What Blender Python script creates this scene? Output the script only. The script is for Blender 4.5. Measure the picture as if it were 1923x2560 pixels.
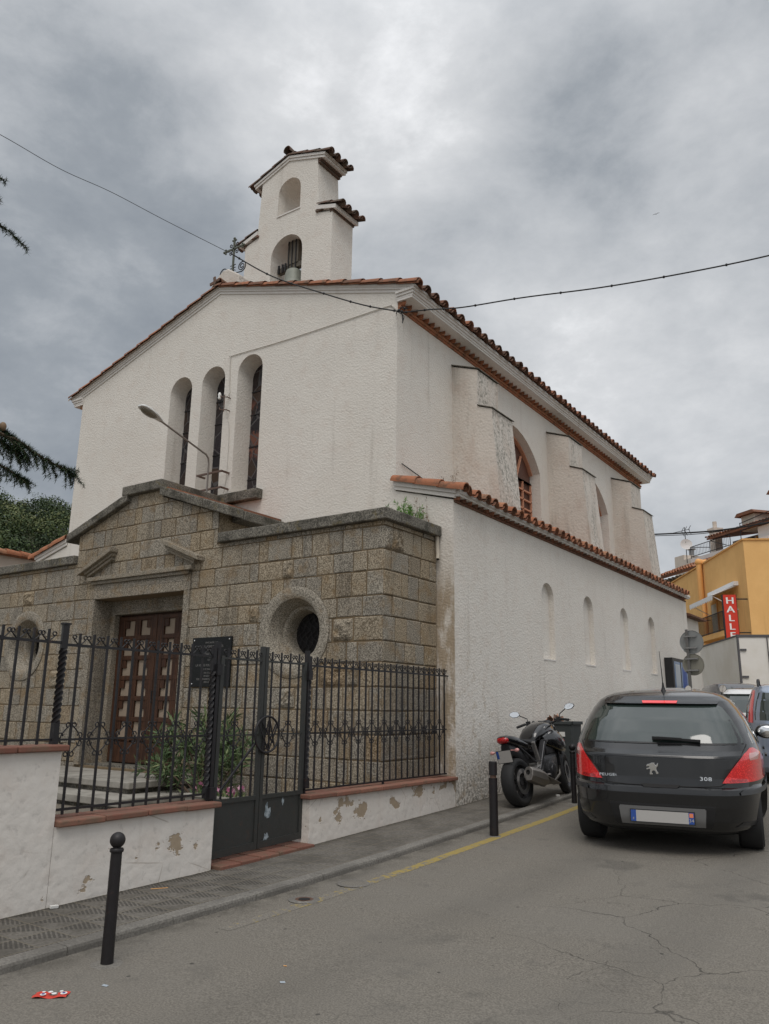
import bpy, bmesh, math, random
from mathutils import Vector, Matrix, noise
from math import sin, cos, pi, radians, sqrt
# ------------------------------------------------------------------ camera, sky, sun, exposure
for o in list(bpy.data.objects): bpy.data.objects.remove(o)
S = bpy.context.scene
COL = S.collection
cam = bpy.data.cameras.new('camera'); camo = bpy.data.objects.new('camera', cam); COL.objects.link(camo)
ROT = [[0.8237280326621534, -0.12553459629800529, -0.5529133687467097],
       [0.5668377910932487, 0.20456159885513642, 0.7980284900066894],
       [0.012924658411910064, -0.9707706306878712, 0.23966087665451027]]
m = Matrix([[r[0], -r[1], -r[2], 0] for r in ROT] + [[0, 0, 0, 1]])
m.translation = Vector((6.540819, -11.522433, 1.48))
camo.matrix_world = m
cam.sensor_fit = 'VERTICAL'; cam.sensor_height = 24.0; cam.lens = 24.0 * 1973.2 / 2560.0
cam.clip_start = 0.05; cam.clip_end = 3000
S.camera = camo
S.view_settings.view_transform = 'Standard'; S.view_settings.look = 'None'
S.view_settings.exposure = 0.0; S.view_settings.gamma = 1.0; S.view_settings.use_curve_mapping = False

SUN_EL, SUN_AZ = radians(58), radians(150)      # azimuth clockwise from +Y
W = bpy.data.worlds.new('World'); S.world = W; W.use_nodes = True
def world():
    nt = W.node_tree; N = nt.nodes; L = nt.links; N.clear()
    def nd(t, **k):
        n = N.new(t)
        for a, b in k.items(): setattr(n, a, b)
        return n
    def mth(op, a, b=None, clamp=False):
        n = nd('ShaderNodeMath', operation=op, use_clamp=clamp)
        for i, x in enumerate((a, b)):
            if x is None: continue
            if isinstance(x, (int, float)): n.inputs[i].default_value = x
            else: L.new(x, n.inputs[i])
        return n.outputs[0]
    out = nd('ShaderNodeOutputWorld'); bg = nd('ShaderNodeBackground')
    tc = nd('ShaderNodeTexCoord')
    sky = nd('ShaderNodeTexSky', sky_type='NISHITA', sun_disc=False, sun_elevation=SUN_EL, sun_rotation=SUN_AZ)
    sep = nd('ShaderNodeSeparateXYZ'); L.new(tc.outputs['Generated'], sep.inputs[0])
    cmb = nd('ShaderNodeMapping'); cmb.inputs['Scale'].default_value = (1, 1, 1.7); L.new(tc.outputs['Generated'], cmb.inputs[0])
    def cloud(scale, det, rough, dist, off):
        mp = nd('ShaderNodeMapping'); mp.inputs['Location'].default_value = off
        L.new(cmb.outputs[0], mp.inputs[0])
        n = nd('ShaderNodeTexNoise'); n.inputs['Scale'].default_value = scale; n.inputs['Detail'].default_value = det
        n.inputs['Roughness'].default_value = rough; n.inputs['Distortion'].default_value = dist
        L.new(mp.outputs[0], n.inputs['Vector']); return n.outputs['Fac']
    n1 = cloud(2.0, 6, .55, .0, (8.3, 3.2, 1.1)); n2 = cloud(5.5, 9, .62, .12, (2.1, 6.4, 4.4))
    a = mth('ADD', mth('ADD', mth('MULTIPLY', n1, .30), mth('MULTIPLY', n2, .40)), .200)
    def blob(d, lo, hi, amt):
        v = Vector(d).normalized()
        dt = nd('ShaderNodeVectorMath', operation='DOT_PRODUCT'); L.new(tc.outputs['Generated'], dt.inputs[0]); dt.inputs[1].default_value = v
        mr = nd('ShaderNodeMapRange', interpolation_type='SMOOTHSTEP'); mr.inputs['From Min'].default_value = lo; mr.inputs['From Max'].default_value = hi
        L.new(dt.outputs['Value'], mr.inputs['Value'])
        return mth('MULTIPLY', mr.outputs[0], amt)
    for b in (blob((-.464, .603, .649), .984, .9997, .10), blob((-.365, .647, .67), .991, .9998, .10), blob((-.80, .45, .40), .885, .99, -.19), blob((-.662, .442, .606), .95, .999, .055),
              blob((-.33, .75, .575), .96, .999, -.05), blob((-.27, .885, .375), .965, .999, .08), blob((-.6, .3, .75), .93, .999, .02),
              blob((-.05, .82, .57), .95, .999, -.06)):
        a = mth('ADD', a, b)
    cr = nd('ShaderNodeValToRGB'); e = cr.color_ramp.elements
    e[0].position = .26; e[0].color = (.215, .245, .285, 1); e[1].position = .70; e[1].color = (.92, .93, .95, 1)
    for p, c in ((.40, (.335, .365, .40, 1)), (.48, (.475, .50, .53, 1)), (.56, (.585, .605, .63, 1)), (.63, (.70, .715, .735, 1))):
        k = cr.color_ramp.elements.new(p); k.color = c
    L.new(a, cr.inputs[0])
    # an overcast sky is brightest overhead
    zen = nd('ShaderNodeMapRange', interpolation_type='SMOOTHSTEP'); zen.inputs['From Min'].default_value = .66; zen.inputs['From Max'].default_value = .98
    zen.inputs['To Min'].default_value = 1.0; zen.inputs['To Max'].default_value = 2.0
    L.new(sep.outputs[2], zen.inputs['Value'])
    mix = nd('ShaderNodeMix', data_type='RGBA'); mix.inputs[0].default_value = .96
    sc = nd('ShaderNodeMix', data_type='RGBA', blend_type='MULTIPLY'); sc.inputs[0].default_value = 1
    L.new(sky.outputs[0], sc.inputs[6]); sc.inputs[7].default_value = (.1, .1, .1, 1)
    sc2 = nd('ShaderNodeVectorMath', operation='SCALE'); L.new(cr.outputs[0], sc2.inputs[0]); L.new(zen.outputs[0], sc2.inputs['Scale'])
    L.new(sc.outputs[2], mix.inputs[6]); L.new(sc2.outputs[0], mix.inputs[7])
    L.new(mix.outputs[2], bg.inputs[0]); bg.inputs[1].default_value = 1.0
    L.new(bg.outputs[0], out.inputs[0])
world()
sl = bpy.data.lights.new('sun', 'SUN'); sl.energy = 1.3; sl.angle = radians(35); sl.color = (1, .95, .89)
so = bpy.data.objects.new('sun', sl); COL.objects.link(so)
so.rotation_euler = Vector((-sin(SUN_AZ)*cos(SUN_EL), -cos(SUN_AZ)*cos(SUN_EL), -sin(SUN_EL))).to_track_quat('-Z', 'Y').to_euler()

# ------------------------------------------------------------------ helpers
OFF = {}
def setp(o, label=None, cat=None, group=None, kind=None):
    if label: o['label'] = label
    if cat: o['category'] = cat
    if group: o['group'] = group
    if kind: o['kind'] = kind
    return o
def thing(name, label, cat, loc=(0, 0, 0), rotz=0, group=None, world_coords=False):
    o = bpy.data.objects.new(name, None); COL.objects.link(o); o.empty_display_size = .2
    o.location = loc; o.rotation_euler = (0, 0, rotz); setp(o, label, cat, group)
    OFF[o] = Vector(loc) if world_coords else Vector((0, 0, 0))
    return o
def link(name, me, parent=None):
    o = bpy.data.objects.new(name, me); COL.objects.link(o)
    if parent is not None:
        o.parent = parent; OFF[o] = OFF[parent]
    else: OFF[o] = Vector((0, 0, 0))
    return o
def tan(a): return math.tan(a)
ONE_PIECE = {'lettering', 'foliage', 'blossom', 'crown', 'forest', 'branch', 'roof', 'kerb', 'printed_badge', 'badge_lettering', 'framing'}
class MB:
    def __init__(s): s.v = []; s.f = []; s.t = []; s.m = []; s.tint = .5; s.mi = 0
    def add(s, vs, fs, tint=None, mi=None):
        b = len(s.v); s.v += [tuple(x) for x in vs]
        for f in fs:
            s.f.append(tuple(b+i for i in f)); s.t.append(s.tint if tint is None else tint); s.m.append(s.mi if mi is None else mi)
    def box(s, x0, y0, z0, x1, y1, z1, M=None, **k):
        x0, x1 = sorted((x0, x1)); y0, y1 = sorted((y0, y1)); z0, z1 = sorted((z0, z1))
        vs = [Vector(p) for p in ((x0,y0,z0),(x1,y0,z0),(x1,y1,z0),(x0,y1,z0),(x0,y0,z1),(x1,y0,z1),(x1,y1,z1),(x0,y1,z1))]
        if M is not None: vs = [M @ p for p in vs]
        s.add(vs, [(0,3,2,1),(4,5,6,7),(0,1,5,4),(1,2,6,5),(2,3,7,6),(3,0,4,7)], **k)
    def bar(s, a, b, wx, wy=None, up=(0,0,1), **k):
        a = Vector(a); b = Vector(b); wy = wx if wy is None else wy
        d = (b-a); L = d.length; d.normalize(); u = Vector(up)
        if abs(d.dot(u)) > .98: u = Vector((1,0,0))
        x = d.cross(u).normalized(); y = x.cross(d)
        M = Matrix((x, y, d)).transposed().to_4x4(); M.translation = a
        s.box(-wx/2, -wy/2, 0, wx/2, wy/2, L, M=M, **k)
    def prism(s, poly, fn, w0, w1, **k):
        n = len(poly); vs = [fn(u, v, w0) for u, v in poly] + [fn(u, v, w1) for u, v in poly]
        ar = sum(poly[i][0]*poly[(i+1) % n][1]-poly[(i+1) % n][0]*poly[i][1] for i in range(n))
        fs = [tuple(range(n)), tuple(range(2*n-1, n-1, -1))] + [(i, i+n, (i+1) % n+n, (i+1) % n) for i in range(n)]
        p = [Vector(q) for q in vs]
        # orient outward
        c = sum(p, Vector())/len(p)
        nrm = (p[1]-p[0]).cross(p[2]-p[1]) if n > 2 else Vector()
        f0 = sum(p[:n], Vector())/n
        nn = Vector((0,0,0))
        for i in range(n): nn += (p[i]-f0).cross(p[(i+1) % n]-f0)
        if nn.dot(f0-c) < 0: fs = [tuple(reversed(f)) for f in fs]
        s.add(vs, fs, **k)
    def tube(s, path, r, n=8, caps=True, closed=False, **k):
        P = [Vector(p) for p in path]; m_ = len(P); R = r if isinstance(r, (list, tuple)) else [r]*m_
        vs = []; up = None
        for i in range(m_):
            if closed: d = P[(i+1) % m_]-P[i-1]
            else: d = P[min(i+1, m_-1)]-P[max(i-1, 0)]
            d.normalize()
            if up is None:
                up = Vector((0,0,1)) if abs(d.z) < .9 else Vector((1,0,0))
            x = d.cross(up)
            if x.length < 1e-5: x = d.cross(Vector((0,1,.3)))
            x.normalize(); y = x.cross(d).normalized(); up = y
            for j in range(n):
                a = 2*pi*j/n; vs.append(P[i]+R[i]*(cos(a)*x+sin(a)*y))
        fs = []
        for i in range(m_ if closed else m_-1):
            i2 = (i+1) % m_
            for j in range(n):
                j2 = (j+1) % n; fs.append((i*n+j, i*n+j2, i2*n+j2, i2*n+j))
        if caps and not closed: fs += [tuple(range(n-1, -1, -1)), tuple((m_-1)*n+j for j in range(n))]
        s.add(vs, fs, **k)
    def lathe(s, prof, M=None, n=24, a0=0, a1=2*pi, cap=True, **k):
        full = abs(a1-a0-2*pi) < 1e-6; na = n if full else n+1; vs = []
        for r, z in prof:
            for j in range(na):
                a = a0+(a1-a0)*j/n; p = Vector((r*cos(a), r*sin(a), z)); vs.append(M @ p if M is not None else p)
        fs = []
        for i in range(len(prof)-1):
            for j in range(n):
                j2 = (j+1) % na; fs.append((i*na+j, i*na+j2, (i+1)*na+j2, (i+1)*na+j))
        if cap and full:
            if prof[0][0] > 1e-6: fs.append(tuple(range(na-1, -1, -1)))
            if prof[-1][0] > 1e-6: fs.append(tuple((len(prof)-1)*na+j for j in range(na)))
        s.add(vs, fs, **k)
    def sphere(s, c, r, n=16, m_=10, sc=(1,1,1), M=None, **k):
        pr = [(r*sin(pi*i/m_), -r*cos(pi*i/m_)) for i in range(m_+1)]
        T = Matrix.Translation(Vector(c)) @ Matrix.Diagonal((*sc, 1))
        if M is not None: T = M @ T
        s.lathe(pr, M=T, n=n, cap=False, **k)
    def grid(s, fn, nu, nv, flip=False, **k):
        vs = [fn(i/nu, j/nv) for j in range(nv+1) for i in range(nu+1)]
        fs = []
        for j in range(nv):
            for i in range(nu):
                a = j*(nu+1)+i; q = (a, a+1, a+nu+2, a+nu+1); fs.append(q[::-1] if flip else q)
        s.add(vs, fs, **k)
    def mesh(s, name, mats, smooth=None):
        me = bpy.data.meshes.new(name); me.from_pydata(s.v, [], s.f)
        mats = mats if isinstance(mats, (list, tuple)) else [mats]
        for q in mats: me.materials.append(q)
        at = me.attributes.new('tint', 'FLOAT', 'FACE'); at.data.foreach_set('value', s.t)
        me.polygons.foreach_set('material_index', s.m)
        if smooth is not None:
            me.polygons.foreach_set('use_smooth', [True]*len(s.f))
            if smooth < 180: me.set_sharp_from_angle(angle=radians(smooth))
        me.update(); return me
    def build(s, name, mats, parent=None, smooth=None, bevel=0, fix=False):
        if parent is not None and OFF[parent].length > 0:
            o_ = OFF[parent]; s.v = [(x-o_.x, y-o_.y, z-o_.z) for x, y, z in s.v]
        if name not in ONE_PIECE and len(s.f) < 6000:
            groups = s.pieces()
            if len(groups) > 1:
                first = None
                for fs in groups:
                    q = MB(); mp = {}
                    for i in fs:
                        q.f.append(tuple(mp.setdefault(v, len(mp)) for v in s.f[i])); q.t.append(s.t[i]); q.m.append(s.m[i])
                    q.v = [s.v[k] for k in mp]; o_ = q._build(name, mats, parent, smooth, bevel, fix); first = first or o_
                return first
        return s._build(name, mats, parent, smooth, bevel, fix)
    def pieces(s):
        """faces grouped into far-apart pieces"""
        n = len(s.v); par = list(range(n))
        def find(i):
            while par[i] != i: par[i] = par[par[i]]; i = par[i]
            return i
        for f in s.f:
            a = find(f[0])
            for v in f[1:]:
                b = find(v)
                if a != b: par[b] = a
        isl = {}
        for i, f in enumerate(s.f): isl.setdefault(find(f[0]), []).append(i)
        ks = list(isl)
        if len(ks) < 2 or len(ks) > 260: return [list(range(len(s.f)))]
        box = []
        for k in ks:
            P = [s.v[v] for i in isl[k] for v in s.f[i]]; lo = [min(p[d] for p in P) for d in range(3)]; hi = [max(p[d] for p in P) for d in range(3)]; box.append((lo, hi, max(h-l for l, h in zip(lo, hi))))
        pr = list(range(len(ks)))
        def fd(i):
            while pr[i] != i: i = pr[i]
            return i
        for i in range(len(ks)):
            for j in range(i):
                gp = sum(max(0, box[i][0][d]-box[j][1][d], box[j][0][d]-box[i][1][d])**2 for d in range(3))**.5
                if gp <= max(.02, .5*max(box[i][2], box[j][2])):
                    a, b = fd(i), fd(j)
                    if a != b: pr[a] = b
        out = {}
        for i, k in enumerate(ks): out.setdefault(fd(i), []).extend(isl[k])
        return list(out.values())
    def _build(s, name, mats, parent, smooth, bevel, fix):
        me = s.mesh(name, mats, smooth)
        if fix:
            bm = bmesh.new(); bm.from_mesh(me); bmesh.ops.recalc_face_normals(bm, faces=bm.faces); bm.to_mesh(me); bm.free()
        ob = link(name, me, parent)
        if bevel:
            b = ob.modifiers.new('bevel', 'BEVEL'); b.width = bevel; b.segments = 2; b.limit_method = 'ANGLE'; b.angle_limit = radians(40)
        return ob
def carve(mb, cutters, name, mats, parent, smooth=None):
    """solid mb minus the solids in cutters (all in world coordinates)"""
    def tmp(b, nm):
        me = b.mesh(nm, mats); bm = bmesh.new(); bm.from_mesh(me); bmesh.ops.recalc_face_normals(bm, faces=bm.faces); bm.to_mesh(me); bm.free()
        o = bpy.data.objects.new(nm, me); COL.objects.link(o); return o
    base = tmp(mb, 'carve_base'); cs = [tmp(c, 'carve_tool') for c in cutters]
    for c in cs:
        md = base.modifiers.new('b', 'BOOLEAN'); md.operation = 'DIFFERENCE'; md.solver = 'EXACT'; md.object = c
    bpy.context.view_layer.update()
    dg = bpy.context.evaluated_depsgraph_get()
    me = bpy.data.meshes.new_from_object(base.evaluated_get(dg)); me.name = name
    for o in [base]+cs: bpy.data.objects.remove(o)
    if parent is not None and OFF[parent].length > 0: me.transform(Matrix.Translation(-OFF[parent]))
    if smooth is not None:
        me.polygons.foreach_set('use_smooth', [True]*len(me.polygons)); me.set_sharp_from_angle(angle=radians(smooth))
    return link(name, me, parent)
def text_mb(txt, size, depth, spacing=1.0, line=1.0):
    cu = bpy.data.curves.new('lettering', 'FONT'); cu.body = txt; cu.size = size; cu.extrude = depth; cu.align_x = 'CENTER'; cu.align_y = 'CENTER'
    cu.space_character = spacing; cu.space_line = line; cu.resolution_u = 2
    o = bpy.data.objects.new('lettering', cu); COL.objects.link(o); bpy.context.view_layer.update()
    me = o.evaluated_get(bpy.context.evaluated_depsgraph_get()).to_mesh()
    vs = [Vector(v.co) for v in me.vertices]; fs = [tuple(p.vertices) for p in me.polygons]
    o.to_mesh_clear() if False else None
    bpy.data.objects.remove(o); return vs, fs
def add_text(mb, txt, size, M, depth=.003, sx=1, spacing=1.0, line=1.0, **k):
    vs, fs = text_mb(txt, size, depth, spacing, line); D = Matrix.Diagonal((sx, 1, 1, 1))
    mb.add([M @ (D @ v) for v in vs], fs, **k)
def frame_m(o, x, y):
    x = Vector(x).normalized(); y = Vector(y).normalized(); z = x.cross(y)
    M = Matrix((x, y, z)).transposed().to_4x4(); M.translation = Vector(o); return M
def lerp(a, b, t): return a+(b-a)*t
def interp(x, xs, ys):
    if x <= xs[0]: return ys[0]+(ys[1]-ys[0])/(xs[1]-xs[0])*(x-xs[0]) if False else ys[0]
    for i in range(len(xs)-1):
        if x <= xs[i+1]: return lerp(ys[i], ys[i+1], (x-xs[i])/(xs[i+1]-xs[i]))
    return ys[-1]
GY = [-40, -12, -7.5, -5.14, -3.6, -.06, 1.64, 10, 40, 90]; GZ = [-.7, -.30, -.235, -.205, -.164, -.036, .045, .40, 1.35, 2.6]
def g(y): return interp(y, GY, GZ)

# ------------------------------------------------------------------ materials
MATS = {}
class NT:
    def __init__(s, name):
        s.mat = bpy.data.materials.new(name); s.mat.use_nodes = True; s.t = s.mat.node_tree; s.N = s.t.nodes; s.L = s.t.links
        s.b = s.N['Principled BSDF']; s._c = None
        MATS[name] = s.mat
    def set(s, **k):
        for a, v in k.items():
            i = s.b.inputs[a.replace('_', ' ')]
            if hasattr(v, 'is_linked') or hasattr(v, 'node'): s.L.new(v, i)
            else: i.default_value = (*v, 1) if isinstance(v, tuple) and len(v) == 3 else v
        return s
    def nd(s, t, **k):
        n = s.N.new(t)
        for a, v in k.items(): setattr(n, a, v)
        return n
    def coord(s):
        if s._c is None: s._c = s.nd('ShaderNodeNewGeometry').outputs['Position']
        return s._c
    def obj(s): return s.nd('ShaderNodeTexCoord').outputs['Object']
    def mapped(s, scale=(1,1,1), loc=(0,0,0), src=None, rot=(0,0,0)):
        m_ = s.nd('ShaderNodeMapping'); m_.inputs['Scale'].default_value = scale; m_.inputs['Location'].default_value = loc; m_.inputs['Rotation'].default_value = rot
        s.L.new(src or s.coord(), m_.inputs[0]); return m_.outputs[0]
    def noise(s, scale, det=4, rough=.55, vec=None, dist=0, out='Fac'):
        n = s.nd('ShaderNodeTexNoise'); n.inputs['Scale'].default_value = scale; n.inputs['Detail'].default_value = det
        n.inputs['Roughness'].default_value = rough; n.inputs['Distortion'].default_value = dist
        s.L.new(vec or s.coord(), n.inputs['Vector']); return n.outputs[out]
    def voro(s, scale, feature='F1', vec=None, out='Distance', rnd=1.0):
        n = s.nd('ShaderNodeTexVoronoi', feature=feature); n.inputs['Scale'].default_value = scale; n.inputs['Randomness'].default_value = rnd
        s.L.new(vec or s.coord(), n.inputs['Vector']); return n.outputs[out]
    def rng(s, v, a, b, c=0., d=1., smooth=True):
        n = s.nd('ShaderNodeMapRange', interpolation_type='SMOOTHSTEP' if smooth else 'LINEAR'); s.L.new(v, n.inputs['Value'])
        for k, x in zip(('From Min', 'From Max', 'To Min', 'To Max'), (a, b, c, d)): n.inputs[k].default_value = x
        return n.outputs[0]
    def math(s, op, a, b=0., clamp=False):
        n = s.nd('ShaderNodeMath', operation=op, use_clamp=clamp)
        for i, x in enumerate((a, b)):
            if isinstance(x, (int, float)): n.inputs[i].default_value = x
            else: s.L.new(x, n.inputs[i])
        return n.outputs[0]
    def mix(s, f, a, b, mode='MIX'):
        n = s.nd('ShaderNodeMix', data_type='RGBA', blend_type=mode)
        for i, x in ((0, f), (6, a), (7, b)):
            if isinstance(x, (int, float)): n.inputs[i].default_value = x
            elif isinstance(x, tuple): n.inputs[i].default_value = (*x[:3], 1)
            else: s.L.new(x, n.inputs[i])
        return n.outputs[2]
    def ramp(s, f, pts):
        n = s.nd('ShaderNodeValToRGB'); e = n.color_ramp.elements
        e[0].position, e[0].color = pts[0][0], (*pts[0][1], 1); e[1].position, e[1].color = pts[-1][0], (*pts[-1][1], 1)
        for p, c_ in pts[1:-1]: k = e.new(p); k.color = (*c_, 1)
        s.L.new(f, n.inputs[0]); return n.outputs[0]
    def tint(s):
        n = s.nd('ShaderNodeAttribute', attribute_name='tint'); return n.outputs['Fac']
    def bump(s, h, strength=.5, dist=.02):
        n = s.nd('ShaderNodeBump'); n.inputs['Strength'].default_value = strength; n.inputs['Distance'].default_value = dist
        s.L.new(h, n.inputs['Height']); s.L.new(n.outputs[0], s.b.inputs['Normal']); return s
    def xyz(s, src=None):
        n = s.nd('ShaderNodeSeparateXYZ'); s.L.new(src or s.coord(), n.inputs[0]); return n.outputs
def plain(name, col, rough=.6, metal=0., **k):
    n = NT(name).set(Base_Color=col, Roughness=rough, Metallic=metal, **k); return n.mat

def stucco(name, base, rough_scale=13., bump=.9, stain=.5, peel=None, moss=None, dark=(.40, .36, .31), s0=.56, mottle=False):
    n = NT(name)
    big = n.noise(.55, 5, .6); mid = n.noise(3.2, 5, .6); fine = n.noise(rough_scale, 3, .6)
    vor = n.voro(rough_scale*1.25, 'SMOOTH_F1')
    c = n.mix(n.rng(big, .35, .7), tuple(x*.95 for x in base), base)
    c = n.mix(n.math('MULTIPLY', n.rng(mid, .46, .74), .28), c, (.60, .50, .43)); c = n.mix(n.math('MULTIPLY', n.rng(n.noise(.32, 4, .55, vec=n.mapped(loc=(2, 7, 1))), .44, .64), .30), c, (.66, .60, .53))
    streak = n.noise(1.0, 5, .65, vec=n.mapped((3.2, 3.2, .28)))
    c = n.mix(n.math('MULTIPLY', n.rng(streak, s0, s0+.24), stain), c, dark)
    hc = n.voro(.42, 'DISTANCE_TO_EDGE', vec=n.mapped((1, 1, 1.3), (4, 1, 7))); hk = n.math('MULTIPLY', n.rng(hc, .0, .006, 1., 0.), n.rng(n.noise(.5, vec=n.mapped(loc=(1, 5, 2))), .52, .60))
    c = n.mix(n.math('MULTIPLY', hk, .14), c, (.42, .37, .32))
    fl = n.noise(9., 4, .7)
    c = n.mix(n.math('MULTIPLY', n.rng(fl, .66, .74), .35), c, (.42, .36, .28))
    if mottle:      # lichen on the weather faces of the buttresses
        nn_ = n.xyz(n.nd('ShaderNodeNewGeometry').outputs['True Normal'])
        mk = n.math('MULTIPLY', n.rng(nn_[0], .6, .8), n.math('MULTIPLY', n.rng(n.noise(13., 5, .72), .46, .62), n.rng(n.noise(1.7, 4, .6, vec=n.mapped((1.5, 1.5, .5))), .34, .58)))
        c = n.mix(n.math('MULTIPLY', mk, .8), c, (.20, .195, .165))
        mk = n.math('MULTIPLY', n.rng(n.noise(1.6, 5, .66, vec=n.mapped((1, 1, .6), (3, 3, 3))), .46, .68), .45); c = n.mix(mk, c, (.52, .42, .35))
    pit = n.rng(fine, .30, .42, 1., 0.)
    c = n.mix(n.math('MULTIPLY', pit, .35), c, tuple(x*.55 for x in base))
    h = n.math('ADD', n.math('MULTIPLY', fine, .6), n.math('MULTIPLY', vor, .5))
    if moss:
        z0, z1, col, y0, y1 = moss
        q = n.xyz(); z = n.math('ADD', q[2], n.math('MULTIPLY', n.noise(1.3, 4, .6), -.9))
        mk = n.math('MULTIPLY', n.rng(z, z0, z1, 1., 0.), n.rng(n.noise(17., 5, .7), .40, .60))
        mk = n.math('MULTIPLY', mk, n.rng(q[1], y0, y1, 1., .45))
        c = n.mix(n.math('MULTIPLY', mk, .85), c, col)
        # rusty run-off below the rain spout beside the porch, and worn patches along the street corner
        if name == 'stucco':
            k = n.math('MULTIPLY', n.math('MULTIPLY', n.rng(q[0], -.46, -.36), n.rng(q[1], .005, .03, 1., 0.)), n.math('MULTIPLY', n.rng(q[2], 3.2, 4.05, 1., 0.), n.rng(n.noise(2.6, 5, .7, vec=n.mapped((1.6, 1.6, .55))), .36, .56)))
            c = n.mix(n.math('MULTIPLY', k, .8), c, (.33, .245, .15))
            k = n.math('MULTIPLY', n.math('MULTIPLY', n.rng(q[1], .8, 2.4, 1., 0.), n.rng(q[2], .9, 3.4, 1., .25)), n.rng(n.noise(5.5, 5, .7), .52, .66))
            c = n.mix(n.math('MULTIPLY', n.math('MULTIPLY', k, n.rng(q[0], -.5, -.1)), .6), c, (.42, .34, .25))
    if peel:
        q = n.xyz(); pn = n.noise(2.1, 5, .62, vec=n.mapped((1, 1, 1.2), peel[3])); zz = n.math('ADD', q[2], n.math('MULTIPLY', n.math('ADD', q[1], 3.6), -.045))
        band = n.math('MULTIPLY', n.rng(zz, peel[0], peel[0]+.22, 0., 1.), n.rng(zz, peel[1], peel[1]+.3, 1., 0.))
        edge = n.math('MULTIPLY', n.math('MULTIPLY', n.math('SUBTRACT', pn, n.math('SUBTRACT', .692, n.math('MULTIPLY', band, .145))), 60., True), n.rng(q[1], -7.25, -7.1))
        c = n.mix(edge, c, n.mix(n.noise(20, 3), (.33, .26, .185), (.42, .34, .25)))
        h = n.math('SUBTRACT', h, n.math('MULTIPLY', edge, .8))
        cr_ = n.voro(1.7, 'DISTANCE_TO_EDGE', vec=n.mapped((1, 1, 1), (3, 1, 2), src=None)); 
        c = n.mix(n.math('MULTIPLY', n.math('MULTIPLY', n.rng(cr_, .0, .010, 1., 0.), n.rng(n.noise(1.1), .5, .6)), .6), c, (.30, .25, .20))
    n.set(Base_Color=c, Roughness=.9, Specular_IOR_Level=.2); n.bump(h, bump, .026); return n.mat
stucco('stucco', (.755, .715, .655), 25., .52, .45, moss=(-.75, .75, (.10, .09, .07), 2.0, 7.0))
stucco('stucco_smooth', (.74, .71, .675), 26., .35, .45)
stucco('stucco_old', (.66, .61, .55), 17., .5, .6, dark=(.27, .25, .21), s0=.52, mottle=True)
stucco('garden_plaster', (.72, .68, .63), 10., .42, .45, moss=(-1.05, -.55, (.36, .31, .25), 20, 30), peel=(-.15, .12, 0, (3.3, 1.7, .4)))

def granite(name='granite', stain=True):
    n = NT(name); t = n.tint()
    c = n.ramp(t, [(0, (.215, .195, .16)), (.15, (.41, .362, .285)), (.32, (.30, .262, .205)), (.5, (.43, .35, .24)), (.72, (.405, .30, .17)), (.88, (.285, .245, .18)), (1, (.365, .24, .11))])
    sp = n.noise(55., 2, .8); c = n.mix(n.rng(sp, .40, .62), n.mix(.66, c, (.03, .028, .026)), n.mix(.34, c, (.60, .56, .49)))
    c = n.mix(n.math('MULTIPLY', n.rng(n.noise(4., 5, .6), .48, .72), .55), c, (.25, .165, .08))
    if stain:
        st = n.noise(1., 4, .6, vec=n.mapped((3.5, 3.5, .45), (2, 5, 1)))
        c = n.mix(n.math('MULTIPLY', n.rng(st, .55, .75), .45), c, (.055, .05, .042))
    h = n.math('ADD', n.noise(38., 4, .7), n.math('MULTIPLY', n.noise(9., 3, .6), .8))
    n.set(Base_Color=c, Roughness=.92, Specular_IOR_Level=.2); n.bump(h, .6, .02); return n.mat
granite()
n = NT('verge_tile'); n.set(Base_Color=n.mix(n.math('MULTIPLY', n.rng(n.noise(7., 5, .65), .4, .66), .8), n.mix(n.tint(), (.46, .33, .25), (.56, .46, .37)), (.46, .42, .36)), Roughness=.9)
n = NT('old_tile'); n.set(Base_Color=n.mix(n.math('MULTIPLY', n.rng(n.noise(6., 5, .65), .38, .62), .85), n.mix(n.tint(), (.13, .075, .055), (.25, .12, .08)), (.115, .10, .078)), Roughness=.9)
def coping_stone():
    n = NT('coping_stone')
    c = n.mix(n.rng(n.noise(45., 2, .8), .4, .62), (.085, .08, .07), (.27, .25, .21))
    c = n.mix(n.math('MULTIPLY', n.rng(n.noise(2.4, 5, .65), .46, .66), .75), c, (.05, .047, .038))
    c = n.mix(n.math('MULTIPLY', n.rng(n.noise(5., 5, .65, vec=n.mapped(loc=(4, 4, 4))), .58, .70), .6), c, (.17, .135, .06))
    n.set(Base_Color=c, Roughness=.95, Specular_IOR_Level=.15); n.bump(n.noise(30, 4, .7), .6, .02)
coping_stone()
n = NT('mortar'); n.set(Base_Color=n.mix(n.noise(18, 4), (.13, .09, .05), (.235, .175, .105)), Roughness=.95)
def terracotta():
    n = NT('terracotta'); t = n.tint()
    c = n.ramp(t, [(0, (.11, .062, .045)), (.25, (.20, .095, .062)), (.5, (.31, .135, .08)), (.75, (.40, .16, .085)), (1, (.40, .225, .14))])
    c = n.mix(n.math('MULTIPLY', n.rng(n.noise(6., 5, .65), .44, .68), .7), c, (.105, .082, .06))
    c = n.mix(n.math('MULTIPLY', n.rng(n.noise(22., 4, .7), .6, .72), .5), c, (.33, .29, .21))
    n.set(Base_Color=c, Roughness=.88, Specular_IOR_Level=.2); n.bump(n.noise(30, 4), .4, .015)
terracotta()
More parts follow.
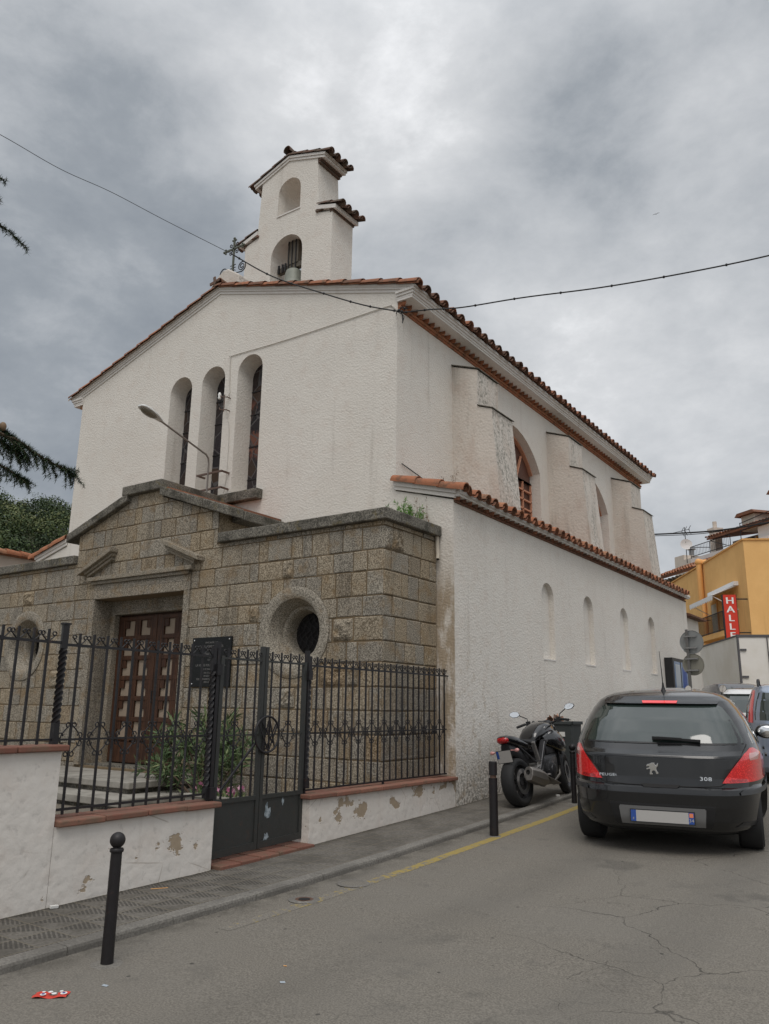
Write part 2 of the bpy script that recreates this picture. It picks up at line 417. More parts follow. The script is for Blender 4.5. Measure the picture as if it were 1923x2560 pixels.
def cap_brick():
    n = NT('cap_brick'); t = n.tint()
    c = n.mix(t, (.18, .075, .052), (.27, .125, .085))
    c = n.mix(n.math('MULTIPLY', n.rng(n.noise(6., 5, .65), .42, .68), .75), c, (.15, .105, .07))
    c = n.mix(n.math('MULTIPLY', n.rng(n.noise(30., 4, .7), .58, .7), .4), c, (.06, .05, .04))
    n.set(Base_Color=c, Roughness=.85); n.bump(n.noise(28, 4), .35, .012)
cap_brick()
def iron(name, col, rust=.3):
    n = NT(name); nz = n.noise(14., 5, .65)
    c = n.mix(n.math('MULTIPLY', n.rng(nz, .55, .72), rust), col, (.09, .045, .028))
    n.set(Base_Color=c, Roughness=n.rng(n.noise(20.), .3, .7, .42, .62), Metallic=.0, Specular_IOR_Level=.45); n.bump(n.noise(60, 3), .12, .005)
iron('wrought_iron', (.013, .012, .014)); iron('gate_paint', (.034, .036, .034), .25); iron('bollard_iron', (.012, .010, .011), .22)
iron('green_bronze', (.10, .11, .085), .5); iron('rusty_steel', (.12, .07, .05), .8)
def asphalt():
    n = NT('asphalt'); q = n.xyz()
    c = n.mix(n.rng(n.noise(75., 2, .7), .30, .70), (.122, .111, .094), (.236, .215, .183))
    c = n.mix(n.math('MULTIPLY', n.rng(n.noise(.55, 5, .6), .4, .65), .35), c, (.19, .178, .158))
    c = n.mix(n.math('MULTIPLY', n.rng(n.noise(2.6, 5, .65), .55, .72), .28), c, (.085, .081, .075))
    wob = n.noise(3.2, 3, .6, out='Color')
    wv = n.nd('ShaderNodeVectorMath', operation='MULTIPLY_ADD'); n.L.new(wob, wv.inputs[0]); wv.inputs[1].default_value = (.32, .32, 0); n.L.new(n.coord(), wv.inputs[2])
    gut = n.math('MULTIPLY', n.rng(q[0], 1.12, 1.42, 1., 0.), n.rng(n.noise(3.5, 5, .7), .35, .62)); c = n.mix(n.math('MULTIPLY', gut, .6), c, (.062, .056, .047))
    lane = n.math('MULTIPLY', n.rng(n.math('ABSOLUTE', n.math('SUBTRACT', n.math('ABSOLUTE', n.math('SUBTRACT', q[0], 3.75)), .85)), .1, .5, 1., 0.), n.rng(n.noise(.9, 4, .6, vec=n.mapped((1, .25, 1))), .35, .65)); c = n.mix(n.math('MULTIPLY', lane, .22), c, (.085, .08, .073))
    oil = n.math('MULTIPLY', n.rng(n.noise(1.15, 4, .62, vec=n.mapped(loc=(3, 8, 0))), .60, .70), n.rng(q[0], 2.6, 3.4)); c = n.mix(n.math('MULTIPLY', oil, .35), c, (.06, .057, .053))
    cr = n.voro(.62, 'DISTANCE_TO_EDGE', vec=wv.outputs[0])
    ck = n.math('MULTIPLY', n.rng(cr, .0, .0048, 1., 0.), n.math('MULTIPLY', n.rng(q[0], 2.9, 4.2), n.rng(n.noise(.7), .38, .47)))
    cr2 = n.voro(2.3, 'DISTANCE_TO_EDGE', vec=wv.outputs[0]); ck2 = n.math('MULTIPLY', n.rng(cr2, 0, .0065, 1., 0.), n.math('MULTIPLY', n.rng(q[0], 3.6, 4.6), n.rng(n.noise(.8, vec=n.mapped(loc=(5, 2, 0))), .50, .6)))
    crack = n.math('MAXIMUM', ck, ck2)
    c = n.mix(n.math('MULTIPLY', n.rng(cr, .01, .07, 1., 0.), n.math('MULTIPLY', n.rng(q[0], 4.1, 5.2), .22)), c, (.21, .19, .16))
    c = n.mix(n.math('MULTIPLY', crack, .62), c, (.022, .021, .02))
    sp = n.voro(3.1, 'F1', vec=n.mapped((1, 1, 1), (.3, .7, 0)))
    spot = n.math('MULTIPLY', n.rng(sp, .035, .06, 1., 0.), n.rng(n.noise(.9, vec=n.mapped(loc=(9, 2, 0))), .42, .56))
    c = n.mix(n.math('MULTIPLY', spot, .75), c, (.028, .027, .026))
    n.set(Base_Color=c, Roughness=.88, Specular_IOR_Level=.25)
    h = n.math('SUBTRACT', n.noise(75., 2, .7), n.math('MULTIPLY', crack, 1.5)); n.bump(h, .5, .012)
asphalt()
def yellow_line():
    n = NT('road_paint'); q = n.xyz()
    wear = n.noise(14., 5, .7); far = n.rng(q[1], -7.0, -2.2, .62, .37, False)
    k = n.math('MULTIPLY', n.math('SUBTRACT', wear, far), 14., True)
    c = n.mix(k, n.mix(n.rng(n.noise(75., 2, .7), .30, .70), (.122, .111, .094), (.236, .215, .183)), n.mix(n.noise(40, 3), (.27, .20, .055), (.36, .275, .085)))
    n.set(Base_Color=c, Roughness=.85); n.bump(n.noise(75., 2, .7), .4, .01)
yellow_line()
def pavement():
    n = NT('pavement'); q = n.xyz()
    br = n.nd('ShaderNodeTexBrick'); br.offset = 0; br.inputs['Scale'].default_value = 1; br.inputs['Brick Width'].default_value = .31; br.inputs['Row Height'].default_value = .31
    br.inputs['Mortar Size'].default_value = .007; br.inputs['Color1'].default_value = (0, 0, 0, 1); br.inputs['Color2'].default_value = (1, 1, 1, 1); br.inputs['Mortar'].default_value = (.5, .5, .5, 1)
    n.L.new(n.coord(), br.inputs['Vector'])
    c = n.mix(n.rng(n.noise(30., 3, .7), .35, .65), (.125, .115, .10), (.19, .175, .155))
    c = n.mix(n.math('MULTIPLY', br.outputs['Color'], .22), c, (.10, .095, .085))
    c = n.mix(n.math('MULTIPLY', n.rng(n.noise(1.4, 5, .65), .42, .64), .6), c, (.072, .065, .055))
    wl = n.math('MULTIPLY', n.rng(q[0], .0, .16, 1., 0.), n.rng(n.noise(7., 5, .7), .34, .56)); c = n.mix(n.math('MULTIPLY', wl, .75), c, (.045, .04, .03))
    # relief of diagonal ribs in alternate triangles of each tile
    fx = n.math('FRACT', n.math('MULTIPLY', q[0], 1/.31)); fy = n.math('FRACT', n.math('MULTIPLY', q[1], 1/.31))
    s_ = n.math('FRACT', n.math('MULTIPLY', n.math('ADD', q[1], n.math('MULTIPLY', q[0], .55)), 26.))
    rib = n.math('MULTIPLY', n.rng(s_, .35, .6), n.math('MULTIPLY', n.rng(n.math('SUBTRACT', fy, fx), -.05, .0), n.rng(q[1], -5.6, -4.2, 1., .12)))
    c = n.mix(n.math('MULTIPLY', rib, .62), c, (.045, .042, .038))
    c = n.mix(n.math('MULTIPLY', br.outputs['Fac'], .55), c, (.20, .175, .13))
    n.set(Base_Color=c, Roughness=.9, Specular_IOR_Level=.2)
    n.bump(n.math('SUBTRACT', n.math('MULTIPLY', n.noise(40, 3), .5), n.math('ADD', rib, br.outputs['Fac'])), .5, .012)
pavement()
n = NT('kerb_stone'); n.set(Base_Color=n.mix(n.math('MULTIPLY', n.rng(n.noise(1.6, 5, .65), .4, .65), .6), n.mix(n.rng(n.noise(50, 2, .7), .35, .65), (.15, .14, .125), (.235, .22, .195)), (.095, .088, .078)), Roughness=.9); n.bump(n.noise(40, 3), .4, .01)
n = NT('concrete'); n.set(Base_Color=n.mix(n.rng(n.noise(2.5, 5, .65), .35, .7), (.34, .32, .28), (.20, .185, .16)), Roughness=.9); n.bump(n.noise(35, 4), .3, .01)
n = NT('gravel_floor'); n.set(Base_Color=n.mix(n.noise(30, 4, .7), (.10, .085, .065), (.22, .19, .15)), Roughness=.95); n.bump(n.noise(50, 3), .6, .02)
n = NT('bare_ground'); n.set(Base_Color=n.mix(n.noise(.6, 5), (.10, .09, .06), (.16, .14, .10)), Roughness=.95)
def wood(name, a, b):
    n = NT(name); g_ = n.noise(3., 5, .65, vec=n.mapped((9, 9, .9), src=None))
    n.set(Base_Color=n.mix(n.rng(g_, .35, .68), a, b), Roughness=.6, Specular_IOR_Level=.35); n.bump(g_, .3, .01)
wood('door_wood', (.034, .014, .007), (.082, .034, .016)); wood('old_wood', (.10, .085, .065), (.19, .165, .13))
plain('door_panel', (.30, .235, .175), .7)
plain('void', (.010, .009, .009), .8)
def leaded(name, warm):
    n = NT(name); v = n.mapped((1, 1, .6))
    e = n.voro(4.2, 'DISTANCE_TO_EDGE', vec=v); cc = n.voro(4.2, 'F1', vec=v, out='Color'); s_ = n.xyz(cc)
    c = n.ramp(s_[0], [(0, (.012, .012, .016)), (.4, (.022, .018, .024)), (.62, (.030, .020, .018)), (.8, (.02, .022, .03)), (1, (.05, .03, .02))])
    if warm:
        q = n.xyz(); c = n.mix(n.math('MULTIPLY', n.rng(n.noise(1.6, 4, .6, vec=n.mapped((1.5, 1.5, .8))), .50, .56), n.math('MULTIPLY', n.rng(q[2], 6.6, 6.9), n.rng(q[2], 7.9, 8.2, 1., 0.))), c, (.16, .065, .045))
    lead = n.rng(e, .02, .045, 1., 0.)
    n.set(Base_Color=n.mix(lead, c, (.075, .07, .07)), Roughness=n.math('ADD', .22, n.math('MULTIPLY', lead, .35)), Specular_IOR_Level=.5); n.bump(n.noise(9, 2), .25, .01)
leaded('stained_glass', False); leaded('stained_glass_warm', True)
plain('lattice_concrete', (.56, .27, .165), .85); plain('lattice_glass', (.10, .040, .024), .5)
plain('grey_pvc', (.46, .41, .33), .6)
plain('cable_black', (.013, .013, .014), .6); plain('wire_white', (.55, .52, .47), .6)
plain('lamp_glass', (.20, .18, .14), .2); plain('lamp_shell', (.62, .62, .60), .35); plain('galvanised', (.30, .30, .30), .45, .6); plain('lamp_pole', (.24, .21, .19), .5, .3)
n = NT('plaque_stone'); n.set(Base_Color=n.mix(n.rng(n.noise(60, 2), .5, .7), (.006, .007, .0075), (.016, .018, .018)), Roughness=.45, Specular_IOR_Level=.25)
plain('plaque_letter', (.16, .155, .15), .6)
n = NT('bell_bronze'); n.set(Base_Color=n.mix(n.noise(9, 4), (.20, .215, .18), (.30, .31, .27)), Roughness=.6, Metallic=.2)
# cars
def paint(name, col, rough=.28, metal=.5, coat=1.):
    n = NT(name); n.set(Base_Color=col, Metallic=metal, Roughness=rough, Coat_Weight=coat, Coat_Roughness=.04); n.bump(n.noise(2.2, 2, .5), .02, .02); return n.mat
paint('paint_black', (.006, .0065, .0075), .24, .0, .65); paint('paint_silver', (.42, .43, .44)); paint('paint_white', (.74, .74, .73), .3, 0.); paint('paint_blue', (.30, .35, .44)); paint('paint_grey', (.10, .10, .11))
plain('car_glass', (.030, .042, .038), .045, 0., Specular_IOR_Level=.85, Coat_Weight=.6, Coat_Roughness=.03)
plain('rubber', (.016, .016, .017), .75); plain('trim_black', (.013, .013, .014), .45); plain('trim_satin', (.035, .036, .038), .35)
plain('chrome', (.80, .80, .80), .10, 1.); plain('alloy', (.42, .42, .43), .3, .9); plain('cast_alloy', (.085, .085, .09), .42, .7)
def lampred(name, emit):
    n = NT(name); d = n.voro(70., 'F1', vec=n.obj()); c = n.mix(n.rng(d, .2, .5), (.75, .035, .035), (.36, .008, .012))
    n.set(Base_Color=c, Roughness=.12, Coat_Weight=1., Emission_Color=(1., .03, .03), Emission_Strength=emit)
lampred('lamp_red', .16); lampred('brake_red', .75); lampred('lamp_off', .0)
plain('lamp_clear', (.62, .30, .28), .15, 0., Coat_Weight=1.)
plain('plate_white', (.42, .405, .385), .45); plain('plate_blue', (.02, .07, .30), .45); plain('plate_orange', (.75, .22, .10), .5); plain('plate_ink', (.03, .03, .04), .6); plain('white_print', (.8, .8, .8), .5)
n = NT('mirror_glass'); n.set(Base_Color=(.95, .95, .95), Metallic=1., Roughness=.03)
plain('bike_black', (.010, .010, .011), .2, 0., Coat_Weight=.8); plain('bike_matt', (.022, .022, .024), .5); plain('exhaust_steel', (.26, .24, .22), .42, .7); plain('engine_grey', (.045, .045, .048), .45, .5); plain('seat_vinyl', (.016, .016, .017), .55); plain('frame_silver', (.36, .35, .34), .35, .7)
n = NT('bin_plastic'); n.set(Base_Color=n.mix(n.noise(6, 4), (.030, .036, .037), (.05, .056, .056)), Roughness=.6)
plain('rubbish_paper', (.55, .36, .27), .9); plain('paper_red', (.58, .05, .03), .7); plain('paper_white', (.7, .69, .66), .8)
# houses
def wallpaint(name, a, b, bs=22):
    n = NT(name); c = n.mix(n.rng(n.noise(1.1, 5, .6), .35, .7), a, b)
    st = n.noise(1., 4, .6, vec=n.mapped((2.5, 2.5, .2))); c = n.mix(n.math('MULTIPLY', n.rng(st, .58, .8), .35), c, tuple(x*.6 for x in a))
    n.set(Base_Color=c, Roughness=.9, Specular_IOR_Level=.15); n.bump(n.noise(bs, 4), .35, .02)
wallpaint('orange_wall', (.80, .47, .185), (.86, .52, .21)); wallpaint('orange_dark', (.66, .36, .13), (.72, .40, .15)); wallpaint('cream_wall', (.60, .53, .46), (.67, .60, .53)); wallpaint('pale_wall', (.66, .63, .61), (.72, .69, .66)); wallpaint('red_wall', (.42, .13, .085), (.46, .16, .10))
plain('orange_pipe', (.75, .38, .12), .6); plain('awning_cloth', (.82, .82, .82), .85); plain('sign_red', (.62, .035, .012), .4); plain('sign_white', (.82, .82, .80), .4); plain('shutter', (.52, .48, .40), .7); plain('house_glass', (.05, .06, .065), .1)
plain('sign_back', (.30, .31, .31), .5, .5); plain('sign_post', (.15, .145, .14), .55, .3); plain('sign_back_tan', (.25, .24, .20), .6, .2)
n = NT('truck_white'); n.set(Base_Color=n.mix(n.rng(n.noise(1.2, 5, .6), .35, .7), (.84, .80, .74), (.76, .71, .63)), Roughness=.5)
plain('truck_trim', (.10, .095, .10), .5); plain('ad_blue', (.14, .22, .36), .25); plain('ad_pale', (.40, .45, .50), .25)
# foliage
def leafmat(name, cols, rough=.6):
    n = NT(name); t = n.tint(); n.set(Base_Color=n.ramp(t, [(i/(len(cols)-1), c) for i, c in enumerate(cols)]), Roughness=rough, Specular_IOR_Level=.25)
leafmat('cedar_needles', [(.016, .034, .020), (.032, .062, .030), (.06, .098, .045), (.095, .13, .065)])
leafmat('oleander_leaf', [(.05, .085, .038), (.085, .135, .06), (.13, .18, .08), (.24, .25, .12)])
leafmat('forest_leaf', [(.012, .022, .008), (.026, .046, .016), (.052, .080, .026), (.085, .112, .038), (.13, .14, .055)])
leafmat('weed_green', [(.06, .15, .03), (.12, .27, .05), (.20, .36, .08)]); leafmat('weed_dry', [(.16, .10, .06), (.26, .18, .11)])
n = NT('bark'); n.set(Base_Color=n.mix(n.noise(12, 4), (.06, .04, .028), (.13, .09, .06)), Roughness=.95)
leafmat('petal', [(.10, .02, .05), (.42, .14, .24), (.52, .26, .36), (.58, .40, .46)])
M_ = MATS
# ------------------------------------------------------------------ the ground
KX = 1.10                                        # kerb face
def ys_range(a, b, d):
    n_ = max(1, int(round((b-a)/d))); return [a+(b-a)*i/n_ for i in range(n_+1)]
YS = ys_range(-40, -14, 2)[:-1]+ys_range(-14, 20, .5)[:-1]+ys_range(20, 90, 3)
def sheet(name, xs, ys, zf, mat, kind='structure'):
    b = MB(); nx = len(xs); b.add([(x, y, zf(x, y)) for y in ys for x in xs], [(j*nx+i, j*nx+i+1, (j+1)*nx+i+1, (j+1)*nx+i) for j in range(len(ys)-1) for i in range(nx-1)])
    o = b.build(name, mat); setp(o, kind=kind); return o
def zroad(x, y): return g(y)-.058+.012*min(1, max(0, (x-KX)/2.5))
XR = [KX-.10, KX+.3, KX+.8, 2.5, 3.5, 4.5, 6, 8, 10, 14]
def fol(x, y): return x
sheet('road', XR, YS, zroad, M_['asphalt'])
pb = MB(); XK = KX-.14
ny = len(YS); pb.add([(x, y, g(y)) for y in YS if y < 21 for x in (-.02, .3, .6, XK)], [(j*4+i, j*4+i+1, (j+1)*4+i+1, (j+1)*4+i) for j in range(len([y for y in YS if y < 21])-1) for i in range(3)])
setp(pb.build('pavement', M_['pavement']), kind='structure')
kb = MB(); Yk = [y for y in YS if y < 21]; r_ = random.Random(3)
for j in range(len(Yk)-1):
    for q in range(max(1, int(round((Yk[j+1]-Yk[j])/.95)))):
        pass
y = -38.
while y < 20:
    y2 = y+.98; e = .003
    prof = [(XK+.002, -.25), (XK+.002, .004), (KX-.022, .004), (KX-.006, -.002), (KX, -.02), (KX, -.25)]
    kb.add([(px, yy, g(yy)+pz) for yy in (y+e, y2-e) for px, pz in prof], [(5, 4, 3, 2, 1, 0), (6, 7, 8, 9, 10, 11)]+[(i, i+1, i+7, i+6) for i in range(5)], tint=r_.random())
    y = y2
setp(kb.build('kerb', M_['kerb_stone'], fix=True), kind='structure')
yl = MB(); YY = ys_range(-6.5, 19, .5)
yl.add([(x, y_, zroad(x, y_)+.002) for y_ in YY for x in (1.54-.065, 1.54+.065)], [(2*i, 2*i+1, 2*i+3, 2*i+2) for i in range(len(YY)-1)])
setp(yl.build('yellow_kerb_line', M_['road_paint']), kind='structure')
sheet('ground', [-400, -120, -40, -12, 14, 40, 120, 400], [-400, -90, -40, -10, 20, 90, 250, 600], lambda x, y: (g(y)-1.1 if -60 < y < 100 else (-1.8 if y < 0 else 1.5)), M_['bare_ground'])
sheet('courtyard_floor', [-16, -8, -.27], [-14, -8, -4, 0], lambda x, y: -.09, M_['gravel_floor'])

# ------------------------------------------------------------------ church
CX = -6.18; NX0, NX1 = -11.16, -1.20; LEN = 15.2
church = thing('church', 'white rough stucco church with terracotta roof, belfry, side aisle and buttresses', 'church', (CX, 7.5, 0), world_coords=True)
def zr(x):   # roof plane of the nave
    return 9.30+.30*(5.53-abs(x-CX))
def arch(cx, w, z0, z1, n=14):     # polygon (u, v) with round head reaching z1
    r = w/2; zs = z1-r
    return [(cx-r, z0), (cx+r, z0)]+[(cx+r*cos(pi*i/n), zs+r*sin(pi*i/n)) for i in range(n+1)]
def segarch(cx, w, z0, zs, rise, n=12):
    h = w/2; R = (h*h+rise*rise)/(2*rise); a = math.asin(h/R)
    return [(cx-h, z0), (cx+h, z0)]+[(cx+R*sin(t), zs-R*cos(a)+R*cos(t)) for t in [a-2*a*i/n for i in range(n+1)]]
FY = lambda u, v, w: (u, w, v)     # facade plane: u=x, v=z, w=y
FX = lambda u, v, w: (w, u, v)     # side plane:   u=y, v=z, w=x
nave = MB(); nave.prism([(NX0, -1.2), (NX1, -1.2), (NX1, 9.39), (CX, 9.39+.30*(NX1-CX)), (NX0, 9.39)], FY, 0, LEN)
WIN = [(-7.30, 8.52+.45), (-6.22, 8.52+.46), (-5.08, 8.52+.47)]; WW = .74
cut = []
for cx, zt in WIN:
    # splayed reveal: front opening wider than the glass
    c_ = MB(); a = arch(cx, WW, 5.84, zt); b_ = arch(cx, WW-.12, 5.84, zt-.06); n_ = len(a)
    c_.add([(u, -.1, v) for u, v in arch(cx, WW+.03, 5.84, zt+.015)]+[(u, .46, v) for u, v in b_], [tuple(range(n_)), tuple(range(2*n_-1, n_-1, -1))]+[(i, (i+1) % n_, (i+1) % n_+n_, i+n_) for i in range(n_)])
    cut.append(c_)
SWIN = [5.0, 10.1]
for cy in SWIN:
    c_ = MB(); a = segarch(cy, 3.2, 5.75, 7.30, .86); n_ = len(a); a2 = segarch(cy, 3.1, 5.75, 7.27, .84)
    c_.add([(NX1+.1, u, v) for u, v in a]+[(NX1-.30, u, v) for u, v in a2], [tuple(range(n_)), tuple(range(2*n_-1, n_-1, -1))]+[(i, (i+1) % n_, (i+1) % n_+n_, i+n_) for i in range(n_)])
    cut.append(c_)
carve(nave, cut, 'nave_wall', M_['stucco'], church)
# lancet glass
for i, (cx, zt) in enumerate(WIN):
    b = MB(); b.prism(arch(cx, WW-.10, 5.85, zt-.05), FY, .42, .445)
    w = b.build('lancet_window', M_['stained_glass_warm' if i == 2 else 'stained_glass'], church)
    if i == 2: w['label'] = 'stained glass lancet with a reddish figure'
    b = MB()
    for z in (6.25, 7.0, 7.75, 8.3): b.box(cx-WW/2+.05, .405, z-.012, cx+WW/2-.05, .418, z+.012)
    b.build('saddle_bar', M_['wrought_iron'], w)
b = MB()
xs = [-7.75, -6.2, -4.52]
b.box(-7.85, -.17, 5.61, -6.35, .30, 5.83); b.box(-6.345, -.17, 5.61, -5.72, .30, 5.828); b.box(-5.715, -.17, 5.612, -4.52, .30, 5.83)
b.build('window_sill', M_['coping_stone'], church, bevel=.02)
# side lattice windows
for cy in SWIN:
    gl = MB(); gl.prism(segarch(cy, 3.06, 5.76, 7.26, .83), FX, NX1-.295, NX1-.26)
    fr = MB(); X0, X1 = NX1-.255, NX1-.18
    w = gl.build('lattice_window', M_['lattice_glass'], church)
    def rib(y0, z0, y1, z1, t=.05): fr.bar(((X0+X1)/2, y0, z0), ((X0+X1)/2, y1, z1), .035, t, up=(1, 0, 0))
    for q in range(7):
        yy = cy-1.45+q*2.9/6; top = 7.0 if q not in (2, 4) else 7.28
        rib(yy, 5.8, yy, top)
    for q in range(6): rib(cy-1.47, 5.82+q*.236, cy+1.47, 5.82+q*.236)
    rib(cy-1.47, 7.0, cy+1.47, 7.0)
    for s_ in (-1, 1):
        rib(cy+s_*.62, 7.0, cy+s_*.92, 7.62); rib(cy+s_*.62, 7.0, cy, 7.45); rib(cy+s_*.25, 7.3, cy+s_*.30, 8.05)
    pts = segarch(cy, 3.02, 5.76, 7.25, .82)[2:]
    for i in range(len(pts)-1): rib(*pts[i], *pts[i+1], .09)
    fr.build('lattice', M_['lattice_concrete'], w)
# aisles
def aisle(sgn):
    xo = 0.0 if sgn > 0 else 2*CX; xi = NX1 if sgn > 0 else NX0
    b = MB(); zo, zi = 4.98, 4.98+.27*1.2
    b.prism([(xi, -1.2), (xo, -1.2), (xo, zo), (xi, zi)], FY, 0.0, 15.3)
    cs = []
    if sgn > 0:
        for cy in (3.95, 6.30, 8.87, 11.25):
            c_ = MB(); c_.prism(arch(cy, .64, 2.47, 4.05, 10), FX, -.11, .1); cs.append(c_)
    carve(b, cs, 'aisle_wall', M_['stucco'], church)
aisle(1); aisle(-1)
b = MB()
for cy in (3.95, 6.30, 8.87, 11.25): b.box(-.108, cy-.318, 2.445, .010, cy+.318, 2.472)
b.build('niche_sill', M_['stucco_smooth'], church)
# buttresses
for y0, y1 in ((2.1, 3.05), (7.1, 8.02), (12.15, 13.1)):
    b = MB(); b.prism([(-1.25, 5.3), (-.12, 5.3), (-.27, 7.26), (-.27, 7.40), (-.60, 7.52), (-.595, 8.33), (-1.25, 8.56)], lambda u, v, w: (u, w, v), y0, y1)
    bt = b.build('buttress', M_['stucco_old'], church)
    b = MB()
    for p, q in (((-.60, 7.54), (-.24, 7.405)), ((-1.24, 8.585), (-.56, 8.345))):
        b.prism([p, q, (q[0], q[1]+.018), (p[0], p[1]+.018)], lambda u, v, w: (u, w, v), y0-.025, y1+.025)
    b.build('weathering_slab', M_['coping_stone'], bt)
# white raking cornice on the front and back gables
def rake(yf, yb):
    b = MB()
    for lo, hi, pr in ((.165, .105, .022), (.105, .045, .045), (.045, .0, .07)):
        for s_ in (1, -1):
            xe = CX+s_*(5.33+pr*1.2)
            b.prism([(CX, zr(CX)-lo), (xe, zr(xe)-lo), (xe, zr(xe)-hi), (CX, zr(CX)-hi)], FY, yf-pr if yf < 5 else yf, yb if yf < 5 else yb+pr)
    return b
rake(0, .5).build('raking_cornice', M_['stucco_smooth'], church)
rake(LEN-.5, LEN).build('raking_cornice', M_['stucco_smooth'], church)
# eaves: brick band, saw-tooth course, white soffit and fascia
def eave(xw, s_, z, y0, y1, kind):
    """s_ = +1 faces +x"""
    X = lambda d: xw+s_*d
    if kind == 'nave':
        b = MB(); b.box(X(-.01), y0, z, X(.03), y1, z+.045, tint=.7); b.box(X(-.01), y0, z+.045, X(.06), y1, z+.09, tint=.85)
        n_ = int((y1-y0)/.215)
        for i in range(n_):
            a = y0+i*.215; r = random.Random(i+int(xw*10)); b.tint = r.uniform(.55, 1)
            b.prism([(X(.0), a), (X(.17), a+.02), (X(.0), a+.19)], lambda u, v, w: (u, v, w), z+.092, z+.155)
        b.build('brick_course', M_['terracotta'], church)
        f = MB(); f.box(X(-.01), y0-.042, z+.156, X(.345), y1+.04, z+.20); f.box(X(-.01), y0-.046, z+.20, X(.36), y1+.04, z+.25); f.box(X(-.01), y0-.066, z+.25, X(.385), y1+.06, z+.305); f.box(X(-.01), y0-.09, z+.305, X(.41), y1+.075, z+.355)
        f.build('eave_cornice', M_['stucco_smooth'], church)
    else:
        b = MB(); b.box(X(-.01), y0, z, X(.03), y1, z+.035, tint=.2)
        n_ = int((y1-y0)/.215)
        for i in range(n_):
            a = y0+i*.215; r = random.Random(i); b.tint = r.uniform(.1, .55)
            b.prism([(X(.0), a), (X(.12), a+.02), (X(.0), a+.19)], lambda u, v, w: (u, v, w), z+.037, z+.085)
        b.build('brick_course', M_['terracotta'], church)
        f = MB(); f.box(X(-.01), y0-.05, z+.086, X(.13), y1+.05, z+.125); f.box(X(-.01), y0-.05, z+.125, X(.155), y1+.05, z+.20)
        f.build('eave_cornice', M_['stucco_smooth'], church)
eave(NX1, 1, 8.945, .02, LEN, 'nave'); eave(NX0, -1, 8.945, .02, LEN, 'nave')
eave(0, 1, 4.935, .02, 15.25, 'aisle')
# barrel tiles
def tiles(b, org, along, run, n_cols, pitch, length, seg=.47, r=.112, seed=0, lo=.05, hi=.85, under=True, first_shell=True):
    """org: eave end of the first column; along: unit vector along the eave; run: unit vector up the slope"""
    A = Vector(along).normalized(); R = Vector(run).normalized(); U = A.cross(R); 
    if U.z < 0: U = -U
    rd = random.Random(seed); ns = max(1, int(math.ceil(length/seg))); K = 6
    for c_ in range(n_cols):
        o = Vector(org)+A*pitch*c_
        jit = rd.uniform(-.02, .02); base = rd.uniform(lo, hi)
        for k in range(ns):
            t = min(1, max(0, base+rd.uniform(-.22, .22)))
            s0 = k*seg-(.03 if k == 0 else .06)+jit+rd.uniform(-.008, .008); s1 = min((k+1)*seg, length); lift0 = .022; r0, r1 = r*1.06, r*.92
            def ring(s, rr, lift, th=0): return [o+R*s+A*(rr-th)*cos(pi*j/K)+U*((rr-th)*sin(pi*j/K)*.92+lift) for j in range(K+1)]
            a_, b_ = ring(s0, r0, lift0), ring(s1, r1, 0); n1 = K+1
            vs = a_+b_; fs = [(j, j+1, n1+j+1, n1+j) for j in range(K)]
            if first_shell and k == 0 or k > 0 and False:
                c2, d2 = ring(s0, r0, lift0, .017), ring(s0+.35, r1, .01, .017); q = len(vs); vs += c2+d2
                fs += [(q+j+1, q+j, q+n1+j, q+n1+j+1) for j in range(K)]+[(j+1, j, q+j, q+j+1) for j in range(K)]
            b.add(vs, fs, tint=t)
        if under and c_ < n_cols-1:
            o2 = o+A*pitch/2
            t = rd.uniform(lo*.5, hi*.7)
            a_ = [o2-R*.05+A*r*1.02*cos(pi*j/K)-U*(r*.75*sin(pi*j/K)-.055) for j in range(K+1)]; b_ = [p+R*(length+.05) for p in a_]
            b.add(a_+b_, [(j+1, j, K+1+j, K+2+j) for j in range(K)], tint=t)
            # its thickness at the eave
            a2 = [p-U*.016+R*.001 for p in a_]
            b.add(a_+a2, [(j, j+1, K+2+j, K+1+j) for j in range(K)], tint=t*.8)
sl_ = Vector((-1, 0, .30)).normalized(); sr_ = Vector((1, 0, .30)).normalized()
PIT = .347
b = MB(); ncol = int((LEN+.1)/PIT)+1
tiles(b, (CX+5.44, -.03, zr(CX+5.44)+.0), (0, 1, 0), sl_, ncol, PIT, 5.75, seed=1, lo=.10, hi=.45)
tiles(b, (CX-5.44, -.03, zr(CX-5.44)+.0), (0, 1, 0), sr_, ncol, PIT, 5.75, seed=2, lo=.10, hi=.5)
# verge tiles along both gables and ridge tiles
def barrel(b, p0, p1, r, seg, rd, lo, hi, K=8, lift=.02):
    p0 = Vector(p0); p1 = Vector(p1); d = (p1-p0); L = d.length; d.normalize(); A = d.cross(Vector((0, 0, 1))).normalized(); U = A.cross(d)
    ns = int(round(L/seg)); seg = L/ns
    for k in range(ns):
        s0 = k*seg-.05; s1 = (k+1)*seg; t = rd.uniform(lo, hi)
        ring = lambda s, rr, l: [p0+d*s+A*rr*cos(-.35+(pi+.7)*j/K)+U*(rr*sin(-.35+(pi+.7)*j/K)+l) for j in range(K+1)]
        a_ = ring(s0, r*1.08, lift); b_ = ring(s1, r*.92, 0); a2 = ring(s0, r*1.08-.02, lift)
        n1 = K+1; b.add(a_+b_+a2, [(j, j+1, n1+j+1, n1+j) for j in range(K)]+[(j+1, j, 2*n1+j, 2*n1+j+1) for j in range(K)], tint=t)
rd = random.Random(9)
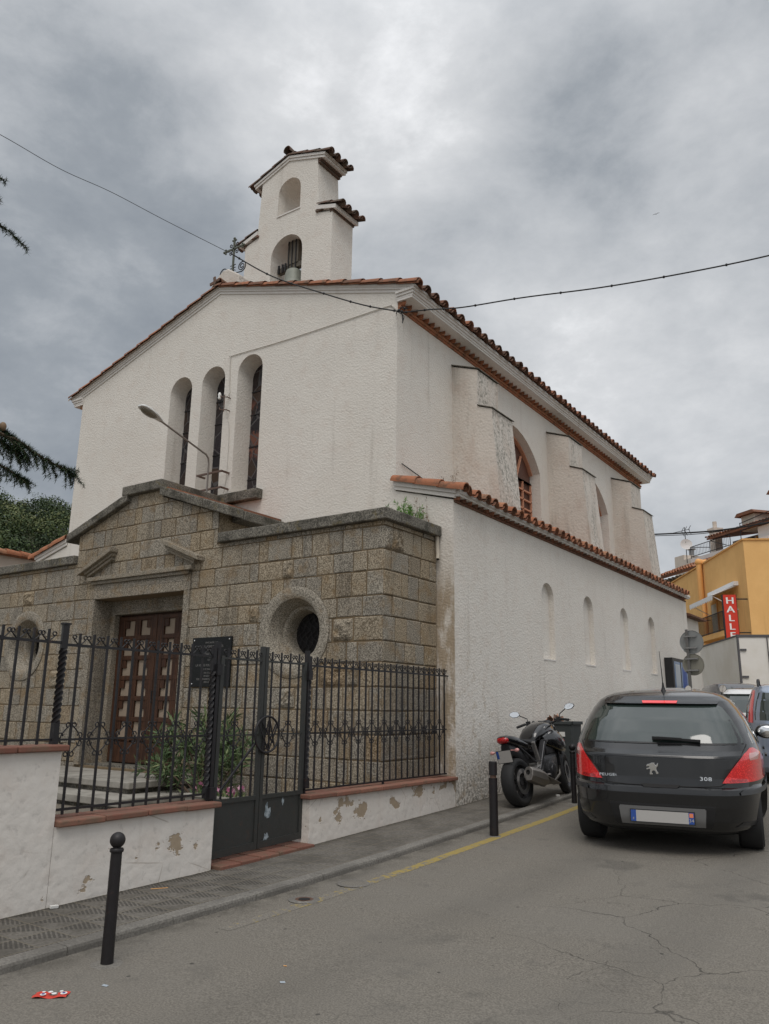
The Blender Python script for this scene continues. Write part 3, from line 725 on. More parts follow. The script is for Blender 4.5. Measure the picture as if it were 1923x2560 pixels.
for yv in (-.03, LEN+.03):
    for s_ in (1, -1):
        xe = CX+s_*5.47
        vb = MB(); barrel(vb, (xe, yv, zr(xe)-.01*(s_ < 0)), (CX, yv, zr(CX)-.01*(s_ < 0)), .078 if s_ > 0 else .062, .47, rd, .3, .9); vb.build('verge_tiles', M_['terracotta' if s_ > 0 else 'verge_tile'], church, smooth=50)
barrel(b, (CX, -.05, zr(CX)+.07), (CX, LEN+.05, zr(CX)+.07), .12, .47, rd, .2, .7)
b.build('roof', M_['terracotta'], church, smooth=50)
b = MB()   # roof deck under the tiles
for s_ in (1, -1):
    xe = CX+s_*5.36
    b.prism([(CX, zr(CX)-.01), (xe, zr(xe)-.01), (xe, zr(xe)-.06), (CX, zr(CX)-.06)], FY, -.06, LEN+.06)
# mortar fillets between the tiles at the eave
rf = b.build('roof_deck', M_['stucco_smooth'], church)
AZ0 = 5.10; aq = Vector((-1, 0, .27)).normalized()
b = MB(); tiles(b, (.21, .13, AZ0), (0, 1, 0), aq, int(15.2/PIT), PIT, 1.44, seed=5, lo=.45, hi=.80, seg=.49)
barrel(b, (.22, -.03, AZ0+.015), (-1.24, -.03, AZ0+.015+.27*1.46), .105, .49, random.Random(4), .62, .8)
b.build('aisle_roof', M_['terracotta'], church, smooth=50); b = MB()
aq2 = Vector((1, 0, .27)).normalized(); xl = 2*CX-.21
tiles(b, (xl, .13, AZ0), (0, 1, 0), aq2, int(15.2/PIT), PIT, 1.44, seed=6, lo=.45, hi=.85, seg=.49)
barrel(b, (xl, -.03, AZ0+.015), (NX0+.04, -.03, AZ0+.015+.27*1.46), .105, .49, random.Random(5), .6, .85)
b.build('aisle_roof', M_['terracotta'], church, smooth=50)
b = MB()
for s_ in (1, -1):
    mx = lambda x: x if s_ > 0 else 2*CX-x
    b.prism([(mx(.16), AZ0-.03), (mx(-1.19), AZ0-.03+.27*1.35), (mx(-1.19), AZ0+.27*1.35+.005), (mx(.16), AZ0+.005)], FY, .0, 15.3)
    for lo, hi, pr in ((.155, .085, .03), (.145, .02, .0), (.085, .0, .06)):
        b.prism([(mx(.02+pr), AZ0+.05-lo), (mx(-1.21), AZ0+.05-lo+.27*1.23), (mx(-1.21), AZ0+.05-hi+.27*1.23), (mx(.02+pr), AZ0+.05-hi)], FY, -pr-.01, .02)
b.build('aisle_cornice', M_['stucco_smooth'], church)

# belfry: a wall of two stages with arched openings, each stage with tiled shoulders
BY0, BY1 = 2.05, 2.90; BC = -6.10
b = MB(); b.prism([(-7.60, 9.6), (-4.58, 9.6), (-4.58, 13.60), (-5.03, 13.72), (-5.13, 15.42), (BC, 15.76), (-7.07, 15.42), (-7.17, 13.72), (-7.60, 13.60)], FY, BY0, BY1)
c1 = MB(); c1.prism(arch(-6.07, .78, 14.13, 15.15), FY, BY0-.5, BY1+.5)
c2 = MB(); c2.prism(arch(-6.08, 1.08, 11.62, 13.44), FY, BY0-.5, BY1+.5)
belfry = carve(b, [c1, c2], 'bell_tower', M_['stucco'], church)
b = MB()
for s_ in (1, -1):
    xe = BC+s_*1.22
    for lo, hi, ex, px_ in ((.13, .06, .0, .03), (.06, -.01, .05, .055)):
        z_ = lambda x: 15.76+.06-.33*abs(x-BC)
        b.prism([(BC, z_(BC)-lo), (xe+s_*ex*.5, z_(xe)-lo), (xe+s_*ex*.7, z_(xe)-hi), (BC, z_(BC)-hi)], FY, BY0-px_, BY1+px_)
    xa, xb = (BC+s_*1.02, BC+s_*1.66)
    zs = lambda x: 13.90-.30*(abs(x-BC)-1.06)
    b.prism([(xa, zs(xa)-.11), (xb, zs(xb)-.11), (xb, zs(xb)), (xa, zs(xa))], FY, BY0-.06, BY1+.06)
b.box(-6.48, BY0-.02, 14.09, -5.66, BY1+.02, 14.128)
b.build('cornice', M_['stucco_smooth'], belfry)
b = MB()
for s_ in (1, -1):
    z_ = lambda x: 15.86-.33*abs(x-BC); xe = BC+s_*1.38
    run = Vector((-s_, 0, .33)).normalized()
    tiles(b, (xe, BY0+.02, z_(xe)), (0, 1, 0), run, 4, .28, 1.42, seg=.45, r=.10, seed=20+s_, lo=.05, hi=.35)
    for yv in (BY0-.03, BY1+.03): barrel(b, (xe, yv, z_(xe)+.0), (BC, yv, z_(BC)+.0), .06, .45, rd, .05, .45)
    xs_ = BC+s_*1.80; zs = lambda x: 13.93-.30*(abs(x-BC)-1.06)
    tiles(b, (xs_, BY0+.02, zs(xs_)), (0, 1, 0), Vector((-s_, 0, .30)).normalized(), 4, .28, .80, seg=.42, r=.10, seed=30+s_, lo=.05, hi=.35)
    # thin flat bricks under the shoulder tiles
    for k_, (zz, ex) in enumerate(((.20, .0), (.155, .05))):
        b.box(BC+s_*1.45, BY0-.02-ex*.3, zs(BC+s_*1.62)-zz+.03, BC+s_*(1.55+ex), BY1+.03+ex*.3, zs(BC+s_*1.62)-zz+.06, tint=.25)
    b.box(BC+s_*1.0, BY0-.055, 13.735, BC+s_*1.47, BY0-.0, 13.785, tint=.55)
    for k_, (zz, ex) in enumerate(((.27, .0), (.215, .05))):
        b.box(BC+s_*.99, BY0-.01, z_(BC+s_*1.2)-zz+.03, BC+s_*(1.06+ex), BY1+.01, z_(BC+s_*1.2)-zz+.06, tint=.12)
barrel(b, (BC, BY0-.10, 15.93), (BC, BY1+.1, 15.93), .115, .5, rd, .05, .3)
b.build('belfry_roof', M_['old_tile'], belfry, smooth=50)
# tile ornament at the ridge end and the stone block carrying the cross
b = MB(); b.bar((CX-.10, -.10, 10.93), (CX-.17, -.08, 11.26), .07, .025, up=(0, 1, 0), tint=.5); b.bar((CX-.28, -.10, 11.08), (CX+.02, -.09, 11.14), .07, .025, up=(0, 1, 0), tint=.4); b.bar((CX-.2, -.09, 10.95), (CX-.05, -.09, 11.12), .06, .03, tint=.2)
b.build('ridge_ornament', M_['old_tile'], church)
b = MB(); b.prism([(CX-.60, 10.85), (CX+.32, 10.85), (CX+.32, 11.34), (CX-.06, 11.60), (CX-.22, 11.60), (CX-.60, 11.34)], FY, .22, .68)
b.build('pedestal', M_['stucco_old'], church, bevel=.03)
# down pipe of the porch roof
b = MB(); b.tube([(-.29, -.07, 4.42), (-.285, -.07, 4.18), (-.26, -.09, 4.02), (-.24, -.13, 3.93)], .035, 10); b.tube([(-.239, -.131, 3.929), (-.238, -.133, 3.926)], .024, 10, mi=1)
b.build('rain_spout', [M_['grey_pvc'], M_['void']], church, smooth=40)
# low annex at the far end
b = MB(); b.box(-4, 15.32, -.5, -.15, 17.4, 4.55); an = thing('annex', 'low white annex with a flat tiled edge behind the far end of the church', 'annex', (-2, 16.3, 0), world_coords=True); b.build('wall', M_['stucco'], an)
b = MB(); b.prism([(-.3, 4.5), (.12, 4.5), (.12, 4.56), (-.3, 4.68)], FY, 15.33, 17.5, tint=.15); b.build('roof_edge', M_['terracotta'], an)

# cross
cr = thing('roof_cross', 'weathered iron cross with curled arms on a stone block at the ridge', 'cross', (CX, .42, 11.46), world_coords=True)
b = MB(); X0, Y0, Z0 = CX-.14, .45, 11.58
b.bar((X0, Y0, Z0), (X0, Y0, Z0+.98), .040, .040); b.bar((X0-.33, Y0, Z0+.70), (X0+.33, Y0, Z0+.70), .040, .040, up=(0, 1, 0))
for e_, d_ in (((0, .98), (0, 1)), ((-.33, .70), (-1, 0)), ((.33, .70), (1, 0))):
    px_, pz_ = e_; b.sphere((X0+px_, Y0, Z0+pz_), .035, 8, 6); n2 = (-d_[1], d_[0])
    for s_ in (-1, 1): b.sphere((X0+px_-d_[0]*.05+s_*n2[0]*.05, Y0, Z0+pz_-d_[1]*.05+s_*n2[1]*.05), .026, 8, 6)
b.build('cross_bars', M_['green_bronze'], cr, smooth=40)
b = MB()
def spiral(c, r0, r1, a0, turns, n_=26): return [(c[0]+lerp(r0, r1, i/n_)*cos(a0+turns*2*pi*i/n_), Y0, c[1]+lerp(r0, r1, i/n_)*sin(a0+turns*2*pi*i/n_)) for i in range(n_+1)]
for s_ in (-1, 1):
    sp = spiral((X0+s_*.30, Z0+.13), .145, .025, -pi/2, 2.2*s_); b.tube(sp, .013, 6)
    for u in (-1, 1): b.tube(spiral((X0+s_*.105, Z0+.70+u*.105), .036, .036, 0, .95, 12), .012, 6); b.tube([(X0+s_*.02, Y0, Z0+.70+u*.02), (X0+s_*.085, Y0, Z0+.70+u*.08)], .012, 6)
    for q in range(3): b.tube([(X0, Y0, Z0+.08+q*.07), (X0+s_*.05, Y0, Z0+.11+q*.07), (X0+s_*.09, Y0, Z0+.09+q*.08)], .011, 5)
    b.tube([(X0+s_*.30, Y0, Z0-.015), (X0+s_*.08, Y0, Z0+.02)], .013, 6)
b.build('scrollwork', M_['wrought_iron'], cr)
# bell
bl = thing('bell', 'pale bronze bell with wooden yoke in the lower arch of the belfry', 'bell', (-5.80, 2.40, 12.3), world_coords=True)
T = Matrix.Translation((-6.08, 2.38, 12.03))
b = MB(); b.lathe([(.34, 0), (.30, .05), (.25, .2), (.235, .42), (.21, .50), (.13, .56), (0, .57)], M=T, n=24); b.build('bell_body', M_['bell_bronze'], bl, smooth=50)
b = MB(); b.box(-6.62, 2.32, 12.62, -5.54, 2.46, 12.75); b.box(-6.26, 2.30, 12.75, -5.90, 2.48, 13.40)
for x_ in (-6.22, -6.10, -5.97): b.box(x_-.014, 2.28, 12.56, x_+.014, 2.299, 13.42, mi=1)
for x_ in (-6.55, -6.42, -6.32): b.box(x_-.025, 2.28, 12.58, x_+.025, 2.319, 12.82, mi=1)
b.build('yoke', [M_['old_wood'], M_['wrought_iron']], bl)
# ------------------------------------------------------------------ stone porch
PY = -1.6; PC = -6.15
porch = thing('stone_porch', 'granite porch of squared blocks and round windows in front of the white church', 'porch', (PC, -.8, 0), world_coords=True)
def clip(poly, a, b, c):      # keep a*x+b*y <= c
    out = []
    for i in range(len(poly)):
        p, q = poly[i], poly[(i+1) % len(poly)]; dp = a*p[0]+b*p[1]-c; dq = a*q[0]+b*q[1]-c
        if dp <= 0: out.append(p)
        if dp*dq < 0: t = dp/(dp-dq); out.append((lerp(p[0], q[0], t), lerp(p[1], q[1], t)))
    return out
def planes(poly):             # half planes of a counter-clockwise convex polygon
    r = []
    for i in range(len(poly)):
        p, q = poly[i], poly[(i+1) % len(poly)]; a, b = q[1]-p[1], p[0]-q[0]; r.append((a, b, a*p[0]+b*p[1]))
    return r
def area(p): return abs(sum(p[i][0]*p[(i+1) % len(p)][1]-p[(i+1) % len(p)][0]*p[i][1] for i in range(len(p))))/2
def subtract(poly, hole):
    res = []; rest = poly
    for a, b, c in planes(hole):
        o = clip(rest, -a, -b, -c)
        if len(o) > 2 and area(o) > 1e-5: res.append(o)
        rest = clip(rest, a, b, c)
        if len(rest) < 3: break
    return res
ROWS = [-.3, .02, .36, .70, 1.07, 1.42, 1.77, 2.14, 2.46, 2.84, 3.16, 3.55, 3.88, 4.26, 4.62, 4.98, 5.32, 5.70]
def splits(u0, u1, seed, row, tall):
    r = random.Random(seed*100+row); xs = [u0]
    while xs[-1] < u1-.12:
        w = r.choice((.22, .27, .32, .38, .44, .52, .62, .85)) if not tall else r.choice((.22, .27, .33, .4, .5))
        xs.append(xs[-1]+w*r.uniform(.9, 1.1))
    if u1-xs[-2] < .2: xs.pop()
    xs[-1] = u1; return xs
def ashlar(b, u0, u1, regions, holes, fn, seed, rough=()):
    J = .0095
    for ri in range(len(ROWS)-1):
        z0, z1 = ROWS[ri], ROWS[ri+1]; xs = splits(u0, u1, seed, ri, ri in (12, 14) or seed == 8)
        for bi in range(len(xs)-1):
            r = random.Random(seed*7919+ri*131+bi); t = r.random()
            t = .05+.45*t if r.random() < .62 else .45+.55*r.random()
            dep = r.uniform(.004, .016); a, c = xs[bi]+J, xs[bi+1]-J; lo, hi = z0+J+r.uniform(-.003, .003), z1-J+r.uniform(-.003, .003)
            rect = [(a, lo), (c, lo), (c, hi), (a, hi)]
            isr = any(a-.05 < q[0] < c+.05 and lo < q[1] < hi for q in rough)
            for reg in regions:
                p = rect
                for h in planes(reg): p = clip(p, *h)
                if len(p) < 3 or area(p) < 2e-4: continue
                whole = len(p) == 4 and abs(area(p)-area(rect)) < 1e-6
                pieces = [p]; cutp = False
                for h in holes:
                    hc = (sum(q[0] for q in h)/len(h), sum(q[1] for q in h)/len(h)); rad = max(abs(q[0]-hc[0]) for q in h)
                    if min(abs(q[0]-hc[0]) for q in p) < rad+1.2 and min(abs(q[1]-hc[1]) for q in p) < rad+.6:
                        nw = []
                        for q in pieces:
                            s_ = subtract(q, h); tot = sum(area(k) for k in s_)
                            if abs(tot-area(q)) < 1e-6: nw.append(q)
                            else: nw += s_; cutp = True
                        pieces = nw
                if isr and whole and not cutp:
                    def lump(u, v):
                        e_ = min(1, 5*min(u, 1-u))**.5*min(1, 5*min(v, 1-v))**.5; k_ = noise.noise(Vector((u*3.1+bi*3.7, v*2.3+ri*1.9, seed)))+.5*noise.noise(Vector((u*8+bi, v*7, ri)))
                        return fn(lerp(a, c, u), lerp(lo, hi, v), -.01+e_*(.055+.05*k_))
                    b.grid(lump, 14, 11, tint=t)
                elif whole and not cutp:
                    k = .014; q = [(a+k, lo+k), (c-k, lo+k), (c-k, hi-k), (a+k, hi-k)]
                    j = lambda: r.uniform(-.004, .004)
                    vs = [fn(u, v, -.014) for u, v in rect]+[fn(u, v, dep-.008) for u, v in rect]+[fn(u+j(), v+j(), dep+j()) for u, v in q]
                    b.add(vs, [(0, 1, 5, 4), (1, 2, 6, 5), (2, 3, 7, 6), (3, 0, 4, 7), (4, 5, 9, 8), (5, 6, 10, 9), (6, 7, 11, 10), (7, 4, 8, 11), (8, 9, 10, 11)], tint=t)
                else:
                    for q in pieces:
                        n_ = len(q); vs = [fn(u, v, -.014) for u, v in q]+[fn(u, v, dep) for u, v in q]
                        b.add(vs, [(i, (i+1) % n_, n_+(i+1) % n_, n_+i) for i in range(n_)]+[tuple(range(n_, 2*n_))], tint=t)
FF = lambda u, v, d: (u, PY-d, v)
FR = lambda u, v, d: (-.335+d, u, v)
ngon = lambda cx, cz, r, n_=28: [(cx+r*cos(2*pi*i/n_), cz+r*sin(2*pi*i/n_)) for i in range(n_)]
OC = [(-2.12, 2.66), (-9.86, 2.68)]
PH = 1.49                                         # half width of the door surround
gable = [(-8.25, 4.02), (-4.05, 4.02), (-4.05, 4.93), (-5.66, 5.46), (-5.66, 5.60), (-6.70, 5.60), (-6.70, 5.46), (-8.25, 4.93)]
core = MB(); core.prism([(-12.3, -.5), (-.35, -.5), (-.35, 4.33), (-4.05, 4.33), (-4.05, 4.93), (-5.66, 5.46), (-5.66, 5.60), (-6.70, 5.60), (-6.70, 5.46), (-8.25, 4.93), (-8.25, 4.33), (-12.3, 4.33)], lambda u, v, w: (u, w, v), PY+.0035, -.01)
cuts = []
c_ = MB(); c_.box(PC-1.345, PY-.3, .30, PC+1.345, PY+.7, 3.53); cuts.append(c_)
for cx, cz in OC:
    c_ = MB(); c_.prism(ngon(cx, cz, .70), lambda u, v, w: (u, w, v), PY-.3, PY+.9); cuts.append(c_)
carve(core, cuts, 'mortar_core', M_['mortar'], porch)
b = MB()
Lz = lambda x: 4.93+.34*(2.1-abs(x-PC))
regs = [[(-4.05, -.3), (-.30, -.3), (-.30, 4.33), (-4.05, 4.33)], [(PC+PH, -.3), (-4.05, -.3), (-4.05, 4.93), (PC+PH, 5.13)],
        [(-12.3, -.3), (-8.25, -.3), (-8.25, 4.33), (-12.3, 4.33)], [(-8.25, -.3), (PC-PH, -.3), (PC-PH, 5.13), (-8.25, 4.93)],
        [(PC-PH, 3.70), (PC+PH, 3.70), (PC+PH, 5.13), (-5.66, 5.46), (-5.66, 5.60), (-6.70, 5.60), (-6.70, 5.46), (PC-PH, 5.13)][:4]+[(-6.70, 5.46), (PC-PH, 5.13)],
        [(-6.70, 5.46), (-5.66, 5.46), (-5.66, 5.60), (-6.70, 5.60)]]
RGH = [(-2.35, 3.68), (-3.05, 2.85), (-1.28, 2.66), (-2.2, 1.62), (-1.0, 1.95), (-9.85, 3.7), (-9.0, 2.3), (-8.6, 1.9)]
ashlar(b, -12.3, -.335, regs, [ngon(x, z, .76) for x, z in OC], FF, 3, RGH)
ashlar(b, -1.602, -.02, [[(-1.602, -.3), (-.02, -.3), (-.02, 4.33), (-1.602, 4.33)]], [], FR, 8, [(-1.35, 4.08)])
b.build('wall', M_['granite'], porch)
# copings
def coping(b, x0, y0, z0, x1, y1, z1, axis, seed):
    r = random.Random(seed); a, e = (x0, x1) if axis == 'x' else (y0, y1); p = a
    while p < e-.05:
        q = min(e, p+r.uniform(.9, 1.5)); q = e if e-q < .4 else q; d = r.uniform(-.004, .004)
        if axis == 'x': b.box(p+.003, y0, z0+d, q-.003, y1, z1+d)
        else: b.box(x0+d, p+.003, z0+d, x1+d, q-.003, z1+d)
        p = q
b = MB(); coping(b, -3.96, PY-.10, 4.335, -.226, PY+.34, 4.52, 'x', 1); coping(b, -.60, PY+.345, 4.335, -.226, -.012, 4.52, 'y', 2); coping(b, -12.3, PY-.10, 4.335, -8.27, PY+.34, 4.52, 'x', 3)
b.build('coping', M_['coping_stone'], porch, bevel=.018)
b = MB()
for s_ in (1, -1):
    X = lambda d: PC+s_*d
    for d0, d1 in ((.50, 1.12), (1.125, 1.75), (1.755, 2.44)):
        b.prism([(X(d0), 4.935+.34*(2.1-d0)), (X(d1), 4.935+.34*(2.1-d1)), (X(d1), 5.115+.34*(2.1-d1)), (X(d0), 5.115+.34*(2.1-d0))], lambda u, v, w: (u, w, v), PY-.12, PY+.30)
b.build('raking_coping', M_['coping_stone'], porch, bevel=.018)
for s_ in (1, -1): q = MB(); q.box(PC+s_*2.095, PY+.02, 4.3, PC+s_*2.106, -.012, 4.94, tint=.7); q.build('gable_side', M_['granite'], porch)
b = MB()
for s_ in (1, -1):
    q = MB(); q.box(PC+s_*2.11, PY+.302, 4.80, PC+s_*2.46, -.012, 4.985); q.build('eave_coping', M_['coping_stone'], porch, bevel=.018)
b = MB(); b.box(PC-.66, PY-.13, 5.605, PC+.55, -.012, 5.80); b.box(PC-.52, PY+.2, 5.3, PC+.50, -.012, 5.604)
b.build('gable_block', M_['coping_stone'], porch, bevel=.02)
b = MB()
for s_ in (1, -1):
    run = Vector((-s_, 0, .34)).normalized(); x_ = PC+s_*2.42
    for d0, d1, t_ in ((.52, 1.15, .6), (1.155, 1.75, .5), (1.755, 2.20, .35)):
        zt = lambda d: 5.14+.34*(2.1-d)
        b.prism([(PC+s_*d0, zt(d0)), (PC+s_*d1, zt(d1)), (PC+s_*d1, zt(d1)-.1), (PC+s_*d0, zt(d0)-.1)], lambda u, v, w: (u, w, v), PY+.02, -.015, tint=t_)
b.build('tiled_roof', M_['terracotta'], porch, smooth=50)
b = MB(); b.box(-3.9, PY+.34, 4.2, -.6, -.012, 4.36); b.box(-12.3, PY+.34, 4.2, -8.3, -.012, 4.36); b.build('flat_roof', M_['concrete'], porch)
# doorway
b = MB()
for s_ in (1, -1): b.box(PC+s_*1.335, PY-.045, .31, PC+s_*PH, PY+.39, 3.53, tint=.35); b.box(PC+s_*1.215, PY+.395, .31, PC+s_*1.36, PY+.62, 3.25, tint=.4)
b.box(PC-PH, PY-.045, 3.532, PC+PH, PY+.39, 3.705, tint=.38); b.box(PC-1.36, PY+.395, 3.252, PC+1.36, PY+.62, 3.6, tint=.3)
b.box(PC-1.30, PY+.375, 3.31, PC+1.30, PY+.393, 3.345, tint=.3)
b.box(PC-1.40, PY-.03, 3.707, PC+1.40, PY+.2, 3.835, tint=.3)
b.box(PC-1.46, PY-.075, 3.836, PC+1.46, PY+.2, 3.90, tint=.35); b.box(PC-1.56, PY-.125, 3.901, PC+1.56, PY+.2, 3.985, tint=.4)
for s_ in (1, -1):
    X = lambda d: PC+s_*d
    for d0, d1, th, of, pr in ((.76, 1.80, .085, .125, .20), (.80, 1.66, .055, .068, .13), (.84, 1.60, .06, .005, .09)):
        zl = lambda d: 3.99+.40*(1.62-d)+of
        b.prism([(X(d0), zl(d0)), (X(d1), zl(d1)), (X(d1), zl(d1)+th), (X(d0), zl(d0)+th)], lambda u, v, w: (u, w, v), PY-pr, PY+.1, tint=.4)
b.build('door_surround', M_['granite'], porch, bevel=.012)
YD = PY+.56
def door_leaf(x0, x1, s_):
    b = MB(); b.box(x0, YD, .34, x1, YD+.06, 3.252)
    leaf = b.build('door', M_['door_wood'], porch)
    b = MB(); cols = 2; w = (x1-x0-.20)/1.0; z = .62; cxm = (x0+x1)/2
    pn = MB()
    n_ = 6; ph = (3.17-.78)/n_
    # stiles and rails
    for xx in (x0+.055, x1-.055): b.box(xx-.055, YD-.05, .36, xx+.055, YD-.002, 3.22)
    b.box(x0+.112, YD-.05, .36, x1-.112, YD-.002, .74)
    for i in range(n_):
        zc = .78+ph*(i+.5)
        for q in (-1, 1):
            cx_ = cxm+q*.245
            pn.box(cx_-.15, YD-.012, zc-.15, cx_+.15, YD-.004, zc+.15)
        b.box(x0+.112, YD-.055, zc+ph/2-.035, x1-.112, YD-.003, zc+ph/2+.035)
        for q in (-1, 1):
            cx_ = cxm+q*.245
            b.box(cx_+q*.155, YD-.05, zc-.2, cx_+q*.245, YD-.003, zc+.2); b.box(cx_-q*.21, YD-.05, zc-.2, cx_-q*.155, YD-.003, zc+.2)
            b.box(cx_-.15, YD-.05, zc+.152, cx_+.15, YD-.003, zc+.2); b.box(cx_-.15, YD-.05, zc-.2, cx_+.15, YD-.003, zc-.152)
            b.box(cx_+q*.03, YD-.045, zc+.0, cx_+q*.15, YD-.013, zc+.151)
    b.box(cxm-.035, YD-.052, .75, cxm+.035, YD-.003, 3.2)
    b.build('framing', M_['door_wood'], leaf, bevel=.006); pn.build('panel', M_['door_panel'], leaf)
    if s_ > 0:
        h = MB(); h.tube([(x0+.06, YD-.05, 1.5), (x0+.06, YD-.11, 1.5), (x0+.06, YD-.11, 1.72), (x0+.06, YD-.05, 1.72)], .014, 8); h.build('handle', M_['wrought_iron'], leaf)
door_leaf(PC-1.20, PC-.006, -1); door_leaf(PC+.006, PC+1.20, 1)
b = MB(); b.box(PC-1.34, PY+.1, .20, PC+1.34, PY+.7, .335); b.build('door_sill', M_['coping_stone'], porch)
# round windows
for cx, cz in OC:
    T = Matrix.Translation((cx, PY, cz)) @ Matrix.Rotation(pi/2, 4, 'X')      # local +z -> -y
    b = MB(); b.lathe([(.752, -.02), (.752, .026), (.745, .030), (.60, .030), (.555, .010), (.50, -.12), (.455, -.20), (.45, -.235), (.40, -.24), (.385, -.255), (.37, -.34), (.36, -.52)], M=T, n=56, cap=False, tint=.17)
    ring = b.build('round_window', M_['granite'], porch, smooth=35)
    b = MB(); b.lathe([(.37, -.50), (0, -.50)], M=T, n=40, cap=False); b.build('pane', M_['void'], ring)
    b = MB()
    for k in range(-3, 4):
        for sg in (-1, 1):
            pts = []
            for i in range(15):
                t_ = -1+2*i/14; xx = k*.13+sg*t_*.30+.03*sin(t_*9); zz = t_*.36
                if xx*xx+zz*zz < .355**2: pts.append((cx+xx, PY+.47, cz+zz))
            if len(pts) > 1: b.tube(pts, .008, 5)
    b.build('grille', M_['wrought_iron'], ring)

# plaque
pq = thing('wall_plaque', 'black stone plaque with pale engraved lines screwed beside the church door', 'plaque', (-3.98, PY-.02, 1.78), world_coords=True)
b = MB(); b.box(-4.47, PY-.045, 1.78, -3.49, PY-.018, 2.64); b.build('slab', M_['plaque_stone'], pq, bevel=.004)
b = MB()
for tx, zz, sz in (('SANT JAUME 1960', 2.545, .042), ('EL DR. JOSEP M. INGLÉS', 2.475, .06), ('RECTOR', 2.41, .045), ('MARE DE DÉU', 2.345, .055), ('EN', 2.29, .045), ('LA VILA', 2.245, .045), ('LA VERGE POLONESA FÀTIMA', 2.15, .058), ('13 DE MAIG DE 1967', 2.08, .045), ('DIA DE LA FESTA', 2.02, .042), ('EN RECORD DE', 1.965, .045), ('PER LA PARROQUIA I EL POBLE', 1.91, .05), ('AMB GRATITUD', 1.86, .042)):
    add_text(b, tx, sz, frame_m((-3.98, PY-.047, zz), (1, 0, 0), (0, 0, 1)), .002, sx=.95)
b.build('lettering', M_['plaque_letter'], pq)
b = MB()
for x_ in (-4.42, -3.54):
    for z_ in (1.83, 2.59): b.sphere((x_, PY-.047, z_), .016, 8, 6)
b.build('screw', M_['chrome'], pq)

# steps before the door
st = thing('entrance_steps', 'two worn concrete steps in front of the church door', 'steps', (PC, -2.4, 0), world_coords=True)
b = MB(); b.box(-8.0, -2.98, .16, -4.22, PY-.03, .265); b.build('step', M_['concrete'], st, bevel=.015)
b = MB(); b.box(-8.0, -2.90, .085, -4.32, PY-.03, .158); b.build('riser', M_['coping_stone'], st)
b = MB(); b.box(-8.4, -3.5, -.03, -3.75, PY-.03, .083); b.build('step', M_['concrete'], st, bevel=.012)
b = MB(); b.box(-8.3, -3.42, -.12, -3.85, PY-.03, -.032); b.build('riser', M_['coping_stone'], st)

# ------------------------------------------------------------------ garden walls, fence and gate
def garden_wall(name, label, y0, y1, ztop, endcap=None):
    t = thing(name, label, 'wall', (-.13, (y0+y1)/2, g((y0+y1)/2)), world_coords=True)
    b = MB(); n_ = max(4, int((y1-y0)/.25)); r = random.Random(int(ztop*100))
    ysl = [lerp(y0, y1, i/n_) for i in range(n_+1)]
    prof = lambda yy: [(0, g(yy)-.15), (0, ztop), (-.26, ztop), (-.26, -.3)]
    vs = []; 
    for yy in ysl: vs += [(px_+(r.uniform(-.004, .004)), yy, pz_) for px_, pz_ in prof(yy)]
    fs = [(i*4+j, i*4+(j+1) % 4, (i+1)*4+(j+1) % 4, (i+1)*4+j) for i in range(n_) for j in range(4)]
    fs += [(3, 2, 1, 0), tuple(n_*4+j for j in range(4))]; b.add(vs, fs)
    b.build('plaster', M_['garden_plaster'], t, fix=True)
    return t
def caps(t, y0, y1, z, ln, seed, x0=-.33, x1=.055):
    r = random.Random(seed); b = MB(); p = y0; n_ = int(round((y1-y0)/ln)); ln = (y1-y0)/n_
    for i in range(n_):
        for xa, xb in ((x0, (x0+x1)/2-.003), ((x0+x1)/2+.003, x1)):
            d = r.uniform(-.004, .004); b.box(xa, y0+i*ln+.004, z+d, xb+r.uniform(-.004, .004), y0+(i+1)*ln-.004, z+.055+d, tint=r.random())
    b.build('brick_cap', M_['cap_brick'], t, bevel=.012)
w1 = garden_wall('garden_wall', 'tall white plastered wall with red brick cap at the left edge of the photo', -13.5, -7.09, 1.055); caps(w1, -13.5, -7.045, 1.058, .5, 1)
w2 = garden_wall('garden_wall', 'low white wall with peeling plaster and brick cap behind the ball bollard', -7.085, -5.19, .418); caps(w2, -7.08, -5.13, .42, .49, 2)
w3 = garden_wall('garden_wall', 'low white wall with brick cap between the gate and the church corner', -3.61, -.004, .365); caps(w3, -3.66, -.006, .367, .52, 3)
FXP = -.13
def twisted(b, x, y, z0, z1, w, za, zb, turns, n_=40):
    zs = [z0]+[lerp(za, zb, i/n_) for i in range(n_+1)]+[z1]; vs = []
    for i, z in enumerate(zs):
        t_ = min(1, max(0, (z-za)/(zb-za))); a0 = pi/4+t_*turns*2*pi
        vs += [(x+w*.7071*cos(a0+k*pi/2), y+w*.7071*sin(a0+k*pi/2), z) for k in range(4)]
    m_ = len(zs); b.add(vs, [(i*4+k, i*4+(k+1) % 4, (i+1)*4+(k+1) % 4, (i+1)*4+k) for i in range(m_-1) for k in range(4)]+[(3, 2, 1, 0), tuple((m_-1)*4+k for k in range(4))])
def curl(b, y0, z0, sy, sz, w, h, r=.0065, turns=.75):
    """a C-scroll leaving (y0,z0), sweeping out by w and up by h and rolling into an eye"""
    pts = []
    for i in range(9):
        t_ = i/8*pi/2; pts.append((FXP, y0+sy*w*(1-cos(t_)), z0+sz*h*sin(t_)))
    cy, cz = y0+sy*(w-.03), z0+sz*h
    for i in range(1, 14):
        t_ = i/13*turns*2*pi; rr = .03*(1-.55*i/13); pts.append((FXP, cy+sy*rr*cos(t_), cz+sz*rr*sin(t_)))
    b.tube(pts, [r]*len(pts), 6)
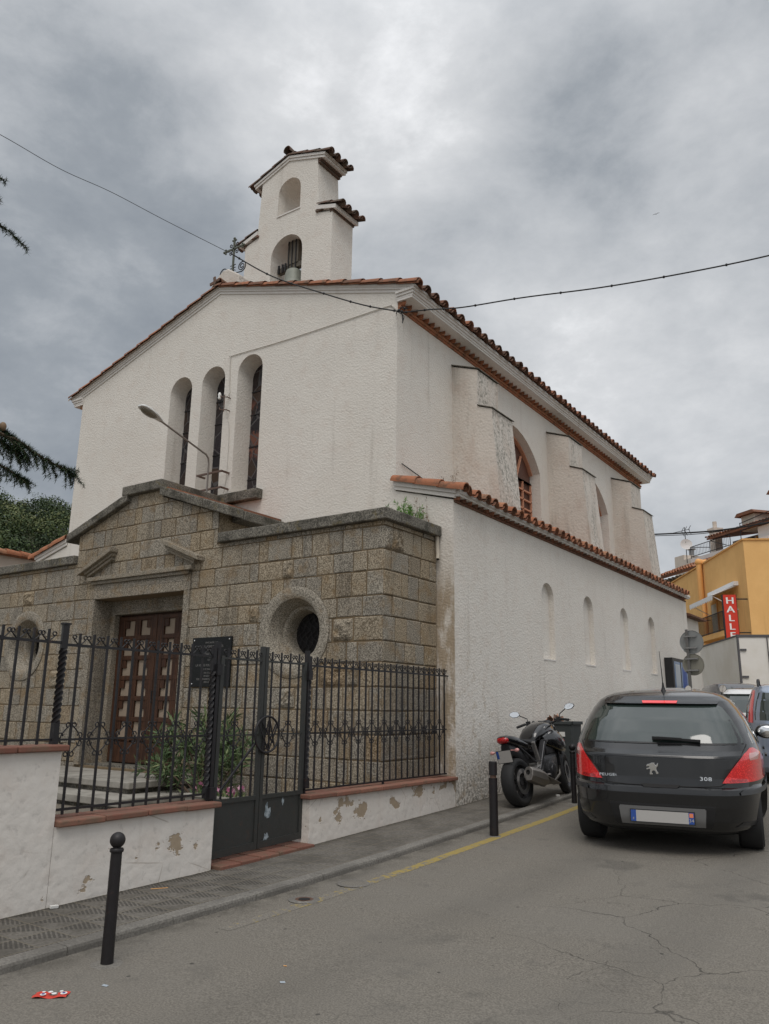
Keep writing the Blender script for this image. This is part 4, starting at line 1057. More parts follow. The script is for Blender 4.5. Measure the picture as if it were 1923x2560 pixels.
def curl_top(b, y0, z0, s):     # small scroll rising from the rail beside a bar
    pts = []
    for i in range(10):
        t_ = i/9; a = -pi/2*(1-t_); pts.append((FXP, y0+s*(.004+.066*t_**1.3), z0+.012+.062*(1-cos(t_*pi/2))**.8))
    cx_, cz_ = pts[-1][1]-s*.0, pts[-1][2]
    for i in range(1, 12):
        t_ = i/11*1.55*pi; rr = .024*(1-.5*i/11); pts.append((FXP, cx_-s*.024+s*rr*cos(t_), cz_+rr*sin(t_)))
    b.tube(pts, .0062, 6)
def fence(name, label, bars, z0, rails, y0, y1, mid, group_posts=()):
    t = thing(name, label, 'fence', (FXP, (y0+y1)/2, z0), world_coords=True)
    for z, th in rails:
        b = MB(); b.box(FXP-.018, y0, z-.006, FXP+.018, y1, z+.006) if th == 0 else b.box(FXP-th/2, y0, z-th/2, FXP+th/2, y1, z+th/2)
        b.build('rail', M_['wrought_iron'], t)
    proto = {}
    for i, yb in enumerate(bars):
        kind = ('twist' if i % 2 else 'plain')
        if kind not in proto:
            b = MB(); top = rails[0][0]+.115
            if kind == 'twist': twisted(b, FXP, 0, z0, top, .019, rails[-1][0]+.12, rails[1][0]-.10, 5); 
            else: b.box(FXP-.0095, -.0095, z0, FXP+.0095, .0095, top)
            s_ = MB()
            for q in (-1, 1): curl_top(s_, q*.01, rails[0][0], q)
            s2 = MB()
            if mid and kind == 'plain':
                zm = rails[1][0]
                for q in (-1, 1):
                    for u in (-1, 1):
                        pts = []
                        for k in range(24):
                            tt = k/23
                            # S shape: leaves the bar above the rail, sweeps out to the rail and ends in a curl
                            if tt < .6: a = tt/.6; pts.append((FXP, q*(.012+.088*sin(a*pi/2)), zm+u*(.125-.118*(a)+.0)))
                            else:
                                a = (tt-.6)/.4*1.6*pi; rr = .024; pts.append((FXP, q*(.10+rr*sin(a)*1.0), zm+u*(.007+rr*(1-cos(a))+.004)))
                        s2.tube(pts, .0062, 5)
                        pts = []
                        for k in range(14):
                            a = k/13*1.55*pi; rr = .026*(1-.4*k/13); pts.append((FXP, q*(.012+rr*(1-cos(a))), zm+u*(.125+rr*sin(a)*1.1)))
                        s2.tube(pts, .0062, 5)
            proto[kind] = (b, s_)
            off = OFF[t]
            mbar = MB(); mbar.v = [(x-off.x, y, z-off.z) for x, y, z in b.v]; mbar.f, mbar.t, mbar.m = b.f, b.t, b.m
            sm = []
            for q in (s_, s2):
                if not q.v: continue
                msc = MB(); msc.v = [(x-off.x, y, z-off.z) for x, y, z in q.v]; msc.f, msc.t, msc.m = q.f, q.t, q.m; sm.append(msc.mesh('scroll', M_['wrought_iron'], 60))
            proto[kind] = (mbar.mesh('bar', M_['wrought_iron']), sm)
        o = link('bar', proto[kind][0], t); o.location = (0, yb-OFF[t].y, 0)
        for q in proto[kind][1]: link('scroll', q, o)
    return t
def post(t, y, z0, ztop, w=.052, tw=None):
    b = MB()
    if tw: twisted(b, FXP, y, z0, ztop, w, tw[0], tw[1], 3.2, 70)
    else: b.box(FXP-w/2, y-w/2, z0, FXP+w/2, y+w/2, ztop)
    b.box(FXP-w*.62, y-w*.62, ztop-.012, FXP+w*.62, y+w*.62, ztop+.004)
    return b.build('post', M_['wrought_iron'], t)
f1 = fence('iron_fence', 'black wrought iron fence on the tall wall at the left edge', [-7.265-.147*i for i in range(14)], 1.115, [(2.02, .024), (1.155, .018), (1.14, .001)], -9.3, -7.12, False)
f2 = fence('iron_fence', 'black wrought iron fence with scrolls on the low wall left of the gate', [-6.936+.1555*i for i in range(12)], .50, [(2.005, .024), (1.152, .018), (.545, .022)], -7.08, -5.21, True)
post(f2, -7.10, 1.115, 2.20, .056, (1.30, 1.97))
f3 = fence('iron_fence', 'black wrought iron fence with scrolls from the gate to the church corner', [-3.385+.1555*i for i in range(22)], .45, [(1.985, .024), (1.142, .018), (.46, .020)], -3.55, -.06, True)
b = MB(); b.box(FXP-.012, -1.86, .40, FXP+.012, -1.83, .47); b.build('foot', M_['wrought_iron'], f3)
b = MB(); b.tube([(FXP, -.06, 1.985), (FXP, -.01, 1.985), (FXP, .0, 1.985)], .011, 6); b.build('wall_tie', M_['wrought_iron'], f3)
# gate
gt = thing('iron_gate', 'dark iron double gate with solid lower panels and ring emblem', 'gate', (FXP, -4.38, -.1), world_coords=True)
for yb in (-5.17, -3.585):
    b = MB(); gb = g(yb); b.box(FXP-.04, yb-.012, gb+.0, FXP+.03, yb+.034 if yb < -4 else yb+.012, 2.17)
    p_ = b.build('gate_post', M_['wrought_iron'], gt)
    b = MB(); twisted(b, FXP, yb+(-.045 if yb < -4 else .04), .50, 2.10, .05, .60, 1.85, 4.5, 80); b.build('twisted_shaft', M_['wrought_iron'], p_)
    for z in (1.86, .55):
        b = MB(); b.box(FXP+.02, yb-.03, z-.06, FXP+.06, yb+.045, z+.06); b.build('hinge', M_['wrought_iron'], p_)
def leaf(y0, y1, handle):
    zb0, zb1 = g(y0)+.075, g(y1)+.075; b = MB(); w = .052
    L = MB()
    for yy, zb in ((y0+w/2, zb0), (y1-w/2, zb1)): L.box(FXP-.022, yy-w/2, zb, FXP+.022, yy+w/2, 2.02 if yy not in (y0+w/2 if handle else y1-w/2,) else 2.165)
    lf = L.build('gate_leaf', M_['gate_paint'], gt)
    b = MB()
    b.box(FXP-.02, y0+w, .425, FXP+.02, y1-w, .47); b.box(FXP-.02, y0+w, 1.985, FXP+.02, y1-w, 2.007); b.box(FXP-.008, y0+w, 1.137, FXP+.008, y1-w, 1.153)
    b.add([(x, yy, z) for yy, zz in ((y0+w, zb0), (y1-w, zb1)) for x, z in ((FXP-.021, zz), (FXP+.021, zz), (FXP+.021, zz+.075), (FXP-.021, zz+.075))], [(0, 1, 2, 3), (7, 6, 5, 4), (0, 4, 5, 1), (1, 5, 6, 2), (2, 6, 7, 3), (3, 7, 4, 0)])
    b.build('cross_rail', M_['gate_paint'], lf)
    b = MB(); b.add([(x, yy, z) for yy, zz in ((y0+w, zb0+.07), (y1-w, zb1+.07)) for x, z in ((FXP-.006, zz), (FXP+.006, zz), (FXP+.006, .43), (FXP-.006, .43))], [(3, 2, 1, 0), (4, 5, 6, 7), (1, 2, 6, 5), (2, 3, 7, 6), (0, 4, 7, 3), (0, 1, 5, 4)])
    b.build('lower_panel', M_['gate_paint'], lf)
    if handle:      # scraps of torn poster
        r = random.Random(2)
        for cy, cz, s in ((-4.23, .275, .075), (-4.235, -.005, .065), (-3.96, .37, .03)):
            pts = []
            for i in range(16):
                a = 2*pi*i/16; k = s*r.uniform(.35, 1.1); pts.append((cy+k*cos(a)*.75, cz+k*sin(a)*1.5))
            q = MB(); q.add([(FXP+.0075, u, v) for u, v in pts]+[(FXP+.0075, cy, cz)], [(i, (i+1) % 16, 16) for i in range(16)]); q.build('torn_poster', M_['poster'], lf)
    n_ = 4; ys_ = [y0+w+(y1-y0-2*w)*(i+.5)/n_ for i in range(n_)]
    for i, yy in enumerate(ys_):
        b = MB()
        if i % 2 == 0: twisted(b, FXP, yy, .465, 2.115, .018, .60, 1.03, 5)
        else: b.box(FXP-.009, yy-.009, .465, FXP+.009, yy+.009, 2.115)
        o = b.build('bar', M_['wrought_iron'], lf)
        s_ = MB()
        for q in (-1, 1): curl_top(s_, yy+q*.01, 1.995, q)
        if i in (1, 2) and i == (1 if not handle else 2):
            for q in (-1, 1):
                for u in (-1, 1):
                    pts = [(FXP, yy+q*(.012+.088*sin(k/9*pi/2)), 1.145+u*(.125-.118*k/9)) for k in range(10)]+[(FXP, yy+q*(.10+.024*sin(a)), 1.145+u*(.011+.024*(1-cos(a)))) for a in [k/9*1.6*pi for k in range(1, 10)]]
                    s_.tube(pts, .0062, 5)
                    s_.tube([(FXP, yy+q*(.012+.026*(1-.4*k/13)*(1-cos(k/13*1.55*pi))), 1.145+u*(.125+.026*(1-.4*k/13)*sin(k/13*1.55*pi)*1.1)) for k in range(14)], .0062, 5)
        s_.build('scroll', M_['wrought_iron'], o, smooth=60)
    return lf
n = NT('poster'); n.set(Base_Color=n.mix(n.rng(n.noise(22, 4), .4, .6), (.12, .15, .17), (.32, .37, .40)), Roughness=.7)
lfL = leaf(-5.115, -4.395, False); lfR = leaf(-4.385, -3.615, True)
em = MB(); EY, EZ = -4.33, 1.147
em.tube([(FXP+.045, EY+.205*cos(2*pi*i/40), EZ+.205*sin(2*pi*i/40)) for i in range(40)], .0135, 8, closed=True)
for a, c in (((-.15, .12), (.03, -.195)), ((.03, -.195), (.17, .1)), ((-.08, -.17), (.03, .19)), ((.03, .19), (.13, -.14)), ((-.10, .15), (.10, -.10)), ((-.02, -.17), (.15, .12))): em.bar((FXP+.045, EY+a[0], EZ+a[1]), (FXP+.045, EY+c[0], EZ+c[1]), .014, .012, up=(1, 0, 0))
em.build('emblem', M_['wrought_iron'], lfR, smooth=50)
b = MB(); b.bar((FXP+.05, -5.05, .56), (FXP+.03, -4.50, 1.06), .02, .02); b.build('brace', M_['wrought_iron'], lfL)
# threshold of red tiles
t = MB(); r = random.Random(4); y = -5.15
while y < -3.62: y2 = min(y+.31, -3.6); zz = g((y+y2)/2); t.box(-.28, y+.004, zz-.06, .10, y2-.004, zz+.035, tint=r.random()); y = y2
th = t.build('gate_step', M_['cap_brick'], None, bevel=.01); setp(th, 'row of red clay tiles forming the sill under the iron gate', 'step')

# ------------------------------------------------------------------ bollards
def bollard(label, x, y, z, H, kind, lean=(0, 0)):
    o = thing('bollard', label, 'bollard', (x, y, z-.01), group='iron bollards along the kerb'); o.rotation_euler = (lean[0], lean[1], .4)
    b = MB(); K = .70
    b.lathe([(.044, 0), (.042, .25), (.040, .70*H/.9)], n=28)
    if kind == 'ball':
        h = H
        b.lathe([(K*.055, .76*H/.9-.002), (K*.066, .762*H/.9), (K*.070, .768*H/.9), (K*.070, .782*H/.9), (K*.064, .788*H/.9), (K*.045, .79*H/.9), (K*.036, .80*H/.9)], n=28); b.lathe([(.0402, .70*H/.9-.01), (.039, .76*H/.9)], n=28, cap=False)
        b.build('shaft', M_['bollard_iron'], o, smooth=40)
        b = MB(); b.sphere((0, 0, H-.054), .055, 28, 18); b.build('ball', M_['bollard_iron'], o, smooth=180)
    else:
        b = MB(); b.lathe([(.060, 0), (.057, .2), (.056, .73), (.056, .735)], n=28); b.build('shaft', M_['bollard_iron'], o, smooth=40)
        b = MB(); b.lathe([(.042, .734), (.042, .775)], n=24); b.build('neck', M_['rusty_steel'], o, smooth=40)
        b = MB(); b.lathe([(.055, .772), (.055, H-.006), (.049, H), (0, H)], n=28); b.build('cap', M_['wrought_iron'], o, smooth=40)
    b = MB(); r = random.Random(int(H*1000)); b.lathe([(.12, .0), (.11, .012), (.04, .016)], n=14); b.build('concrete_footing', M_['kerb_stone'], o)
bollard('black ball topped bollard in the road before the peeling low wall', 1.49, -7.57, zroad(1.49, -7.57), .875, 'ball')
bollard('black headless bollard with a bare neck ring left of the motorcycle', 1.46, -1.56, zroad(1.46, -1.56), .945, 'stub')
bollard('black ball topped bollard between the motorcycle and the black car', 1.36, 1.53, zroad(1.36, 1.53), .95, 'ball')
# ------------------------------------------------------------------ street lamp, wires, plants
lp = thing('street_lamp', 'cobra head street lamp on a long arm fixed across the middle church window', 'street lamp', (-5.92, -.22, 5.9), world_coords=True)
b = MB(); P = [(-5.93, -.24, 5.86), (-5.93, -.24, 6.55), (-5.92, -.27, 6.66), (-5.90, -.36, 6.72), (-5.70, -1.80, 7.0)]
b.tube(P, .020, 10); b.build('arm', M_['lamp_pole'], lp, smooth=50)
for z in (5.97, 6.33):
    b = MB(); b.box(-6.30, -.24, z-.018, -5.52, -.20, z+.018); b.box(-6.30, -.21, z-.018, -6.27, .0, z+.018); b.box(-5.55, -.21, z-.018, -5.52, .0, z+.018)
    b.build('wall_bracket', M_['rusty_steel'], lp)
d_ = (Vector((-5.70, -1.80, 7.0))-Vector((-5.90, -.36, 6.72))).normalized(); xx = d_.cross(Vector((0, 0, 1))).normalized(); up = xx.cross(d_)
H = Matrix((xx, d_, up)).transposed().to_4x4(); H.translation = Vector((-5.71, -1.74, 6.99))
b = MB()
secs = [(0, .035, .03, .03), (.08, .06, .05, .045), (.22, .105, .08, .045), (.42, .13, .09, .04), (.58, .11, .07, .035), (.66, .05, .03, .03)]
vs = []; n_ = 16
for y, w, top, bot in secs: vs += [H @ Vector((w*cos(2*pi*i/n_), y, (top if sin(2*pi*i/n_) > 0 else bot*.4)*sin(2*pi*i/n_))) for i in range(n_)]
b.add(vs, [(j*n_+i, j*n_+(i+1) % n_, (j+1)*n_+(i+1) % n_, (j+1)*n_+i) for j in range(len(secs)-1) for i in range(n_)]+[tuple(range(n_-1, -1, -1)), tuple((len(secs)-1)*n_+i for i in range(n_))])
b.build('lamp_head', M_['lamp_shell'], lp, smooth=60, fix=True)
b = MB(); b.sphere((0, .40, -.02), 1, 16, 10, sc=(.108, .21, .055), M=H); b.build('lens', M_['lamp_glass'], lp, smooth=180)
def cable(name, label, pts, r, sag=None, mat='cable_black', n=6, ties=0):
    b = MB(); P = []
    V = [Vector(p) for p in pts]
    for i in range(len(V)-1):
        p0 = V[max(i-1, 0)]; p1, p2 = V[i], V[i+1]; p3 = V[min(i+2, len(V)-1)]
        for k in range(8):
            t = k/8; P.append(.5*((2*p1)+(p2-p0)*t+(2*p0-5*p1+4*p2-p3)*t*t+(3*p1-p0-3*p2+p3)*t**3))
    P.append(V[-1]); b.tube(P, r, n)
    for i in range(ties): b.sphere(P[int((i+.5)/ties*len(P))], r*2.0, 6, 5)
    o = b.build(name, M_[mat], None, smooth=180); setp(o, label, 'cable'); return o
cable('overhead_cable', 'thin cable crossing the sky from the left edge towards the belfry cross', [(-5.0, -7.2, 10.36), (-5.11, -6, 10.57), (-5.28, -4.8, 10.75), (-5.18, -3.8, 10.84), (-4.77, -2.8, 10.63), (-4.10, -1.66, 10.27)], .0055)
cable('overhead_cable', 'thick dark cable hanging from the ridge cross down the gable to the eave bracket', [(-4.10, -1.66, 10.27), (-3.49, -1.1, 9.85), (-2.48, -.7, 9.35), (-1.68, -.4, 8.99), (-1.05, -.12, 8.80)], .013, ties=7)
cable('overhead_cable', 'twisted dark cable running from the eave bracket to the right edge of the sky', [(-1.035, -.104, 8.78), (-.509, .02, 8.746), (.091, .254, 8.723), (1.187, .516, 8.711), (2.529, .838, 8.649), (3.861, 1.136, 8.642), (5.123, 1.377, 8.667), (6.402, 1.605, 8.769)], .0125, ties=11)
w = cable('service_wire', 'pale wire clipped diagonally across the gable and down between two windows', [(-1.23, -.015, 8.95), (-1.34, -.015, 9.05), (-1.6, -.015, 9.07), (-4.03, -.015, 9.06), (-5.58, -.015, 9.10), (-5.70, -.015, 9.05), (-5.68, -.015, 8.4), (-5.66, -.02, 8.2), (-5.72, -.05, 8.1)], .009, mat='wire_white')
cable('service_wire', 'thin pale wire hanging beside the middle window below the insulator', [(-5.72, -.05, 7.85), (-5.66, -.02, 7.6), (-5.60, -.015, 7.2), (-5.60, -.015, 6.3), (-5.66, -.015, 5.9)], .006, mat='wire_white')
cable('overhead_cable', 'thick black telephone cable on the right in front of the pale house', [(-2.04, 19.36, 8.19), (.35, 18.6, 7.91), (2.4, 17.56, 7.78), (4.5, 16.4, 7.75)], .03)
cable('overhead_cable', 'thin upper telephone cable on the right that crosses the thick one', [(-2.05, 19.37, 8.13), (.34, 18.61, 7.86), (2.42, 17.53, 7.92), (4.5, 16.3, 8.1)], .014)
ib = thing('wire_insulator', 'white insulators on a rusty bracket between the middle and right windows', 'insulator', (-5.72, -.05, 8.0), world_coords=True)
b = MB()
for z in (7.78, 8.08): b.tube([(-5.64, 0, z), (-5.64, -.10, z), (-5.80, -.14, z+.02)], .012, 6); b.tube([(-5.80, -.14, z+.02), (-5.82, -.14, z+.07)], .012, 6)
b.tube([(-5.70, -.12, 7.74), (-5.70, -.12, 8.14)], .011, 6); b.build('bracket', M_['rusty_steel'], ib)
b = MB(); b.lathe([(.03, 0), (.04, .03), (.03, .06), (.04, .09), (.03, .13), (.02, .15)], M=Matrix.Translation((-5.84, -.14, 8.06)), n=12); b.build('insulator', M_['sign_white'], ib, smooth=60)
eb = thing('cable_bracket', 'dark cable bracket with small insulators at the top corner of the church', 'bracket', (-1.1, -.1, 8.8), world_coords=True)
b = MB(); b.tube([(-1.22, -.01, 8.86), (-1.12, -.13, 8.82), (-1.02, -.10, 8.90), (-.98, .02, 8.90)], .012, 6); b.tube([(-1.12, -.13, 8.82), (-1.00, -.14, 8.72), (-1.02, -.08, 8.60)], .010, 6); b.tube([(-1.05, -.12, 8.80), (-.98, -.1, 8.68), (-1.02, -.1, 8.56)], .009, 6); b.build('bracket_arm', M_['cable_black'], eb)
b = MB()
for p in ((-1.08, -.13, 8.83), (-1.02, -.12, 8.79), (-1.0, -.06, 8.88)): b.sphere(p, .03, 8, 6)
b.build('insulator', M_['cable_black'], eb, smooth=180)
bw = cable('metal_rod', 'short dark rod lying above the aisle roof beside the corner', [(-1.17, .15, 5.86), (-1.17, .7, 5.78), (-1.17, 1.05, 5.72)], .010)

def leaf_quad(b, p, d, n, L, w, t, fold=.15):
    d = d.normalized(); s_ = d.cross(n)
    if s_.length < 1e-4: s_ = d.cross(Vector((.3, .5, .8)))
    s_.normalize(); nn = s_.cross(d)
    b.add([p, p+d*L*.45+s_*w/2-nn*w*fold, p+d*L, p+d*L*.45-s_*w/2-nn*w*fold], [(0, 1, 2, 3)], tint=t)
def rv(r): return Vector((r.gauss(0, 1), r.gauss(0, 1), r.gauss(0, 1))).normalized()
def oleander(name, label, base, stems, seed, hmax):
    r = random.Random(seed); t = thing(name, label, 'shrub', base, world_coords=True); B = Vector(base); sb = MB(); lb = MB()
    for s_ in stems:
        top = B+Vector(s_); mid = B.lerp(top, .5)+Vector((r.uniform(-.1, .1), r.uniform(-.1, .1), .08)); P = [B+Vector((r.uniform(-.08, .08), r.uniform(-.08, .08), 0)), mid, top]
        pts = [P[0].lerp(P[1], k/6).lerp(P[1].lerp(P[2], k/6), k/6) for k in range(7)]; sb.tube(pts, [.016-.0014*k for k in range(7)], 6)
        tips = [(pts[6], pts[6]-pts[5])]+[(pts[k]+(rv(r)*.12)*Vector((1, 1, .4)).length*.6, (pts[k]-pts[k-1])+rv(r)*.15) for k in (3, 4, 4, 5, 5, 6)]
        for q, dr in tips:
            sb.tube([pts[4], q], .005, 4); dr = dr.normalized()
            for k in range(19):
                off = r.uniform(-.30, .03); p = q+dr*off*.9; rd_ = (rv(r)+dr*r.uniform(.1, .9)); L = r.uniform(.14, .30)
                leaf_quad(lb, p, rd_, rv(r), L, L*.135, min(1, max(0, r.gauss(.45, .24))))
    sb.build('stem', M_['bark'], t); lb.build('foliage', M_['oleander_leaf'], t); return t
oleander('oleander', 'tall oleander shrub with long narrow leaves right of the church door behind the gate post', (-3.25, -2.35, -.02), [(-.95, .2, 1.25), (-1.35, .1, .92), (-.6, .1, 1.0), (-.55, .35, .75), (-1.1, -.1, .62), (.25, .25, .95), (.15, .4, 1.25), (-.35, .3, 1.35), (-1.5, .0, .45)], 3, 1.4)
oleander('oleander', 'smaller oleander growing behind the left gate leaf', (-2.75, -2.75, .05), [(.15, .25, .95), (.35, .1, .7), (-.2, .3, 1.1), (.5, .3, .85)], 8, .9)
oleander('oleander', 'green shrub behind the fence at the left edge of the photo', (-9.2, -3.0, -.1), [(.2, -.2, 1.5), (-.3, .1, 1.7), (.5, .2, 1.3), (-.1, -.4, 1.6)], 12, 1.6)
pl = thing('flower_trough', 'long pale trough of pink flowers behind the gate', 'planter', (-2.5, -2.72, .0), world_coords=True)
b = MB(); b.box(-3.05, -2.86, -.09, -2.0, -2.60, .17); b.box(-3.08, -2.89, .14, -1.97, -2.57, .175); b.build('trough', M_['concrete'], pl, bevel=.01)
r = random.Random(6); b = MB(); gb = MB()
for i in range(34):
    c_ = Vector((r.uniform(-3.0, -2.05), r.uniform(-2.84, -2.62), r.uniform(.19, .31))); nrm = (rv(r)+Vector((.8, -.6, .8))).normalized(); tt = r.random(); s_ = nrm.cross(Vector((0, 0, 1))).normalized(); u_ = s_.cross(nrm)
    for k in range(5):
        a = k*2*pi/5+tt*3; d = s_*cos(a)+u_*sin(a); leaf_quad(b, c_, d+nrm*.25, nrm, .042, .036, tt)
for i in range(160): p = Vector((r.uniform(-3.02, -2.03), r.uniform(-2.85, -2.61), .16)); leaf_quad(gb, p, rv(r)+Vector((0, 0, 1.6)), rv(r), r.uniform(.07, .15), .03, r.random())
b.build('blossom', M_['petal'], pl); gb.build('foliage', M_['oleander_leaf'], pl)
# weeds
def weed(label, base, n, h, spread, mat, seed, feather=False, cat='weed'):
    r = random.Random(seed); b = MB(); B = Vector(base)
    for i in range(n):
        d = Vector((r.gauss(0, spread), r.gauss(0, spread*.8), 1)).normalized(); L = h*r.uniform(.5, 1.1); p = B+Vector((r.gauss(0, .09), r.gauss(0, .06), 0)); pts = [p]
        for k in range(5): d = (d+Vector((r.gauss(0, .12), r.gauss(0, .12), .02))).normalized(); pts.append(pts[-1]+d*L/5)
        b.tube(pts, [.004-.0006*k for k in range(6)], 4, tint=r.random())
        for k in range(1, 6):
            for q in range(18 if feather else 2):
                dd = (rv(r)+d*.9); leaf_quad(b, pts[k]-d*r.random()*L/5, dd, rv(r), (r.uniform(.05, .10) if feather else r.uniform(.03, .09)), .012, r.random())
    o = b.build('weed', M_[mat], None); setp(o, label, cat); return o
weed('bright green feathery weed growing on the stone coping by the church corner', (-.80, -.22, 4.50), 14, .55, .42, 'weed_green', 2, True)
weed('dry twiggy weed on the stone coping beside the green one', (-.52, -.12, 4.50), 9, .62, .16, 'weed_dry', 5)
weed('dry reddish weed on the aisle roof beside the nearest buttress', (-1.10, 1.85, 5.55), 12, .62, .22, 'weed_dry', 7)
weed('dry weed on the aisle roof between the two farther buttresses', (-.95, 11.3, 5.55), 12, .55, .3, 'weed_dry', 9)
weed('dry weed clump on the aisle roof at the far buttress', (-.6, 12.4, 5.45), 10, .5, .35, 'weed_dry', 11)

# ------------------------------------------------------------------ cedar at the left edge
ZB = .07
cd = thing('cedar_tree', 'dark green cedar whose drooping branches reach into the left edge of the photo', 'tree', (-1.62, -10.0, -.1), world_coords=True)
b = MB(); b.tube([(-1.62, -10.0, -.2), (-1.60, -10.0, 1.5), (-1.66, -9.98, 4.5), (-1.62, -10.02, 7.5), (-1.65, -10, 10.2)], [.24, .19, .15, .10, .03], 12); b.build('trunk', M_['bark'], cd, smooth=60)
r = random.Random(21); br = MB(); nb = MB(); cone = MB()
def rosette(p, d, n, L):
    for i in range(n):
        dd = (rv(r)+d*.35).normalized(); s_ = dd.cross(Vector((.2, .3, .9))).normalized()*.0042
        nb.add([p-s_, p+s_, p+dd*L*r.uniform(.7, 1.1)], [(0, 1, 2)], tint=min(1, max(0, r.gauss(.42, .25))))
def bough(pts, dens, droop, r0, fine=True, twig=.34):
    V = [Vector(p)+Vector((0, -.14, ZB)) for p in pts]; P = []
    for i in range(len(V)-1):
        for k in range(6): P.append(V[i].lerp(V[i+1], k/6)+Vector((0, 0, r.uniform(-.012, .012))))
    P.append(V[-1]); n_ = len(P); br.tube(P, [max(.004, r0*(1-i/n_)) for i in range(n_)], 6)
    L = sum((P[i+1]-P[i]).length for i in range(n_-1)); m_ = int(L*dens)
    for i in range(m_):
        t = (i+r.random())/m_*(n_-1); k = min(int(t), n_-2); p = P[k].lerp(P[k+1], t-k); d = (P[k+1]-P[k]).normalized()
        if fine: rosette(p, d, 11, .062)
        if i % 2 == 0:
            side = Vector((r.gauss(0, 1)*.8, r.gauss(0, .5), -abs(r.gauss(.5, .4))-droop)).normalized(); dd = (d*.75+side*.8).normalized(); ln = twig*r.uniform(.35, 1.0)*(1-.55*i/m_)
            q = [p]
            for s_ in range(6): dd = (dd+Vector((0, 0, -.07))+rv(r)*.06).normalized(); q.append(q[-1]+dd*ln/6)
            br.tube(q, [.0045, .004, .0035, .003, .0025, .002, .0015], 4)
            st = max(3, int(ln/.021)) if fine else 5
            for s_ in range(st):
                u = (s_+.5)/st*6; kk = min(int(u), 5); rosette(q[kk].lerp(q[kk+1], u-kk), dd, 8 if fine else 6, .058 if fine else .085)
bough([(-1.6, -10, 4.75), (-1.38, -8.6, 4.42), (-1.30, -7.45, 4.20), (-1.28, -7.05, 4.13), (-1.25, -6.75, 4.02), (-1.22, -6.50, 3.95), (-1.20, -6.34, 3.90)], 44, .25, .034, True, .40)
bough([(-1.6, -10, 4.6), (-1.5, -8.5, 4.3), (-1.40, -7.5, 4.16), (-1.38, -7.1, 4.10), (-1.34, -6.82, 3.98)], 44, .4, .028, True, .42)
bough([(-1.6, -10, 4.85), (-1.42, -8.6, 4.5), (-1.36, -7.6, 4.30), (-1.34, -7.15, 4.22), (-1.30, -6.95, 4.10)], 44, .5, .03, True, .46)
bough([(-1.6, -10, 4.2), (-1.40, -8.4, 4.0), (-1.30, -7.35, 3.88), (-1.28, -7.02, 3.76), (-1.28, -6.84, 3.72)], 40, .3, .028, True, .32)
bough([(-1.6, -10, 7.2), (-1.4, -8.6, 7.1), (-1.3, -7.8, 7.05), (-1.28, -7.55, 6.98)], 16, .05, .018, True, .16)
bough([(-1.6, -10, 7.05), (-1.4, -8.6, 6.95), (-1.3, -7.75, 6.86), (-1.3, -7.56, 6.75)], 15, .05, .016, True, .15)
bough([(-1.6, -10, 6.8), (-1.4, -8.6, 6.7), (-1.3, -7.75, 6.50), (-1.3, -7.45, 6.47), (-1.3, -7.19, 6.36)], 18, .3, .02, True, .22)
bough([(-1.6, -10, 6.0), (-1.4, -8.6, 6.0), (-1.3, -7.75, 5.95), (-1.3, -7.50, 5.72)], 16, .2, .016, True, .14)
for i in range(26):          # the rest of the tree, out of the frame
    z = 2.6+i*.29; a = r.uniform(1.9, 5.9); L = (10.6-z)*.26+.5; e = Vector((cos(a), sin(a)*.9, 0)); e.y = min(e.y, .35)
    bough([(-1.62, -10, z+.2), Vector((-1.62, -10, z+.18))+e*L*.5, Vector((-1.62, -10, z-.05))+e*L], 12, .2, .022, False, .5)
br.build('branch', M_['bark'], cd); nb.build('crown', M_['cedar_needles'], cd)
cone.sphere((-1.31, -7.32, 4.315), .036, 12, 8, sc=(1, 1, 1.4)); cone.build('cone', M_['weed_dry'], cd, smooth=180)

# ------------------------------------------------------------------ wooded hill and the neighbour on the left
hd = Vector((-.871, .491)); hp = Vector((.491, .871))
def hill(x, y):
    v = Vector((x-6.5, y+11.5)); s_ = v.dot(hd); l = v.dot(hp)
    return 69*math.exp(-((s_-310)/105)**2/2*1.0-((l+10)/130)**2/2)-6+4*noise.noise(Vector((x*.012, y*.012, 0)))
hb = MB(); nx = 46
pt = lambda i, j: Vector((6.5, -11.5))+hd*lerp(70, 640, i/nx)+hp*lerp(-320, 300, j/nx)
hb.add([(pt(i, j).x, pt(i, j).y, hill(pt(i, j).x, pt(i, j).y)) for j in range(nx+1) for i in range(nx+1)], [(j*(nx+1)+i, (j+1)*(nx+1)+i, (j+1)*(nx+1)+i+1, j*(nx+1)+i+1) for j in range(nx) for i in range(nx)])
hm = NT('hill_soil'); hm.set(Base_Color=hm.mix(hm.noise(.05, 5), (.03, .04, .015), (.06, .065, .03)), Roughness=1.)
setp(hb.build('hill', hm.mat, None, smooth=180, fix=True), kind='structure')
r = random.Random(5); fb = MB()
def crown(c, R, n, q, t0):
    lobes = [(c+Vector((r.uniform(-.5, .5)*R, r.uniform(-.5, .5)*R, r.uniform(-.1, .45)*R)), R*r.uniform(.45, .75)) for _ in range(5)]
    for i in range(n):
        lc, lr = r.choice(lobes); d = rv(r); 
        if d.z < -.35: d.z = -d.z
        p = lc+d*lr*r.uniform(.72, 1.04); nn = (d+rv(r)*.55).normalized(); s_ = nn.cross(rv(r)).normalized(); u = nn.cross(s_); k = q*r.uniform(.5, 1.15)
        fb.add([p+s_*k, p+u*k*.7, p-s_*k, p-u*k*.7], [(0, 1, 2, 3)], tint=min(1, max(0, t0+r.gauss(0, .13)+.10*d.z)))
